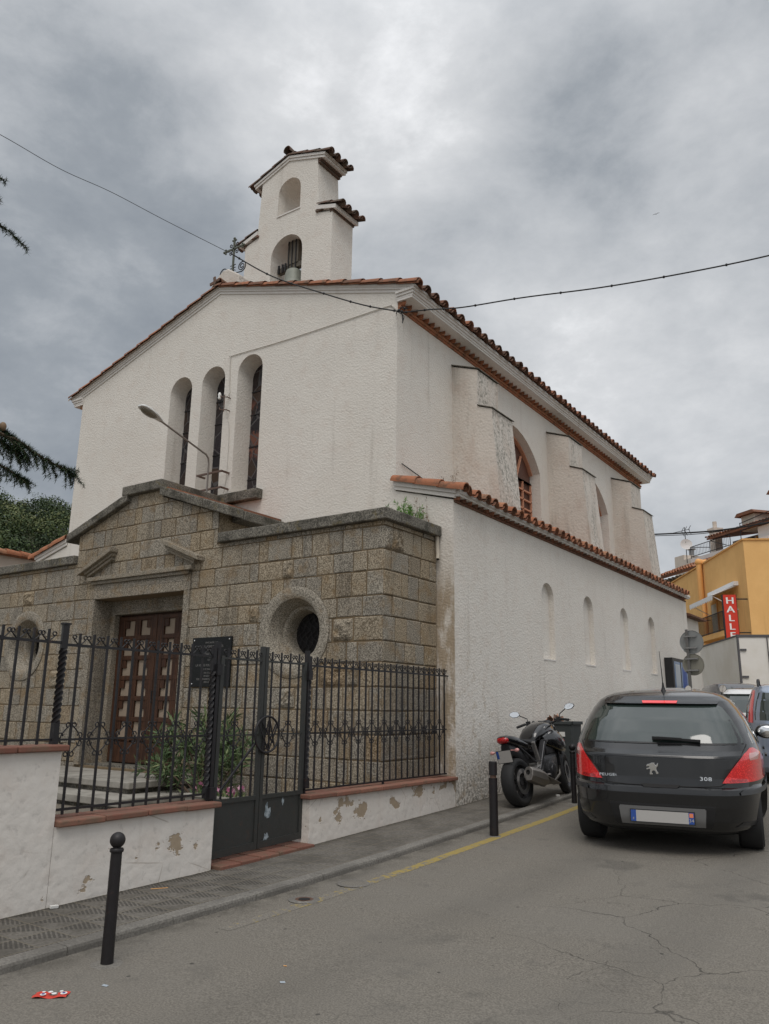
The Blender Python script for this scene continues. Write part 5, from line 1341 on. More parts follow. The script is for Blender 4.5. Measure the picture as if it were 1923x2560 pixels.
for i in range(330):
    s_ = lerp(150, 345, r.random()**.9); l = r.uniform(-34, 34)*s_/240; p = Vector((6.5, -11.5))+hd*s_+hp*l; R = r.uniform(3.2, 6.6)
    crown(Vector((p.x, p.y, hill(p.x, p.y)+R*.7)), R, 330, .36, r.choice((.06, .22, .36, .52, .78)))
setp(fb.build('forest', M_['forest_leaf']), 'dense green woodland covering the hill behind the left side', 'woodland', kind='stuff')
nb_ = thing('neighbour_house', 'cream house wall with an orange tile edge left of the church', 'house', (-18.5, 3.5, 0), world_coords=True)
b = MB(); b.box(-23, -2.5, -1, -15.5, 9.5, 5.62); b.build('wall', M_['cream_wall'], nb_)
b = MB(); b.box(-23.2, -2.7, 5.62, -15.35, 9.7, 5.70, tint=.7); barrel(b, (-15.42, -2.7, 5.68), (-15.42, 9.7, 5.68), .12, .45, random.Random(3), .6, .95); b.build('tile_edge', M_['terracotta'], nb_, smooth=50)
b = MB(); r = random.Random(2); P = [Vector((-15.45, -.6, 5.2)), Vector((-15.4, -.3, 5.35)), Vector((-15.38, .05, 5.28)), Vector((-15.36, .2, 4.9))]
b.tube(P, .01, 5, tint=.2)
for i in range(40): leaf_quad(b, P[0].lerp(P[3], r.random())+rv(r)*.12, rv(r), rv(r), .12, .07, r.random())
o = b.build('climbing_plant', M_['oleander_leaf']); setp(o, 'small climbing sprig against the cream wall at the left', 'plant')
bd = MB(); bp = Vector((-6.78, 43.4, 38.1)); bd.add([bp+Vector(v) for v in ((0, 0, 0), (.11, .02, .07), (.3, 0, .02), (.09, -.07, .0), (-.11, .02, .06), (-.3, 0, .01), (-.09, -.07, 0), (0, .15, .02), (0, -.18, .0), (0, 0, -.05))], [(0, 1, 2, 3), (0, 6, 5, 4), (7, 0, 8, 9), (0, 7, 9, 8), (3, 9, 0), (6, 0, 9)])
setp(bd.build('bird', M_['void']), 'tiny dark bird flying in the sky on the right', 'bird')
# ------------------------------------------------------------------ vehicles
class Car:
    """body made of stacked rounded plan outlines: levels of (z, half width, rear y, front y)"""
    def __init__(s, levels, n=4.6): s.lv = levels; s.n = n
    def at(s, z):
        L = s.lv
        if z <= L[0][0]: return L[0][1:]
        for i in range(len(L)-1):
            if z <= L[i+1][0]:
                t = (z-L[i][0])/(L[i+1][0]-L[i][0]); return tuple(lerp(a, b, t) for a, b in zip(L[i][1:], L[i+1][1:]))
        return L[-1][1:]
    def rear(s, x, z):
        w, r, f = s.at(z); q = min(.9999, abs(x)/w); return (r+f)/2-(f-r)/2*(1-q**s.n)**(1/s.n)
    def front(s, x, z):
        w, r, f = s.at(z); q = min(.9999, abs(x)/w); return (r+f)/2+(f-r)/2*(1-q**s.n)**(1/s.n)
    def side(s, y, z):
        w, r, f = s.at(z); q = min(.9999, abs(y-(r+f)/2)/((f-r)/2)); return w*(1-q**s.n)**(1/s.n)
    def body(s, name, mats, parent, arches=(), nz=64, na=88):
        b = MB(); z0, z1 = s.lv[0][0], s.lv[-1][0]; zs = sorted(set([lerp(z0, z1, i/nz) for i in range(nz+1)]+[l[0] for l in s.lv])); vs = []
        for z in zs:
            w, r, f = s.at(z); yc, L = (r+f)/2, (f-r)/2
            for k in range(na):
                a = 2*pi*k/na; c, d = cos(a), sin(a); vs.append((w*math.copysign(abs(c)**(2/s.n), c), yc+L*math.copysign(abs(d)**(2/s.n), d), z))
        m_ = len(zs); b.add(vs, [(j*na+k, j*na+(k+1) % na, (j+1)*na+(k+1) % na, (j+1)*na+k) for j in range(m_-1) for k in range(na)]+[tuple(range(na-1, -1, -1)), tuple((m_-1)*na+k for k in range(na))])
        cs = []
        for y, rad in arches:
            c = MB(); M = Matrix.Translation((0, y, rad-.03)) @ Matrix.Rotation(pi/2, 4, 'Y')
            for sg in (1, -1): c = MB(); c.lathe([(rad+.05, sg*.62), (rad+.05, sg*1.3)] if sg > 0 else [(rad+.05, -1.3), (rad+.05, -.62)], M=M, n=40); cs.append(c)
        return carve(b, cs, name, mats, parent, smooth=32)
    def patch(s, parent, name, mat, rows, face='rear', off=.004, th=.02, nu=14, smooth=40, bev=0):
        """rows of (z, left, right) on the rear / front (x range) or right / left side (y range)"""
        b = MB(); nv = len(rows)-1; N = nu+1
        def P(j, i, o):
            z, a, c = rows[j]; u = lerp(a, c, i/nu)
            if face == 'rear': return (u, s.rear(u, z)-o, z)
            if face == 'front': return (u, s.front(u, z)+o, z)
            sg = 1 if face == 'right' else -1; return (sg*(s.side(u, z)+o), u, z)
        vs = [P(j, i, off) for j in range(nv+1) for i in range(N)]+[P(j, i, off-th) for j in range(nv+1) for i in range(N)]; q = (nv+1)*N
        fs = [(j*N+i, j*N+i+1, (j+1)*N+i+1, (j+1)*N+i) for j in range(nv) for i in range(nu)]
        edge = [j*N for j in range(nv+1)][::-1]+[i for i in range(N)][1:]+[j*N+nu for j in range(nv+1)][1:]+[nv*N+i for i in range(N)][::-1][1:-1]
        fs += [(edge[k], edge[(k+1) % len(edge)], q+edge[(k+1) % len(edge)], q+edge[k]) for k in range(len(edge))]
        if face in ('front', 'left'): fs = [f[::-1] for f in fs]
        b.add(vs, fs); return b.build(name, M_[mat], parent, smooth=smooth)
def rows_curve(pts, k=5):       # refine a list of (z, l, r) rows
    out = []
    for i in range(len(pts)-1):
        for q in range(k): out.append(tuple(lerp(a, c, q/k) for a, c in zip(pts[i], pts[i+1])))
    return out+[pts[-1]]
def wheel(parent, x, y, R, w, rim='alloy', spokes=5):
    sg = 1 if x > 0 else -1; M = Matrix.Translation((x, y, R)) @ Matrix.Rotation(sg*pi/2, 4, 'Y')
    b = MB(); h = w/2; b.lathe([(R*.62, -h), (R*.90, -h), (R*.975, -h*.82), (R, -h*.5), (R, h*.5), (R*.975, h*.82), (R*.90, h), (R*.64, h), (R*.62, h*.8)], M=M, n=44, cap=False)
    t = b.build('wheel', M_['rubber'], parent, smooth=30)
    b = MB(); b.lathe([(R*.64, h*.95), (R*.60, h*.9), (R*.58, h*.2), (0, h*.1)], M=M, n=36, cap=False, mi=1)
    for i in range(spokes):
        a = 2*pi*i/spokes; b.bar(M @ Vector((0, 0, h*.72)), M @ Vector((R*.60*cos(a), R*.60*sin(a), h*.8)), R*.16, .02, up=M.to_3x3() @ Vector((0, 0, 1)))
    b.lathe([(0, h*.75), (R*.14, h*.74), (R*.16, h*.6)], M=M, n=16, cap=False)
    b.build('rim', [M_[rim], M_['trim_black']], t, smooth=30)
def place_car(o, x, y, heading):     # stands on the sloping road
    sl = (g(y+2)-g(y-.5))/2.5; o.location = (x, y, zroad(x, y)); o.rotation_euler = (math.atan(sl)*.9, 0, heading)

plain('plate_trim', (.20, .20, .20), .35, .2)
# the black hatchback
HA = radians(11)
car = thing('parked_car', 'black five door hatchback with glowing brake lights seen from behind', 'car'); car.scale = (1.295, 1.225, 1.225); place_car(car, 3.70, -1.70, HA)
C3 = Car(n=4.3, levels=[(.19, .79, .16, 4.10), (.24, .85, .07, 4.18), (.32, .885, .02, 4.24), (.45, .90, .0, 4.26), (.56, .908, .0, 4.26), (.605, .908, .015, 4.26), (.625, .902, .045, 4.25), (.70, .900, .06, 4.20), (.80, .898, .068, 4.10), (.885, .89, .075, 3.95),
          (.905, .886, .085, 3.85), (.945, .875, .15, 3.55), (1.01, .85, .215, 3.15), (1.10, .81, .29, 2.88), (1.22, .755, .40, 2.60), (1.33, .69, .52, 2.32), (1.40, .635, .62, 2.10), (1.445, .57, .74, 1.92), (1.475, .49, .92, 1.72), (1.495, .36, 1.12, 1.52), (1.502, .18, 1.3, 1.4)])
body = C3.body('body', M_['paint_black'], car, [(.74, .315), (3.35, .315)])
for x in (-.715, .715):
    for y in (.74, 3.35): wheel(car, x, y, .315, .215)
b = MB(); b.box(-.58, .30, .20, .58, 3.8, .45); b.build('underbody', M_['trim_black'], car)
gl = C3.patch(car, 'rear_window', 'car_glass', rows_curve([(1.015, -.715, .715), (1.05, -.715, .715), (1.15, -.675, .675), (1.25, -.625, .625), (1.34, -.56, .56), (1.375, -.50, .50)]), off=.004, nu=22)
C3.patch(gl, 'seal', 'trim_black', rows_curve([(1.002, -.72, .72), (1.014, -.725, .725)], 2), off=.006, nu=18)
C3.patch(car, 'roof_spoiler', 'paint_black', rows_curve([(1.376, -.52, .52), (1.405, -.54, .54), (1.43, -.52, .52)], 3), off=.05, th=.07, nu=18)
C3.patch(car, 'brake_light', 'brake_red', [(1.383, -.155, .155), (1.405, -.165, .165)], off=.056, th=.03)
for sg in (1, -1):
    def S_(rows): return [(z, sg*a, sg*c) if sg > 0 else (z, -c, -a) for z, a, c in rows]
    lm = C3.patch(car, 'tail_lamp', 'lamp_red', rows_curve(S_([(.668, .52, .872), (.70, .540, .884), (.78, .60, .886), (.86, .665, .876), (.92, .715, .852), (.945, .745, .825), (.968, .765, .795)]), 4), off=.014, th=.05, nu=16)
    C3.patch(lm, 'clear_lens', 'lamp_clear', rows_curve(S_([(.86, .76, .83), (.895, .755, .84), (.925, .76, .82)]), 3), off=.0165, th=.006)
    C3.patch(lm, 'reversing_lens', 'lamp_off', rows_curve(S_([(.676, .575, .73), (.70, .59, .715)]), 2), off=.0165, th=.006)
    C3.patch(car, 'bumper_strip', 'trim_satin', rows_curve(S_([(.562, .665, .893), (.585, .66, .897), (.607, .69, .895)]), 3), off=.016, th=.03, nu=16)
    C3.patch(car, 'reflector', 'trim_satin', S_([(.275, .60, .82), (.315, .66, .85)]), off=.006, th=.02)
    fc = 'right' if sg > 0 else 'left'
    C3.patch(car, 'side_window', 'car_glass', rows_curve([(.975, 1.00, 1.72), (1.10, .98, 1.74), (1.25, 1.05, 1.76), (1.37, 1.28, 1.78)], 4), face=fc, off=.004)
    C3.patch(car, 'side_window', 'car_glass', rows_curve([(.975, 1.80, 3.02), (1.10, 1.82, 2.78), (1.25, 1.84, 2.44), (1.37, 1.86, 2.10)], 4), face=fc, off=.004)
    C3.patch(car, 'quarter_window', 'car_glass', rows_curve([(1.0, .60, .92), (1.10, .66, .93), (1.20, .80, .98)], 4), face=fc, off=.004)
    C3.patch(car, 'door_handle', 'paint_black', [(.83, 1.25, 1.42), (.855, 1.25, 1.42)], face=fc, off=.035, th=.02)
    C3.patch(car, 'door_handle', 'paint_black', [(.83, 2.2, 2.37), (.855, 2.2, 2.37)], face=fc, off=.035, th=.02)
    b = MB(); b.sphere((sg*.98, 2.78, 1.0), .12, 18, 12, sc=(1.05, .55, .72)); b.bar((sg*.84, 2.84, .96), (sg*.95, 2.80, .97), .06, .05); mr = b.build('door_mirror', M_['paint_black'], car, smooth=60)
    b = MB(); b.sphere((sg*.985, 2.735, 1.0), .10, 16, 10, sc=(1.02, .22, .68)); b.build('mirror_glass', M_['mirror_glass'], mr, smooth=180)
    C3.patch(car, 'head_lamp', 'alloy', rows_curve([(.60, sg*.52 if sg > 0 else -.86, sg*.86 if sg > 0 else -.52), (.74, sg*.62 if sg > 0 else -.87, sg*.87 if sg > 0 else -.62)], 3), face='front', off=.006)
C3.patch(car, 'windscreen', 'car_glass', rows_curve([(1.03, -.76, .76), (1.15, -.71, .71), (1.28, -.63, .63), (1.40, -.53, .53)]), face='front', off=.004, nu=20)
# tailgate shut line, grip and number plate
b = MB()
def seam(pts, r=.0045):
    P = []
    for i in range(len(pts)-1):
        for k in range(8): x, z = (lerp(pts[i][q], pts[i+1][q], k/8) for q in (0, 1)); P.append((x, C3.rear(x, z)-.001, z))
    x, z = pts[-1]; P.append((x, C3.rear(x, z)-.001, z)); b.tube(P, r, 5)
for sg in (1, -1): seam([(sg*.74, 1.0), (sg*.735, .985), (sg*.545, .665), (sg*.50, .640), (sg*.3, .628), (0, .626)])
b.build('tailgate_seam', M_['void'], car)
C3.patch(car, 'tailgate_grip', 'void', [(.612, -.14, .14), (.640, -.17, .17)], off=.004, th=.02)
C3.patch(car, 'tailgate_ledge', 'paint_black', rows_curve([(.885, -.70, .70), (.905, -.715, .715), (.925, -.70, .70)], 3), off=.010, th=.03, nu=20)
rc = C3.patch(car, 'plate_recess', 'trim_black', rows_curve([(.255, -.40, .40), (.29, -.42, .42), (.45, -.45, .45), (.465, -.45, .45)]), off=.003, th=.01)
C3.patch(rc, 'plate_surround', 'plate_trim', rows_curve([(.268, -.355, .355), (.425, -.37, .37), (.44, -.36, .36)]), off=.008, th=.02)
PM = frame_m((0, C3.rear(.2, .35)-.024, .352), (1, 0, 0), (0, .10, 1))
b = MB(); b.box(-.275, -.058, -.004, .275, .058, .004, M=PM); b.box(-.267, -.050, .004, .267, .050, .0055, M=PM, mi=1); b.box(-.267, -.050, .0055, -.222, .050, .0065, M=PM, mi=2); b.box(.222, -.050, .0055, .267, .050, .0065, M=PM, mi=2)
b.box(.228, .008, .0066, .261, .044, .0072, M=PM, mi=3)
add_text(b, '34', .042, PM @ Matrix.Translation((.2445, -.02, .008)), .001, mi=1); add_text(b, 'F', .03, PM @ Matrix.Translation((-.245, -.028, .008)), .001, mi=1)
b.build('number_plate', [M_['trim_black'], M_['plate_white'], M_['plate_blue'], M_['plate_orange']], car)
b = MB(); b.bar((-.02, C3.rear(0, 1.045)-.02, 1.035), (-.02, C3.rear(0, 1.07)-.045, 1.055), .08, .03); b.bar((-.06, C3.rear(0, 1.06)-.04, 1.058), (.36, C3.rear(.36, 1.03)-.03, 1.035), .035, .022); b.bar((-.02, C3.rear(0, 1.06)-.055, 1.06), (.2, C3.rear(.2, 1.06)-.045, 1.05), .05, .02)
b.build('rear_wiper', M_['trim_black'], car)
b = MB()
def badge(txt, x, z, size, sx): add_text(b, txt, size, frame_m((x, C3.rear(x, z)-.005, z), (1, 0, 0), (0, (C3.rear(x, z+.02)-C3.rear(x, z-.02))/.04, 1)), .003, sx=sx, spacing=1.05)
badge('PEUGEOT', -.435, .705, .036, 1.3); badge('308', .385, .70, .050, 1.35)
b.build('badge_lettering', M_['chrome'], car)
lion = [(-.052, .030), (-.040, .044), (-.020, .050), (-.002, .060), (.018, .060), (.030, .048), (.033, .036), (.046, .046), (.052, .060), (.060, .050), (.056, .030), (.042, .014), (.040, -.004), (.046, -.022), (.058, -.034), (.056, -.046), (.036, -.048), (.034, -.038), (.030, -.024), (.016, -.012), (.004, -.020), (-.006, -.034), (.006, -.044), (.004, -.054), (-.022, -.054), (-.024, -.042), (-.020, -.024), (-.014, -.006), (-.026, .000), (-.044, -.008), (-.054, .000), (-.046, .008), (-.028, .012), (-.020, .020), (-.032, .026), (-.048, .020)]
LM = frame_m((-.065, C3.rear(0, .775)-.004, .775), (1, 0, 0), (0, .05, 1)); b = MB(); b.prism([(u*.95, v*.95) for u, v in lion], lambda u, v, w: LM @ Vector((u, v, w)), 0, .010); b.build('emblem', M_['chrome'], car, bevel=.002)
b = MB(); b.lathe([(.028, 0), (.020, .02), (.012, .05), (.008, .09)], M=Matrix.Translation((0, 1.16, 1.495)), n=12); b.tube([(0, 1.16, 1.56), (0, .98, 1.92)], [.005, .0025], 6); b.build('antenna', M_['trim_black'], car)

def other_car(name, label, cat, x, y, head, levels, paint_, win, lamps, scale=1.0, extra=None, arches=((.75, .31), (3.3, .31)), lampm='lamp_red'):
    t = thing(name, label, cat); place_car(t, x, y, head); t.scale = (scale,)*3; c = Car(levels)
    c.body('body', M_[paint_], t, arches, 44, 64)
    hw = levels[3][1]-.14
    for a_, r_ in arches:
        for sx in (-hw, hw): wheel(t, sx, a_, r_, .2)
    c.patch(t, 'rear_window', 'car_glass', rows_curve(win[0]), nu=14)
    c.patch(t, 'windscreen', 'car_glass', rows_curve(win[1]), face='front', nu=14)
    for fc in ('left', 'right'):
        for rows in win[2]: c.patch(t, 'side_window', 'car_glass', rows_curve(rows), face=fc)
    for sg in (1, -1):
        c.patch(t, 'tail_lamp', lampm, rows_curve([(z, sg*a if sg > 0 else -d, sg*d if sg > 0 else -a) for z, a, d in lamps]), off=.012, th=.04)
    if extra: extra(t, c)
    return t
# blue-grey people carrier at the right edge
MPV = [(.2, .80, .14, 4.2), (.3, .86, .04, 4.28), (.5, .885, .0, 4.3), (.62, .89, .02, 4.28), (.9, .89, .05, 4.15), (1.05, .885, .07, 3.75), (1.25, .85, .12, 3.2), (1.45, .79, .20, 2.8), (1.60, .73, .30, 2.5), (1.68, .67, .42, 2.3), (1.72, .55, .6, 2.1), (1.735, .3, .9, 1.8)]
def mpv_extra(t, c):
    for sx in (-1, 1):
        b = MB(); b.tube([(sx*.60, .55, 1.69), (sx*.60, .60, 1.78), (sx*.60, .75, 1.80), (sx*.60, 2.0, 1.80), (sx*.60, 2.2, 1.78), (sx*.60, 2.25, 1.70)], .022, 8); b.build('roof_rail', M_['trim_black'], t, smooth=60)
    b = MB(); b.bar((-.1, c.rear(0, 1.1)-.03, 1.12), (.3, c.rear(.3, 1.14)-.03, 1.15), .03, .02); b.build('rear_wiper', M_['trim_black'], t)
    PMx = frame_m((0, c.rear(0, .75)-.02, .75), (1, 0, 0), (0, 0, 1)); b = MB(); b.box(-.26, -.055, 0, .26, .055, .008, M=PMx); b.build('number_plate', M_['plate_white'], t)
mpv = other_car('parked_car', 'pale blue people carrier with red corner lamps and roof rails at the right edge', 'car', 4.30, 5.25, radians(9), MPV, 'paint_blue',
    ([(1.10, -.70, .70), (1.2, -.70, .70), (1.4, -.66, .66), (1.58, -.60, .60)], [(1.12, -.78, .78), (1.4, -.7, .7), (1.6, -.6, .6)], ([(1.08, .5, 1.5), (1.3, .5, 1.5), (1.55, .6, 1.5)], [(1.08, 1.58, 2.5), (1.3, 1.58, 2.5), (1.55, 1.58, 2.3)], [(1.08, 2.58, 3.5), (1.3, 2.58, 3.0), (1.5, 2.58, 2.7)])), [(1.05, .74, .88), (1.3, .72, .845), (1.5, .68, .775), (1.62, .66, .72)], 1.06, mpv_extra, lampm='lamp_red')
HB = [(.2, .76, .14, 3.9), (.3, .82, .04, 3.96), (.5, .845, .0, 4.0), (.62, .85, .02, 3.98), (.85, .845, .06, 3.8), (.95, .835, .10, 3.4), (1.1, .78, .22, 2.9), (1.25, .72, .34, 2.6), (1.38, .65, .48, 2.3), (1.46, .55, .65, 2.05), (1.49, .38, .85, 1.8), (1.5, .2, 1.0, 1.6)]
HBW = ([(1.0, -.66, .66), (1.2, -.62, .62), (1.38, -.52, .52)], [(1.0, -.72, .72), (1.2, -.66, .66), (1.4, -.54, .54)], ([(.98, .7, 1.6), (1.15, .75, 1.6), (1.34, .95, 1.6)], [(.98, 1.68, 2.9), (1.15, 1.68, 2.65), (1.34, 1.68, 2.3)]))
def hb_extra(t, c):
    c.patch(t, 'brake_light', 'lamp_red', [(1.41, -.22, .22), (1.455, -.24, .24)], off=.02, th=.03)
    PMx = frame_m((0, c.rear(0, .72)-.02, .72), (1, 0, 0), (0, 0, 1)); b = MB(); b.box(-.26, -.055, 0, .26, .055, .008, M=PMx); b.build('number_plate', M_['plate_white'], t)
other_car('parked_car', 'silver hatchback with red high brake light half hidden beyond the black car', 'car', 1.02, 7.9, radians(5), HB, 'paint_silver', HBW, [(.75, .60, .83), (.95, .66, .80)], 1.16, hb_extra)
WB = [(z, w, r_, f) for z, w, r_, f in HB]
def wb_extra(t, c): c.patch(t, 'roof_spoiler', 'paint_white', rows_curve([(1.375, -.56, .56), (1.42, -.58, .58), (1.475, -.45, .45)], 3), off=.05, th=.07)
other_car('parked_car', 'dark hatchback with a white roof spoiler between the traffic sign and the blue people carrier', 'car', 2.75, 9.6, radians(10), WB, 'paint_black', ([(.92, -.74, .74), (1.1, -.72, .72), (1.25, -.66, .66), (1.36, -.56, .56)],)+HBW[1:], [(.65, .60, .84), (.9, .62, .83)], 1.13, wb_extra)
other_car('parked_car', 'grey car facing the camera whose sloping windscreen shows under the white lorry', 'car', .75, 15.6, radians(205), [(z*1.06, w, r_, f) for z, w, r_, f in MPV], 'paint_grey',
    ([(1.2, -.70, .70), (1.5, -.66, .66), (1.64, -.60, .60)], [(1.12, -.80, .80), (1.4, -.72, .72), (1.66, -.6, .6)], ([(1.15, .5, 1.5), (1.55, .6, 1.5)], [(1.15, 1.58, 2.5), (1.55, 1.58, 2.3)])), [(.7, .74, .88), (1.0, .72, .84)], .94)

# lorry
tk = thing('lorry', 'large white box lorry parked below the orange building', 'lorry', (1.05, 17.8, zroad(1.05, 17.8)), radians(26))
b = MB(); b.box(-.06, 0, .78, 2.45, 6.2, 3.42); bx_ = b.build('cargo_box', M_['truck_white'], tk, bevel=.03)
b = MB(); b.box(-.075, -.02, .74, -.01, .05, 3.46); b.box(2.40, -.02, .74, 2.465, .05, 3.46); b.box(-.07, -.025, 3.36, 2.46, .04, 3.45); b.box(-.075, .05, 3.38, -.05, 6.2, 3.44); b.box(1.16, -.02, .8, 1.22, .0, 3.36); b.box(-.06, -.03, .70, 2.45, .05, .78)
b.build('edge_trim', M_['truck_trim'], bx_)
b = MB()
for z in (1.2, 2.0, 2.9): b.box(.0, -.045, z, .20, -.01, z+.07); b.box(2.2, -.045, z, 2.4, -.01, z+.07)
for x in (.9, 1.5): b.tube([(x, -.03, .8), (x, -.03, 3.4)], .018, 8)
b.build('door_latch', M_['truck_trim'], bx_)
b = MB(); b.box(.1, .3, .45, 2.3, 8.2, .77); b.build('chassis', M_['truck_trim'], tk)
b = MB(); b.box(.05, 6.5, .5, 2.35, 8.3, 2.5); b.build('cab', M_['truck_white'], tk, bevel=.12)
for y in (1.2, 7.3):
    for x in (.28, 2.12): wheel(tk, x, y, .45, .28, 'trim_satin', 6)

# scooter parked beyond, only mirrors and handlebar show
sc = thing('scooter', 'parked scooter whose round mirror shows above the black car roof', 'scooter', (2.0, 7.9, zroad(2.0, 7.9)), radians(160)); sc.scale = (1.28,)*3
b = MB()
sv = [(0, .05, .30), (.18, .12, .28), (.42, .14, .34), (.62, .13, .60), (.9, .12, .66), (1.15, .10, .62), (1.3, .05, .55)]
b.tube([(0, y-.3, z+.1) for y, w, z in sv], [w for _, w, _ in sv], 12); b.tube([(0, -.35, .35), (0, -.28, .72), (0, -.16, 1.02)], [.15, .13, .09], 12); b.build('body', M_['paint_grey'], sc, smooth=60)
b = MB(); b.tube([(-.34, -.08, 1.03), (-.2, -.12, 1.06), (0, -.14, 1.05), (.2, -.12, 1.06), (.34, -.08, 1.03)], .018, 8); hbar = b.build('handlebar', M_['trim_black'], sc, smooth=60)
for s_ in (-1, 1):
    b = MB(); b.tube([(s_*.24, -.11, 1.06), (s_*.27, -.12, 1.18), (s_*.33, -.12, 1.30)], .008, 6); b.lathe([(.005, -.02), (.062, -.012), (.068, 0)], M=Matrix.Translation((s_*.345, -.12, 1.345)) @ Matrix.Rotation(radians(-80), 4, 'X'), n=20); mm = b.build('mirror', M_['trim_black'], sc, smooth=50)
    b = MB(); b.lathe([(.064, .002), (0, .004)], M=Matrix.Translation((s_*.345, -.12, 1.345)) @ Matrix.Rotation(radians(-80), 4, 'X'), n=20, cap=False); b.build('mirror_glass', M_['mirror_glass'], mm)
for y in (-.35, .85):
    b = MB(); T = Matrix.Translation((0, y, .24)) @ Matrix.Rotation(pi/2, 4, 'Y'); b.lathe([(.13, -.05), (.22, -.05), (.24, 0), (.22, .05), (.13, .05)], M=T, n=28, cap=False); b.lathe([(.135, -.03), (.03, -.02), (.03, .02), (.135, .03)], M=T, n=20, mi=1); b.build('wheel', [M_['rubber'], M_['cast_alloy']], sc, smooth=40)

# ------------------------------------------------------------------ motorcycle
mc = thing('motorcycle', 'black naked motorcycle leaning on its stand on the pavement by the white wall', 'motorcycle', (.90, .50, g(.50)-.004), radians(-3)); mc.scale = (1.17,)*3
mc.rotation_euler = (math.atan(.048), radians(-9), radians(-3))
def moto_wheel(y, R, w, steer, rim_w, spokes):
    T = Matrix.Translation((0, y, R)) @ Matrix.Rotation(steer, 4, 'Z') @ Matrix.Rotation(pi/2, 4, 'Y'); b = MB(); h = w/2
    pr = [(R*.70, -h*.80), (R*.78, -h*.98)]+[(R*(.78+.22*sin(a)), -h*cos(a)) for a in [pi*i/14 for i in range(1, 14)]]+[(R*.78, h*.98), (R*.70, h*.80)]
    pr = [(R*.70, -h*.80)]+[(R*.80+R*.20*sin(pi*i/14)**.75, -h*cos(pi*i/14)) for i in range(15)]+[(R*.70, h*.80)]
    b.lathe(pr, M=T, n=56, cap=False); t = b.build('wheel', M_['rubber'], mc, smooth=60)
    b = MB(); b.lathe([(R*.70, -h*.82), (R*.72, -h*.80), (R*.66, -h*.55), (R*.64, 0), (R*.66, h*.55), (R*.72, h*.80), (R*.70, h*.82)], M=T, n=48, cap=False)
    b.lathe([(R*.16, -h*.8), (R*.18, 0), (R*.16, h*.8), (0, h*.8)], M=T, n=24)
    for i in range(spokes):
        a = 2*pi*i/spokes+.3
        for d in (-.16, .16): b.bar(T @ Vector((R*.14*cos(a), R*.14*sin(a), 0)), T @ Vector((R*.67*cos(a+d), R*.67*sin(a+d), 0)), R*.075, h*.55, up=T.to_3x3() @ Vector((0, 0, 1)))
    b.build('rim', M_['cast_alloy'], t, smooth=40)
    b = MB(); b.lathe([(R*.52, h*.95), (R*.52, h*1.0), (R*.34, h*1.0), (R*.34, h*.95)], M=T, n=40, cap=False); b.build('brake_disc', M_['alloy'], t, smooth=40)
moto_wheel(0, .318, .19, 0, .14, 5); moto_wheel(1.46, .302, .125, radians(14), .09, 5)
def loft(b, secs, n_=14, cap=True, **k):
    """sections (y, z centre, half width, half height, exponent) or with x offset"""
    vs = []
    for s_ in secs:
        y, z, w, h = s_[:4]; e = s_[4] if len(s_) > 4 else 2.4; ox = s_[5] if len(s_) > 5 else 0
        for i in range(n_):
            a = 2*pi*i/n_; c, d = cos(a), sin(a); vs.append((ox+w*math.copysign(abs(c)**(2/e), c), y, z+h*math.copysign(abs(d)**(2/e), d)))
    m_ = len(secs); b.add(vs, [(j*n_+i, j*n_+(i+1) % n_, (j+1)*n_+(i+1) % n_, (j+1)*n_+i) for j in range(m_-1) for i in range(n_)]+([tuple(range(n_-1, -1, -1)), tuple((m_-1)*n_+i for i in range(n_))] if cap else []), **k)
b = MB(); loft(b, [(.50, .80, .10, .04), (.56, .86, .15, .08), (.70, .90, .175, .125), (.86, .92, .185, .145), (1.0, .915, .19, .135), (1.10, .89, .165, .11), (1.18, .87, .10, .07)], 20); b.build('fuel_tank', M_['bike_black'], mc, smooth=60, fix=True)
for s_ in (-1, 1):
    b = MB(); loft(b, [(.66, .80, .02, .05, 2, s_*.17), (.85, .80, .035, .11, 2, s_*.20), (1.05, .76, .045, .14, 2, s_*.215), (1.22, .70, .03, .11, 2, s_*.20), (1.30, .66, .01, .05, 2, s_*.17)], 12); b.build('tank_shroud', M_['bike_black'], mc, smooth=60, fix=True)
b = MB(); loft(b, [(-.02, .865, .11, .015), (.06, .86, .125, .03), (.20, .82, .14, .04), (.38, .79, .15, .045), (.52, .80, .13, .05), (.58, .83, .10, .04)], 16); b.build('seat', M_['seat_vinyl'], mc, smooth=60, fix=True)
b = MB(); loft(b, [(-.22, .895, .07, .03, 3), (-.18, .885, .10, .055, 3), (-.05, .855, .125, .07, 3), (.15, .80, .135, .075, 3), (.35, .74, .13, .07, 3), (.50, .70, .11, .06, 3)], 16); tl = b.build('tail_fairing', M_['bike_black'], mc, smooth=50, fix=True)
b = MB(); loft(b, [(-.235, .885, .05, .022, 3), (-.215, .88, .085, .038, 3), (-.17, .875, .095, .045, 3)], 14); b.build('tail_lamp', M_['lamp_off'], tl, smooth=60, fix=True)
b = MB(); loft(b, [(-.16, .74, .07, .10, 3), (-.05, .73, .085, .09, 3), (.12, .66, .09, .10, 3), (.30, .58, .08, .10, 3)], 12); b.bar((0, -.20, .66), (0, -.12, .75), .12, .02); b.build('rear_mudguard', M_['bike_matt'], mc, smooth=50, fix=True)
PMb = frame_m((0, -.225, .665), (1, 0, 0), (0, -.18, 1)); b = MB(); b.box(-.115, -.085, -.003, .115, .085, .002, M=PMb); b.box(-.108, -.078, .002, .108, .078, .0035, M=PMb, mi=1); b.box(-.108, -.02, .0035, -.072, .078, .0045, M=PMb, mi=2)
b.build('number_plate', [M_['trim_black'], M_['plate_white'], M_['plate_blue']], mc)
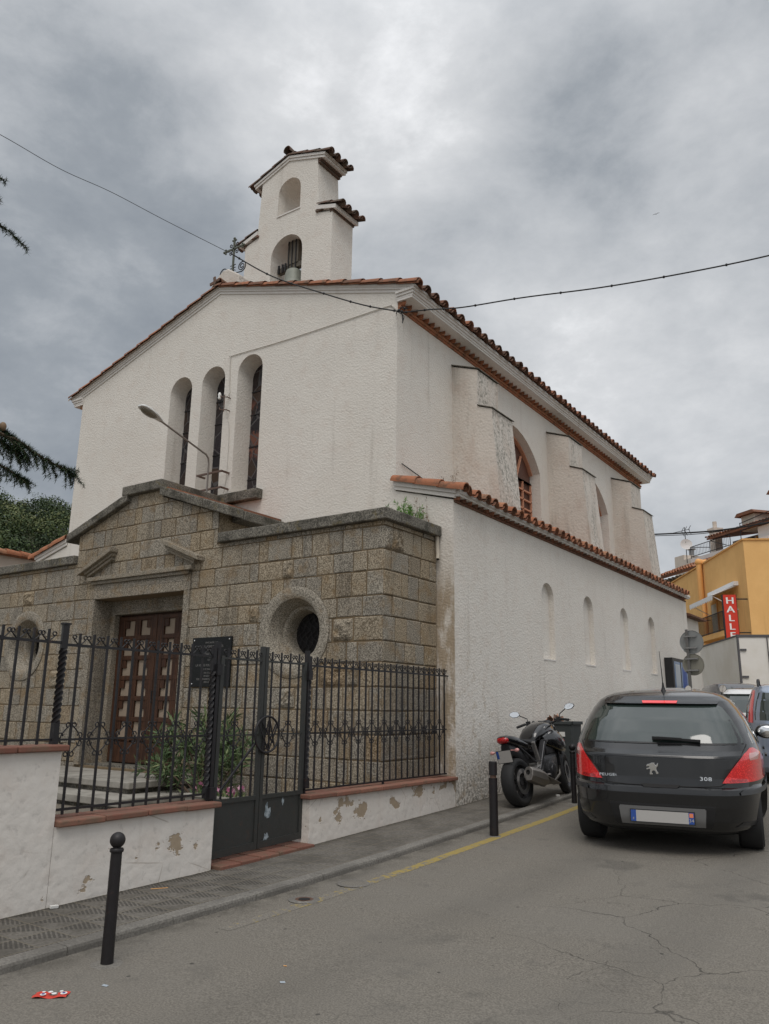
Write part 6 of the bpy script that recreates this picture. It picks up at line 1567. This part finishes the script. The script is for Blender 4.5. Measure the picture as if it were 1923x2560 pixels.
for s_ in (-1, 1):
    b = MB(); b.tube([(s_*.06, -.15, .74), (s_*.16, -.19, .73)], .008, 6); b.sphere((s_*.19, -.20, .73), .028, 10, 8, sc=(1.3, .8, .9)); b.build('indicator', M_['lamp_clear'], mc, smooth=60)
# frame, swing arm, engine
b = MB()
for s_ in (-1, 1): b.bar((s_*.14, .42, .42), (s_*.17, .64, .78), .05, .085, up=(1, 0, 0)); b.bar((s_*.17, .64, .78), (s_*.10, 1.14, .90), .05, .10, up=(1, 0, 0)); b.bar((s_*.13, .44, .78), (s_*.07, .0, .83), .03, .04, up=(1, 0, 0)); b.bar((s_*.14, .40, .52), (s_*.08, .05, .78), .025, .03, up=(1, 0, 0))
b.build('frame', M_['cast_alloy'], mc, bevel=.01)
b = MB(); b.bar((-.13, .0, .318), (-.13, .44, .46), .05, .09, up=(1, 0, 0)); b.bar((.10, .30, .42), (.13, .46, .47), .06, .10, up=(1, 0, 0)); b.box(-.15, .40, .40, .15, .50, .52); b.build('swing_arm', M_['frame_silver'], mc, bevel=.012)
b = MB(); b.bar((.155, .45, .50), (.165, .34, .80), .03, .055, up=(1, 0, 0)); b.bar((.16, .52, .62), (.18, .70, .78), .015, .05, up=(1, 0, 0)); b.build('side_plate', M_['frame_silver'], mc, bevel=.01)
b = MB(); loft(b, [(.46, .44, .15, .14, 4), (.55, .42, .19, .19, 4), (.78, .42, .20, .20, 4), (.92, .46, .18, .18, 4), (1.02, .52, .15, .12, 4)], 16); loft(b, [(.70, .66, .17, .08, 4), (.88, .68, .18, .10, 4), (1.02, .66, .15, .09, 4)], 14); en = b.build('engine', M_['engine_grey'], mc, smooth=35, fix=True)
b = MB()
for s_ in (-1, 1):
    T = Matrix.Translation((s_*.19, .66, .40)) @ Matrix.Rotation(s_*pi/2, 4, 'Y'); b.lathe([(.125, 0), (.125, .035), (.105, .05), (.06, .055), (.055, .065), (0, .066)], M=T, n=28)
    for k in range(8): a = k*pi/4; b.sphere(T @ Vector((.113*cos(a), .113*sin(a), .04)), .012, 8, 6)
b.build('clutch_cover', M_['engine_grey'], en, smooth=35)
b = MB(); b.box(-.17, 1.06, .42, .17, 1.10, .74)
for i in range(12): b.box(-.16, 1.10, .44+i*.024, .16, 1.108, .45+i*.024)
b.build('radiator', M_['trim_black'], mc)
b = MB()
for i in range(4): x = -.12+.08*i; b.tube([(x, 1.02, .62), (x, 1.14, .50), (x*.9, 1.10, .30), (x*.6+.04, .85, .22), (.08, .6, .22)], .022, 8)
b.tube([(.08, .6, .22), (.12, .45, .24), (.19, .32, .30)], .04, 10); b.build('header_pipe', M_['exhaust_steel'], mc, smooth=50)
MX = frame_m((.215, .36, .30), (-.10, -.94, .30), (1, -.08, 0)); b = MB()
cs_ = [(-.10, .045, .055), (.0, .075, .085), (.12, .085, .105), (.30, .08, .098), (.36, .072, .09)]; vs = []
for l_, w, h in cs_:
    for u, v in ((-w, -h*.4), (-w*.5, -h), (w*.6, -h), (w, -h*.3), (w, h*.5), (w*.4, h), (-w*.5, h), (-w, h*.4)): vs.append(MX @ Vector((l_, u, v)))
b.add(vs, [(j*8+i, j*8+(i+1) % 8, (j+1)*8+(i+1) % 8, (j+1)*8+i) for j in range(4) for i in range(8)]+[tuple(range(7, -1, -1)), tuple(32+i for i in range(8))])
ex = b.build('silencer', M_['exhaust_steel'], mc, bevel=.008, fix=True)
b = MB(); b.lathe([(.030, 0), (.030, .012), (.022, .012), (.022, -.05), (0, -.05)], M=MX @ Matrix.Translation((.36, 0, .02)) @ Matrix.Rotation(pi/2, 4, 'Y'), n=18); b.build('tailpipe', M_['void'], ex, smooth=40)
b = MB(); b.bar((.23, .35, .33), (.28, .62, .20), .012, .13, up=(1, 0, 0)); b.build('heat_shield', M_['exhaust_steel'], mc, bevel=.01)
for s_ in (-1, 1):
    b = MB(); b.bar((s_*.17, .46, .36), (s_*.30, .44, .35), .025, .018); b.bar((s_*.16, .50, .50), (s_*.18, .40, .33), .02, .035, up=(1, 0, 0)); b.bar((s_*.18, .30, .55), (s_*.27, .28, .54), .02, .018); b.build('foot_peg', M_['alloy'], mc)
b = MB(); b.tube([(-.14, .52, .26), (-.23, .50, .02)], .013, 8); b.build('side_stand', M_['trim_black'], mc)
# front end, steered a little to the left
SM = Matrix.Translation((0, 1.16, .90)) @ Matrix.Rotation(radians(14), 4, 'Z') @ Matrix.Translation((0, -1.16, -.90)); b = MB()
for s_ in (-1, 1): b.tube([SM @ Vector((s_*.105, 1.46, .29)), SM @ Vector((s_*.105, 1.32, .62))], .030, 12); b.tube([SM @ Vector((s_*.105, 1.33, .60)), SM @ Vector((s_*.105, 1.20, .96))], .025, 12)
b.build('fork', M_['bike_matt'], mc, smooth=50)
b = MB(); b.grid(lambda u, v: SM @ Vector(((u-.5)*.15*(1-.3*abs(v-.5)), 1.45+.335*cos(lerp(.35, 2.3, v)), .302+.335*sin(lerp(.35, 2.3, v))-.05*(abs(u-.5)*2)**2)), 6, 14); b.build('front_mudguard', M_['bike_black'], mc, smooth=60)
b = MB(); loft(b, [(1.22, .92, .10, .10, 2.5), (1.32, .90, .115, .12, 2.5), (1.40, .87, .09, .10, 2.5)], 14); b.v = [tuple(SM @ Vector(p)) for p in b.v]; b.build('headlamp', M_['bike_black'], mc, smooth=60, fix=True)
b = MB(); b.tube([SM @ Vector(p) for p in ((-.37, 1.00, 1.03), (-.25, 1.06, 1.055), (-.10, 1.14, 1.02), (.10, 1.14, 1.02), (.25, 1.06, 1.055), (.37, 1.00, 1.03))], .013, 10)
b.box(-.10, 1.10, .95, .10, 1.22, 1.0, M=SM); loft(b, [(1.12, 1.02, .07, .035), (1.2, 1.03, .08, .045)], 10); hb = b.build('handlebar', M_['bike_matt'], mc, smooth=50)
for s_ in (-1, 1):
    b = MB(); b.tube([SM @ Vector((s_*.27, 1.05, 1.053)), SM @ Vector((s_*.39, .985, 1.025))], .019, 10); b.build('grip', M_['rubber'], hb, smooth=50)
    b = MB(); b.tube([SM @ Vector((s_*.22, 1.10, 1.05)), SM @ Vector((s_*.30, 1.09, 1.04)), SM @ Vector((s_*.41, 1.04, 1.02))], .006, 6); b.box(s_*.20, 1.05, 1.02, s_*.26, 1.11, 1.09, M=SM); b.sphere(SM @ Vector((s_*.17, 1.16, 1.06)), .028, 10, 8); b.build('lever', M_['trim_black'], hb, smooth=40)
    b = MB(); b.tube([SM @ Vector(p) for p in ((s_*.235, 1.10, 1.06), (s_*.25, 1.13, 1.13), (s_*.35, 1.10, 1.19))], .008, 8)
    MT = SM @ frame_m((s_*.41, 1.08, 1.215), (1, s_*-.12, .10*s_), (0, .12, 1)); shp = [(-.075, -.010), (-.05, .038), (.02, .046), (.075, .022), (.085, -.012), (.04, -.044), (-.03, -.042)]
    if s_ < 0: shp = [(-u, v) for u, v in shp][::-1]
    b.prism(shp, lambda u, v, w: MT @ Vector((u, v, w)), -.025, .0); mr = b.build('mirror', M_['bike_matt'], hb, bevel=.004)
    b = MB(); b.prism([(u*.93, v*.9) for u, v in shp], lambda u, v, w: MT @ Vector((u, v, w)), .0005, .002); b.build('mirror_glass', M_['mirror_glass'], mr)
# bin
bn = thing('litter_bin', 'dark grey square litter bin overflowing with paper behind the motorcycle', 'bin', (.42, 3.35, g(3.35)), radians(2)); bn.scale = (1.2,)*3
b = MB(); b.add([(x*s_, y*s_, z) for z, s_ in ((.24, .92), (.92, 1.0)) for x, y in ((-.27, -.22), (.27, -.22), (.27, .22), (-.27, .22))], [(3, 2, 1, 0), (0, 1, 5, 4), (1, 2, 6, 5), (2, 3, 7, 6), (3, 0, 4, 7)])
b.build('container', M_['bin_plastic'], bn, bevel=.015)
b = MB()
for a, c in (((-.29, -.24), (.29, -.21)), ((-.29, .21), (.29, .24)), ((-.29, -.24), (-.26, .24)), ((.26, -.24), (.29, .24))): b.box(a[0], a[1], .90, c[0], c[1], .95)
b.build('rim', M_['bin_plastic'], bn, bevel=.008)
b = MB()
for x in (-.22, .22): b.box(x-.02, -.18, 0, x+.02, .18, .24)
b.box(-.25, -.2, .12, .25, .2, .15); b.build('stand', M_['trim_black'], bn)
b = MB(); b.box(.06, -.2245, .72, .15, -.2205, .79); b.build('sticker', M_['paper_white'], bn)
rb = MB(); r = random.Random(4)
for i in range(9):
    c_ = Vector((r.uniform(-.2, .2), r.uniform(-.15, .15), .93)); q = rv(r); s_ = q.cross(rv(r)).normalized(); u_ = q.cross(s_); k = r.uniform(.06, .13)
    rb.add([c_+s_*k, c_+u_*k+Vector((0, 0, .05)), c_-s_*k, c_-u_*k+Vector((0, 0, .02)), c_+Vector((0, 0, .07))], [(0, 1, 4), (1, 2, 4), (2, 3, 4), (3, 0, 4)], tint=r.random())
rb.v = [(x*1.2+.42, y*1.2+3.35, z*1.2+g(3.35)) for x, y, z in rb.v]
setp(rb.build('crumpled_paper', M_['rubbish_paper']), 'crumpled brown paper rubbish piled on top of the litter bin', 'rubbish')
bx = MB(); bx.box(.28, 4.1, g(4.1), .85, 4.5, g(4.1)+.22); bx.box(.26, 4.08, g(4.1)+.22, .87, 4.52, g(4.1)+.26, mi=0); setp(bx.build('white_box', M_['paper_white'], None, bevel=.01), 'low white box on the pavement behind the front wheel of the motorcycle', 'box')
# ------------------------------------------------------------------ buildings beyond the church on the right
def fr(o, d):
    d = Vector((d[0], d[1], 0)).normalized(); e = Vector((d.y, -d.x, 0)); M = Matrix((d, e, Vector((0, 0, 1)))).transposed().to_4x4(); M.translation = Vector(o); return M
O0 = (.12, 25.67, 0)
oh = thing('orange_house', 'tall plain orange house with balcony, awning and drain pipe beyond the church', 'house', O0, world_coords=True)
F = fr(O0, (-.48, .877))
b = MB(); b.box(0, 0, -.5, 14, 9, 8.86, M=F); hw_ = b.build('wall', M_['orange_wall'], oh, fix=True)
b = MB(); b.box(-.06, -.06, 8.861, 14.06, 9.06, 8.93, M=F); b.build('parapet', M_['orange_dark'], oh, fix=True)
b = MB(); b.tube([F @ Vector(p) for p in ((6.3, .2, 9.0), (6.3, -.16, 9.02), (6.3, -.16, 8.8), (6.3, -.16, 7.0))], .15, 12); b.tube([F @ Vector(p) for p in ((6.3, -.16, 7.0), (6.15, -.13, 6.9), (6.15, -.13, 3))], .11, 12); b.sphere(F @ Vector((6.3, -.16, 9.0)), .2, 12, 8)
b.build('drain_pipe', M_['orange_pipe'], oh, smooth=50)
b = MB(); b.box(1.75, .30, 5.05, 3.35, .01, 7.0, M=F); b.box(3.9, -.02, 5.05, 3.2, .01, 5.1, M=F); rc_ = b.build('recess', M_['orange_dark'], oh, fix=True)
b = MB(); b.box(1.8, -.012, 5.08, 3.3, .008, 6.9, M=F); b.build('balcony_door', M_['orange_dark'], oh, fix=True)
b = MB(); b.box(4.35, -.05, 5.08, 5.2, .008, 6.62, M=F); w = b.build('window', M_['shutter'], oh, fix=True); b = MB(); b.box(4.28, -.07, 6.62, 5.27, .005, 6.75, M=F); b.box(4.28, -.06, 5.0, 4.35, .005, 6.62, M=F); b.box(5.2, -.06, 5.0, 5.27, .005, 6.62, M=F); b.build('frame', M_['orange_dark'], w, fix=True)
b = MB(); b.box(1.55, -.66, 4.86, 5.7, .005, 5.03, M=F); b.box(1.5, -.70, 4.78, 5.75, .004, 4.858, M=F); bal = b.build('balcony', M_['orange_wall'], oh, fix=True)
b = MB()
def bf(p, q, t=.025): b.bar(F @ Vector(p), F @ Vector(q), t)
for z in (5.10, 5.92): bf((1.6, -.62, z), (5.65, -.62, z), .035); bf((1.6, -.62, z), (1.6, 0, z), .035); bf((5.65, -.62, z), (5.65, 0, z), .035)
for i in range(34): u = 1.6+4.05*i/33; bf((u, -.62, 5.05), (u, -.62, 5.92), .018)
for i in range(5): bf((1.6, -.62*i/5, 5.05), (1.6, -.62*i/5, 5.92), .018)
b.build('railing', M_['wrought_iron'], bal)
aw = MB(); aw.add([F @ Vector(p) for p in ((1.2, 0, 7.08), (5.0, 0, 7.08), (5.0, -1.15, 6.60), (1.2, -1.15, 6.60), (1.2, 0, 7.05), (5.0, 0, 7.05), (5.0, -1.15, 6.57), (1.2, -1.15, 6.57))], [(0, 1, 2, 3), (7, 6, 5, 4), (0, 4, 5, 1), (1, 5, 6, 2), (3, 2, 6, 7), (0, 3, 7, 4)])
N_ = 14
for i in range(N_):
    u0, u1 = 1.2+3.8*i/N_, 1.2+3.8*(i+1)/N_; um = (u0+u1)/2
    for dv in (0, .012): aw.add([F @ Vector((u, -1.155+dv, z)) for u, z in ((u0, 6.6), (u1, 6.6), (u1, 6.42), (um, 6.34), (u0, 6.42))], [(0, 1, 2, 3, 4) if dv else (4, 3, 2, 1, 0)])
aw.build('awning', M_['awning_cloth'], oh)
b = MB(); b.box(1.1, -.22, 7.02, 5.1, .0, 7.20, M=F)
for u in (1.35, 4.85): b.bar(F @ Vector((u, -.02, 5.95)), F @ Vector((u, -1.12, 6.56)), .03)
b.build('awning_frame', M_['awning_cloth'], oh, fix=True)
hs = thing('hanging_sign', 'tall red shop sign with white letters HALLE on the corner of the orange house', 'sign', tuple(F @ Vector((.1, -.8, 5.4))), world_coords=True)
b = MB(); b.box(.06, -1.05, 3.7, .24, -.50, 6.44, M=F); sb_ = b.build('sign_box', M_['sign_red'], hs, fix=True)
b = MB()
for z in (6.26, 4.80): b.bar(F @ Vector((.15, -.5, z)), F @ Vector((.15, .0, z)), .05)
b.box(.05, -1.065, 3.68, .25, -1.05, 6.455, M=F); b.box(.05, -.50, 3.68, .25, -.485, 6.455, M=F)
b.build('bracket', M_['wrought_iron'], hs, fix=True)
b = MB()
for ch, z in zip('HALLE', (6.17, 5.79, 5.41, 5.04, 4.66)):
    T = F @ frame_m((.055, -.775, z), (0, 1, 0), (0, 0, 1)); vs, fs = text_mb(ch, .40, .006)
    for ox in (-.012, 0, .012): b.add([T @ Vector((v.x*1.25+ox, v.y, v.z+ox*.05)) for v in vs], fs)
b.build('lettering', M_['sign_white'], hs)
# pale house with roof terrace behind
P0 = (-4.15, 40.55, 0); G = fr(P0, (.76, -.65))    # u along the front to the right, v = e = (d.y,-d.x) points towards the camera side
ph_ = thing('pale_house', 'pale house with tiled roof, roof terrace and vented chimney blocks high on the right', 'house', P0, world_coords=True)
b = MB(); b.box(0, -6, 2, 12, -1.4, 12.0, M=G); b.box(-1.0, -1.4, 2, 12, 0, 11.0, M=G); b.box(3.9, -1.5, 10.9, 12, -.05, 12.02, M=G); b.build('wall', M_['pale_wall'], ph_, fix=True)
b = MB(); b.add([G @ Vector(p) for p in ((-.35, .25, 12.05), (12, .25, 12.05), (12, -6.2, 13.2), (-.35, -6.2, 13.2), (-.35, .25, 12.17), (12, .25, 12.17), (12, -6.2, 13.32), (-.35, -6.2, 13.32))], [(3, 2, 1, 0), (4, 5, 6, 7), (0, 1, 5, 4), (1, 2, 6, 5), (2, 3, 7, 6), (3, 0, 4, 7)], tint=.35)
dv = (G.to_3x3() @ Vector((1, 0, 0))); up_ = (G.to_3x3() @ Vector((0, -1, .18))).normalized()
tiles(b, G @ Vector((-.3, .30, 12.18)), dv, up_, 46, .27, 2.5, seg=.6, r=.09, seed=50, lo=.15, hi=.6, under=False); b.build('roof', M_['terracotta'], ph_, smooth=50)
b = MB(); b.box(.9, -1.41, 11.05, 2.0, -1.38, 11.95, M=G); b.box(2.15, -1.41, 11.0, 3.3, -1.36, 11.9, M=G, mi=1); b.box(2.3, -1.36, 11.05, 3.15, -1.33, 11.8, M=G); b.build('window', [M_['house_glass'], M_['orange_dark']], ph_, fix=True)
for u0, u1, z0, z1 in ((2.25, 3.45, 12.1, 13.0), (5.1, 7.4, 12.1, 13.75)):
    b = MB(); b.box(u0, -1.9, z0, u1, -.35, z1, M=G); cb = b.build('chimney_block', M_['cream_wall'], ph_, fix=True)
    b = MB(); b.prism([(u0-.28, z1), (u1+.28, z1), (u1+.05, z1+.2), (u0-.05, z1+.2)], lambda u, v, w: G @ Vector((u, w, v)), -2.15, -.08, tint=.3); b.build('cap', M_['terracotta'], cb)
    b = MB(); um = (u0+u1)/2
    for a_ in (-.42, .06): b.box(um+a_, -.345, z1-.5, um+a_+.36, -.335, z1-.1, M=G)
    b.build('vent', M_['shutter'], cb, fix=True)
b = MB(); b.box(-.95, -1.0, 8, -.45, -.45, 12.75, M=G); b.box(-1.03, -1.08, 12.75, -.37, -.37, 12.95, M=G); b.tube([G @ Vector((-.7, -.72, 12.9)), G @ Vector((-.7, -.72, 13.4))], .13, 10); b.build('chimney', M_['cream_wall'], ph_, fix=True)
Tm = fr((-5.95, 42.2, 0), (.72, -.69))
b = MB(); b.box(0, -3, 2, 8, 0, 10.72, M=Tm); tw = b.build('red_wall', M_['red_wall'], ph_, fix=True)
b = MB(); b.box(-.05, -.22, 10.72, 8, .06, 11.22, M=Tm)
for i in range(12): b.box(.1+i*.42, .06, 10.74, .14+i*.42, .075, 11.2, M=Tm)
b.build('terrace_parapet', M_['pale_wall'], ph_, fix=True)
b = MB()
def tf(p, q, t=.04): b.bar(Tm @ Vector(p), Tm @ Vector(q), t)
for z in (11.35, 12.0): tf((0, .03, z), (4.2, .03, z)); tf((0, .03, z), (-.3, -2.4, z+.2))
for u in (0, 2.1, 4.2): tf((u, .03, 11.2), (u, .03, 12.0))
for i in range(26): tf((i*.16, .03, 11.35), (i*.16, .03, 12.0), .014)
tf((2.2, .03, 12.0), (4.3, .4, 11.3)); tf((-.3, -2.4, 11.3), (-.3, -2.4, 12.2)); tf((5.2, .0, 11.2), (5.2, .0, 12.5)); tf((5.2, 0, 12.45), (8, 0, 12.6)); tf((5.2, 0, 12.0), (8, 0, 12.15))
b.build('terrace_railing', M_['wrought_iron'], ph_)
an_ = thing('roof_aerial', 'television aerial with satellite dish on the terrace of the pale house', 'aerial', (-6.3, 42.4, 11.3), world_coords=True)
b = MB(); b.tube([(-6.3, 42.4, 11.0), (-6.3, 42.4, 13.45)], .025, 6); b.tube([(-7.35, 43.2, 13.30), (-5.9, 42.1, 13.22)], .02, 6)
for p in ((-6.3, 42.4), (-6.55, 42.6), (-6.0, 42.2)):
    for s_ in (-.3, .3): b.tube([(p[0], p[1], 13.24), (p[0]+.25*abs(s_), p[1]+.3, 13.24+s_)], .02, 5)
b.build('mast', M_['cable_black'], an_)
b = MB(); b.lathe([(0, -.08), (.2, -.05), (.36, .02), (.38, .03)], M=Matrix.Translation((-6.25, 42.3, 12.25)) @ Matrix.Rotation(radians(75), 4, 'X') @ Matrix.Rotation(.4, 4, 'Y'), n=24, cap=False); b.build('dish', M_['pale_wall'], an_, smooth=60)
# low house with a tiled eave and chimney block in front of it
lo_ = thing('tiled_house', 'house with rough tiled eave and cream chimney block just behind the aisle roof', 'house', (-7, 41, 0), world_coords=True)
b = MB(); Q = fr((-7.9, 44.9, 0), (.76, -.65)); b.box(0, -3, 3, 1.05, -.2, 11.95, M=Q); b.box(1.05, -3, 3, 2.6, -.2, 11.6, M=Q); b.build('chimney_block', M_['cream_wall'], lo_, fix=True)
b = MB(); b.tube([Q @ Vector((.85, -1, 11.9)), Q @ Vector((.85, -1, 12.35))], .18, 12); b.lathe([(.3, 0), (.3, .06), (0, .16)], M=Matrix.Translation(Q @ Vector((.85, -1, 12.4))), n=14); b.build('cowl', M_['galvanised'], lo_, smooth=40)
Q2 = fr((-8.6, 40.9, 0), (.70, -.71)); b = MB()
b.add([Q2 @ Vector(p) for p in ((0, .2, 9.55), (6.3, .2, 9.55), (6.3, -3.4, 10.9), (0, -3.4, 10.9), (0, .2, 9.68), (6.3, .2, 9.68), (6.3, -3.4, 11.03), (0, -3.4, 11.03))], [(3, 2, 1, 0), (4, 5, 6, 7), (0, 1, 5, 4), (1, 2, 6, 5), (2, 3, 7, 6), (3, 0, 4, 7)], tint=.2)
tiles(b, Q2 @ Vector((.1, .28, 9.70)), Q2.to_3x3() @ Vector((1, 0, 0)), (Q2.to_3x3() @ Vector((0, -1, .375))).normalized(), 20, .31, 3.6, seg=.6, r=.105, seed=60, lo=.3, hi=.9, under=False)
b.build('roof', M_['terracotta'], lo_, smooth=50)
b = MB(); b.box(0.1, -3.4, 3, 6.1, -.35, 9.5, M=Q2); b.build('wall', M_['cream_wall'], lo_, fix=True)
b = MB()
for i in range(14): b.box(.2+i*.44, -.35, 9.36, .32+i*.44, .12, 9.52, M=Q2)
b.build('rafter', M_['old_wood'], lo_, fix=True)

# ------------------------------------------------------------------ street furniture and small things
ts = thing('traffic_sign', 'grey backs of two round traffic signs on one post by the far church wall', 'traffic sign', (.80, 11.85, g(11.85)), radians(-6))
zb = g(11.85)
b = MB(); b.box(-.035, -.022, 0, .035, .022, 3.72-zb); b.build('post', M_['sign_post'], ts, bevel=.006)
for zc, R, mt in ((3.36, .33, 'sign_back'), (2.74, .30, 'sign_back_tan')):
    b = MB(); T = Matrix.Translation((.10, .055, zc-zb)) @ Matrix.Rotation(pi/2, 4, 'X'); b.lathe([(0, 0), (R-.015, 0), (R, .012), (R, -.02), (R-.01, -.022), (0, -.022)], M=T, n=40, cap=False); d = b.build('sign_disc', M_[mt], ts, smooth=35, fix=True)
    b = MB()
    for dz in (-.16, .16): b.box(-.10, -.035, zc-zb+dz-.02, .26, .04, zc-zb+dz+.02)
    b.build('clamp', M_['galvanised'], d)
ab = thing('notice_case', 'dark framed display case with blue poster mounted on the aisle wall', 'display case', (0, 13.1, 2.2), world_coords=True)
b = MB(); b.box(.005, 12.30, 1.35, .24, 14.0, 2.98); b.build('case', M_['trim_black'], ab, bevel=.01)
b = MB(); b.box(.242, 12.42, 1.45, .246, 13.88, 2.88); b.box(.2465, 12.55, 1.55, .249, 13.05, 2.8, mi=1); b.box(.2465, 13.3, 1.6, .249, 13.75, 2.75, mi=2); b.box(.2465, 13.08, 1.45, .256, 13.13, 2.88, mi=3); b.build('poster', [M_['ad_blue'], M_['ad_pale'], M_['plate_blue'], M_['trim_black']], ab)
mh = thing('utility_hole', 'rusty open socket sunk in the road beside the yellow line', 'socket', (1.44, -5.38, zroad(1.44, -5.38)+.004))
b = MB(); b.lathe([(.15, 0), (.10, .006), (.085, .004)], n=24, cap=False); b.build('concrete_rim', M_['kerb_stone'], mh); b = MB(); b.lathe([(.086, .0045), (.07, .0025), (0, .0015)], n=20, cap=False); b.build('rusty_socket', M_['rusty_steel'], mh); b = MB(); b.lathe([(.055, .005), (0, .005)], n=20, cap=False); b.build('opening', M_['void'], mh)
mh = thing('valve_cover', 'small round valve cover set in a pale ring in the gutter', 'cover', (1.44, -4.62, zroad(1.44, -4.62)+.004))
b = MB(); b.lathe([(.17, 0), (.16, .006), (.13, .006)], n=24, cap=False); b.build('ring', M_['kerb_stone'], mh); b = MB(); b.lathe([(.129, .005), (0, .005)], n=24, cap=False); b.build('lid', M_['asphalt'], mh)
fl = thing('paper_flyer', 'red printed flyer with white round badges lying on the road at the lower left', 'flyer', (1.72, -8.15, zroad(1.72, -8.15)+.006), radians(38)); fl.scale = (.52, .6, 1)
b = MB(); b.grid(lambda u, v: Vector(((u-.5)*.40, (v-.5)*.17, .006*sin(u*9)+.004*sin(v*6))), 10, 4); b.build('sheet', M_['paper_red'], fl)
b = MB()
for x, y, r_, q in ((-.02, .03, .028, 0), (.04, -.02, .03, 0), (.15, -.01, .04, 0), (-.08, -.045, .035, 0), (.10, .05, .022, 0), (-.10, .03, .02, 0)): b.lathe([(r_, .012), (0, .013)], M=Matrix.Translation((x, y, 0)), n=16, cap=False, mi=0)
for x, y in ((.15, -.01), (-.08, -.045)): b.lathe([(.018, .0145), (0, .0145)], M=Matrix.Translation((x, y, 0)), n=12, cap=False, mi=1)
b.build('printed_badge', [M_['white_print'], M_['plate_blue']], fl)
def bit(name, label, x, y, z, mat, dims, rz):
    k = .5; dims = (dims[0]*k, dims[1]*k, dims[2]*k); b = MB(); b.box(-dims[0]/2, -dims[1]/2, 0, dims[0]/2, dims[1]/2, dims[2]); o = b.build(name, M_[mat], None, bevel=.002); o.location = (x, y, z); o.rotation_euler = (.1, .05, rz); setp(o, label, 'litter')
bit('wooden_stick', 'orange wooden stick lying on the pavement behind the ball bollard', .22, -6.05, g(-6.05)+.003, 'orange_pipe', (.34, .02, .008), 1.25)
bit('paper_ball', 'white crumpled paper at the foot of the tall left wall', .06, -7.05, g(-7.05)+.003, 'paper_white', (.14, .05, .045), 1.4)
bit('cigarette_end', 'orange cigarette end on the road below the gate', 2.55, -6.9, zroad(2.55, -6.9)+.003, 'orange_pipe', (.05, .012, .01), .5)
bit('paper_scrap', 'grey flattened paper scrap on the road right of the flyer', 2.75, -7.15, zroad(2.75, -7.15)+.003, 'ad_pale', (.07, .05, .004), .9)
bit('cigarette_end', 'reddish cigarette end near the bottom of the photo', 3.25, -8.0, zroad(3.25, -8.0)+.003, 'orange_pipe', (.045, .014, .012), .9)
bit('paper_scrap', 'grey scrap beside the red flyer', 1.85, -7.85, zroad(1.85, -7.85)+.003, 'ad_pale', (.08, .045, .004), .2)
bit('wrapper', 'pale crumpled wrapper by the front wheel of the motorcycle', .98, 1.75, g(1.75)+.003, 'paper_white', (.12, .09, .05), .7)
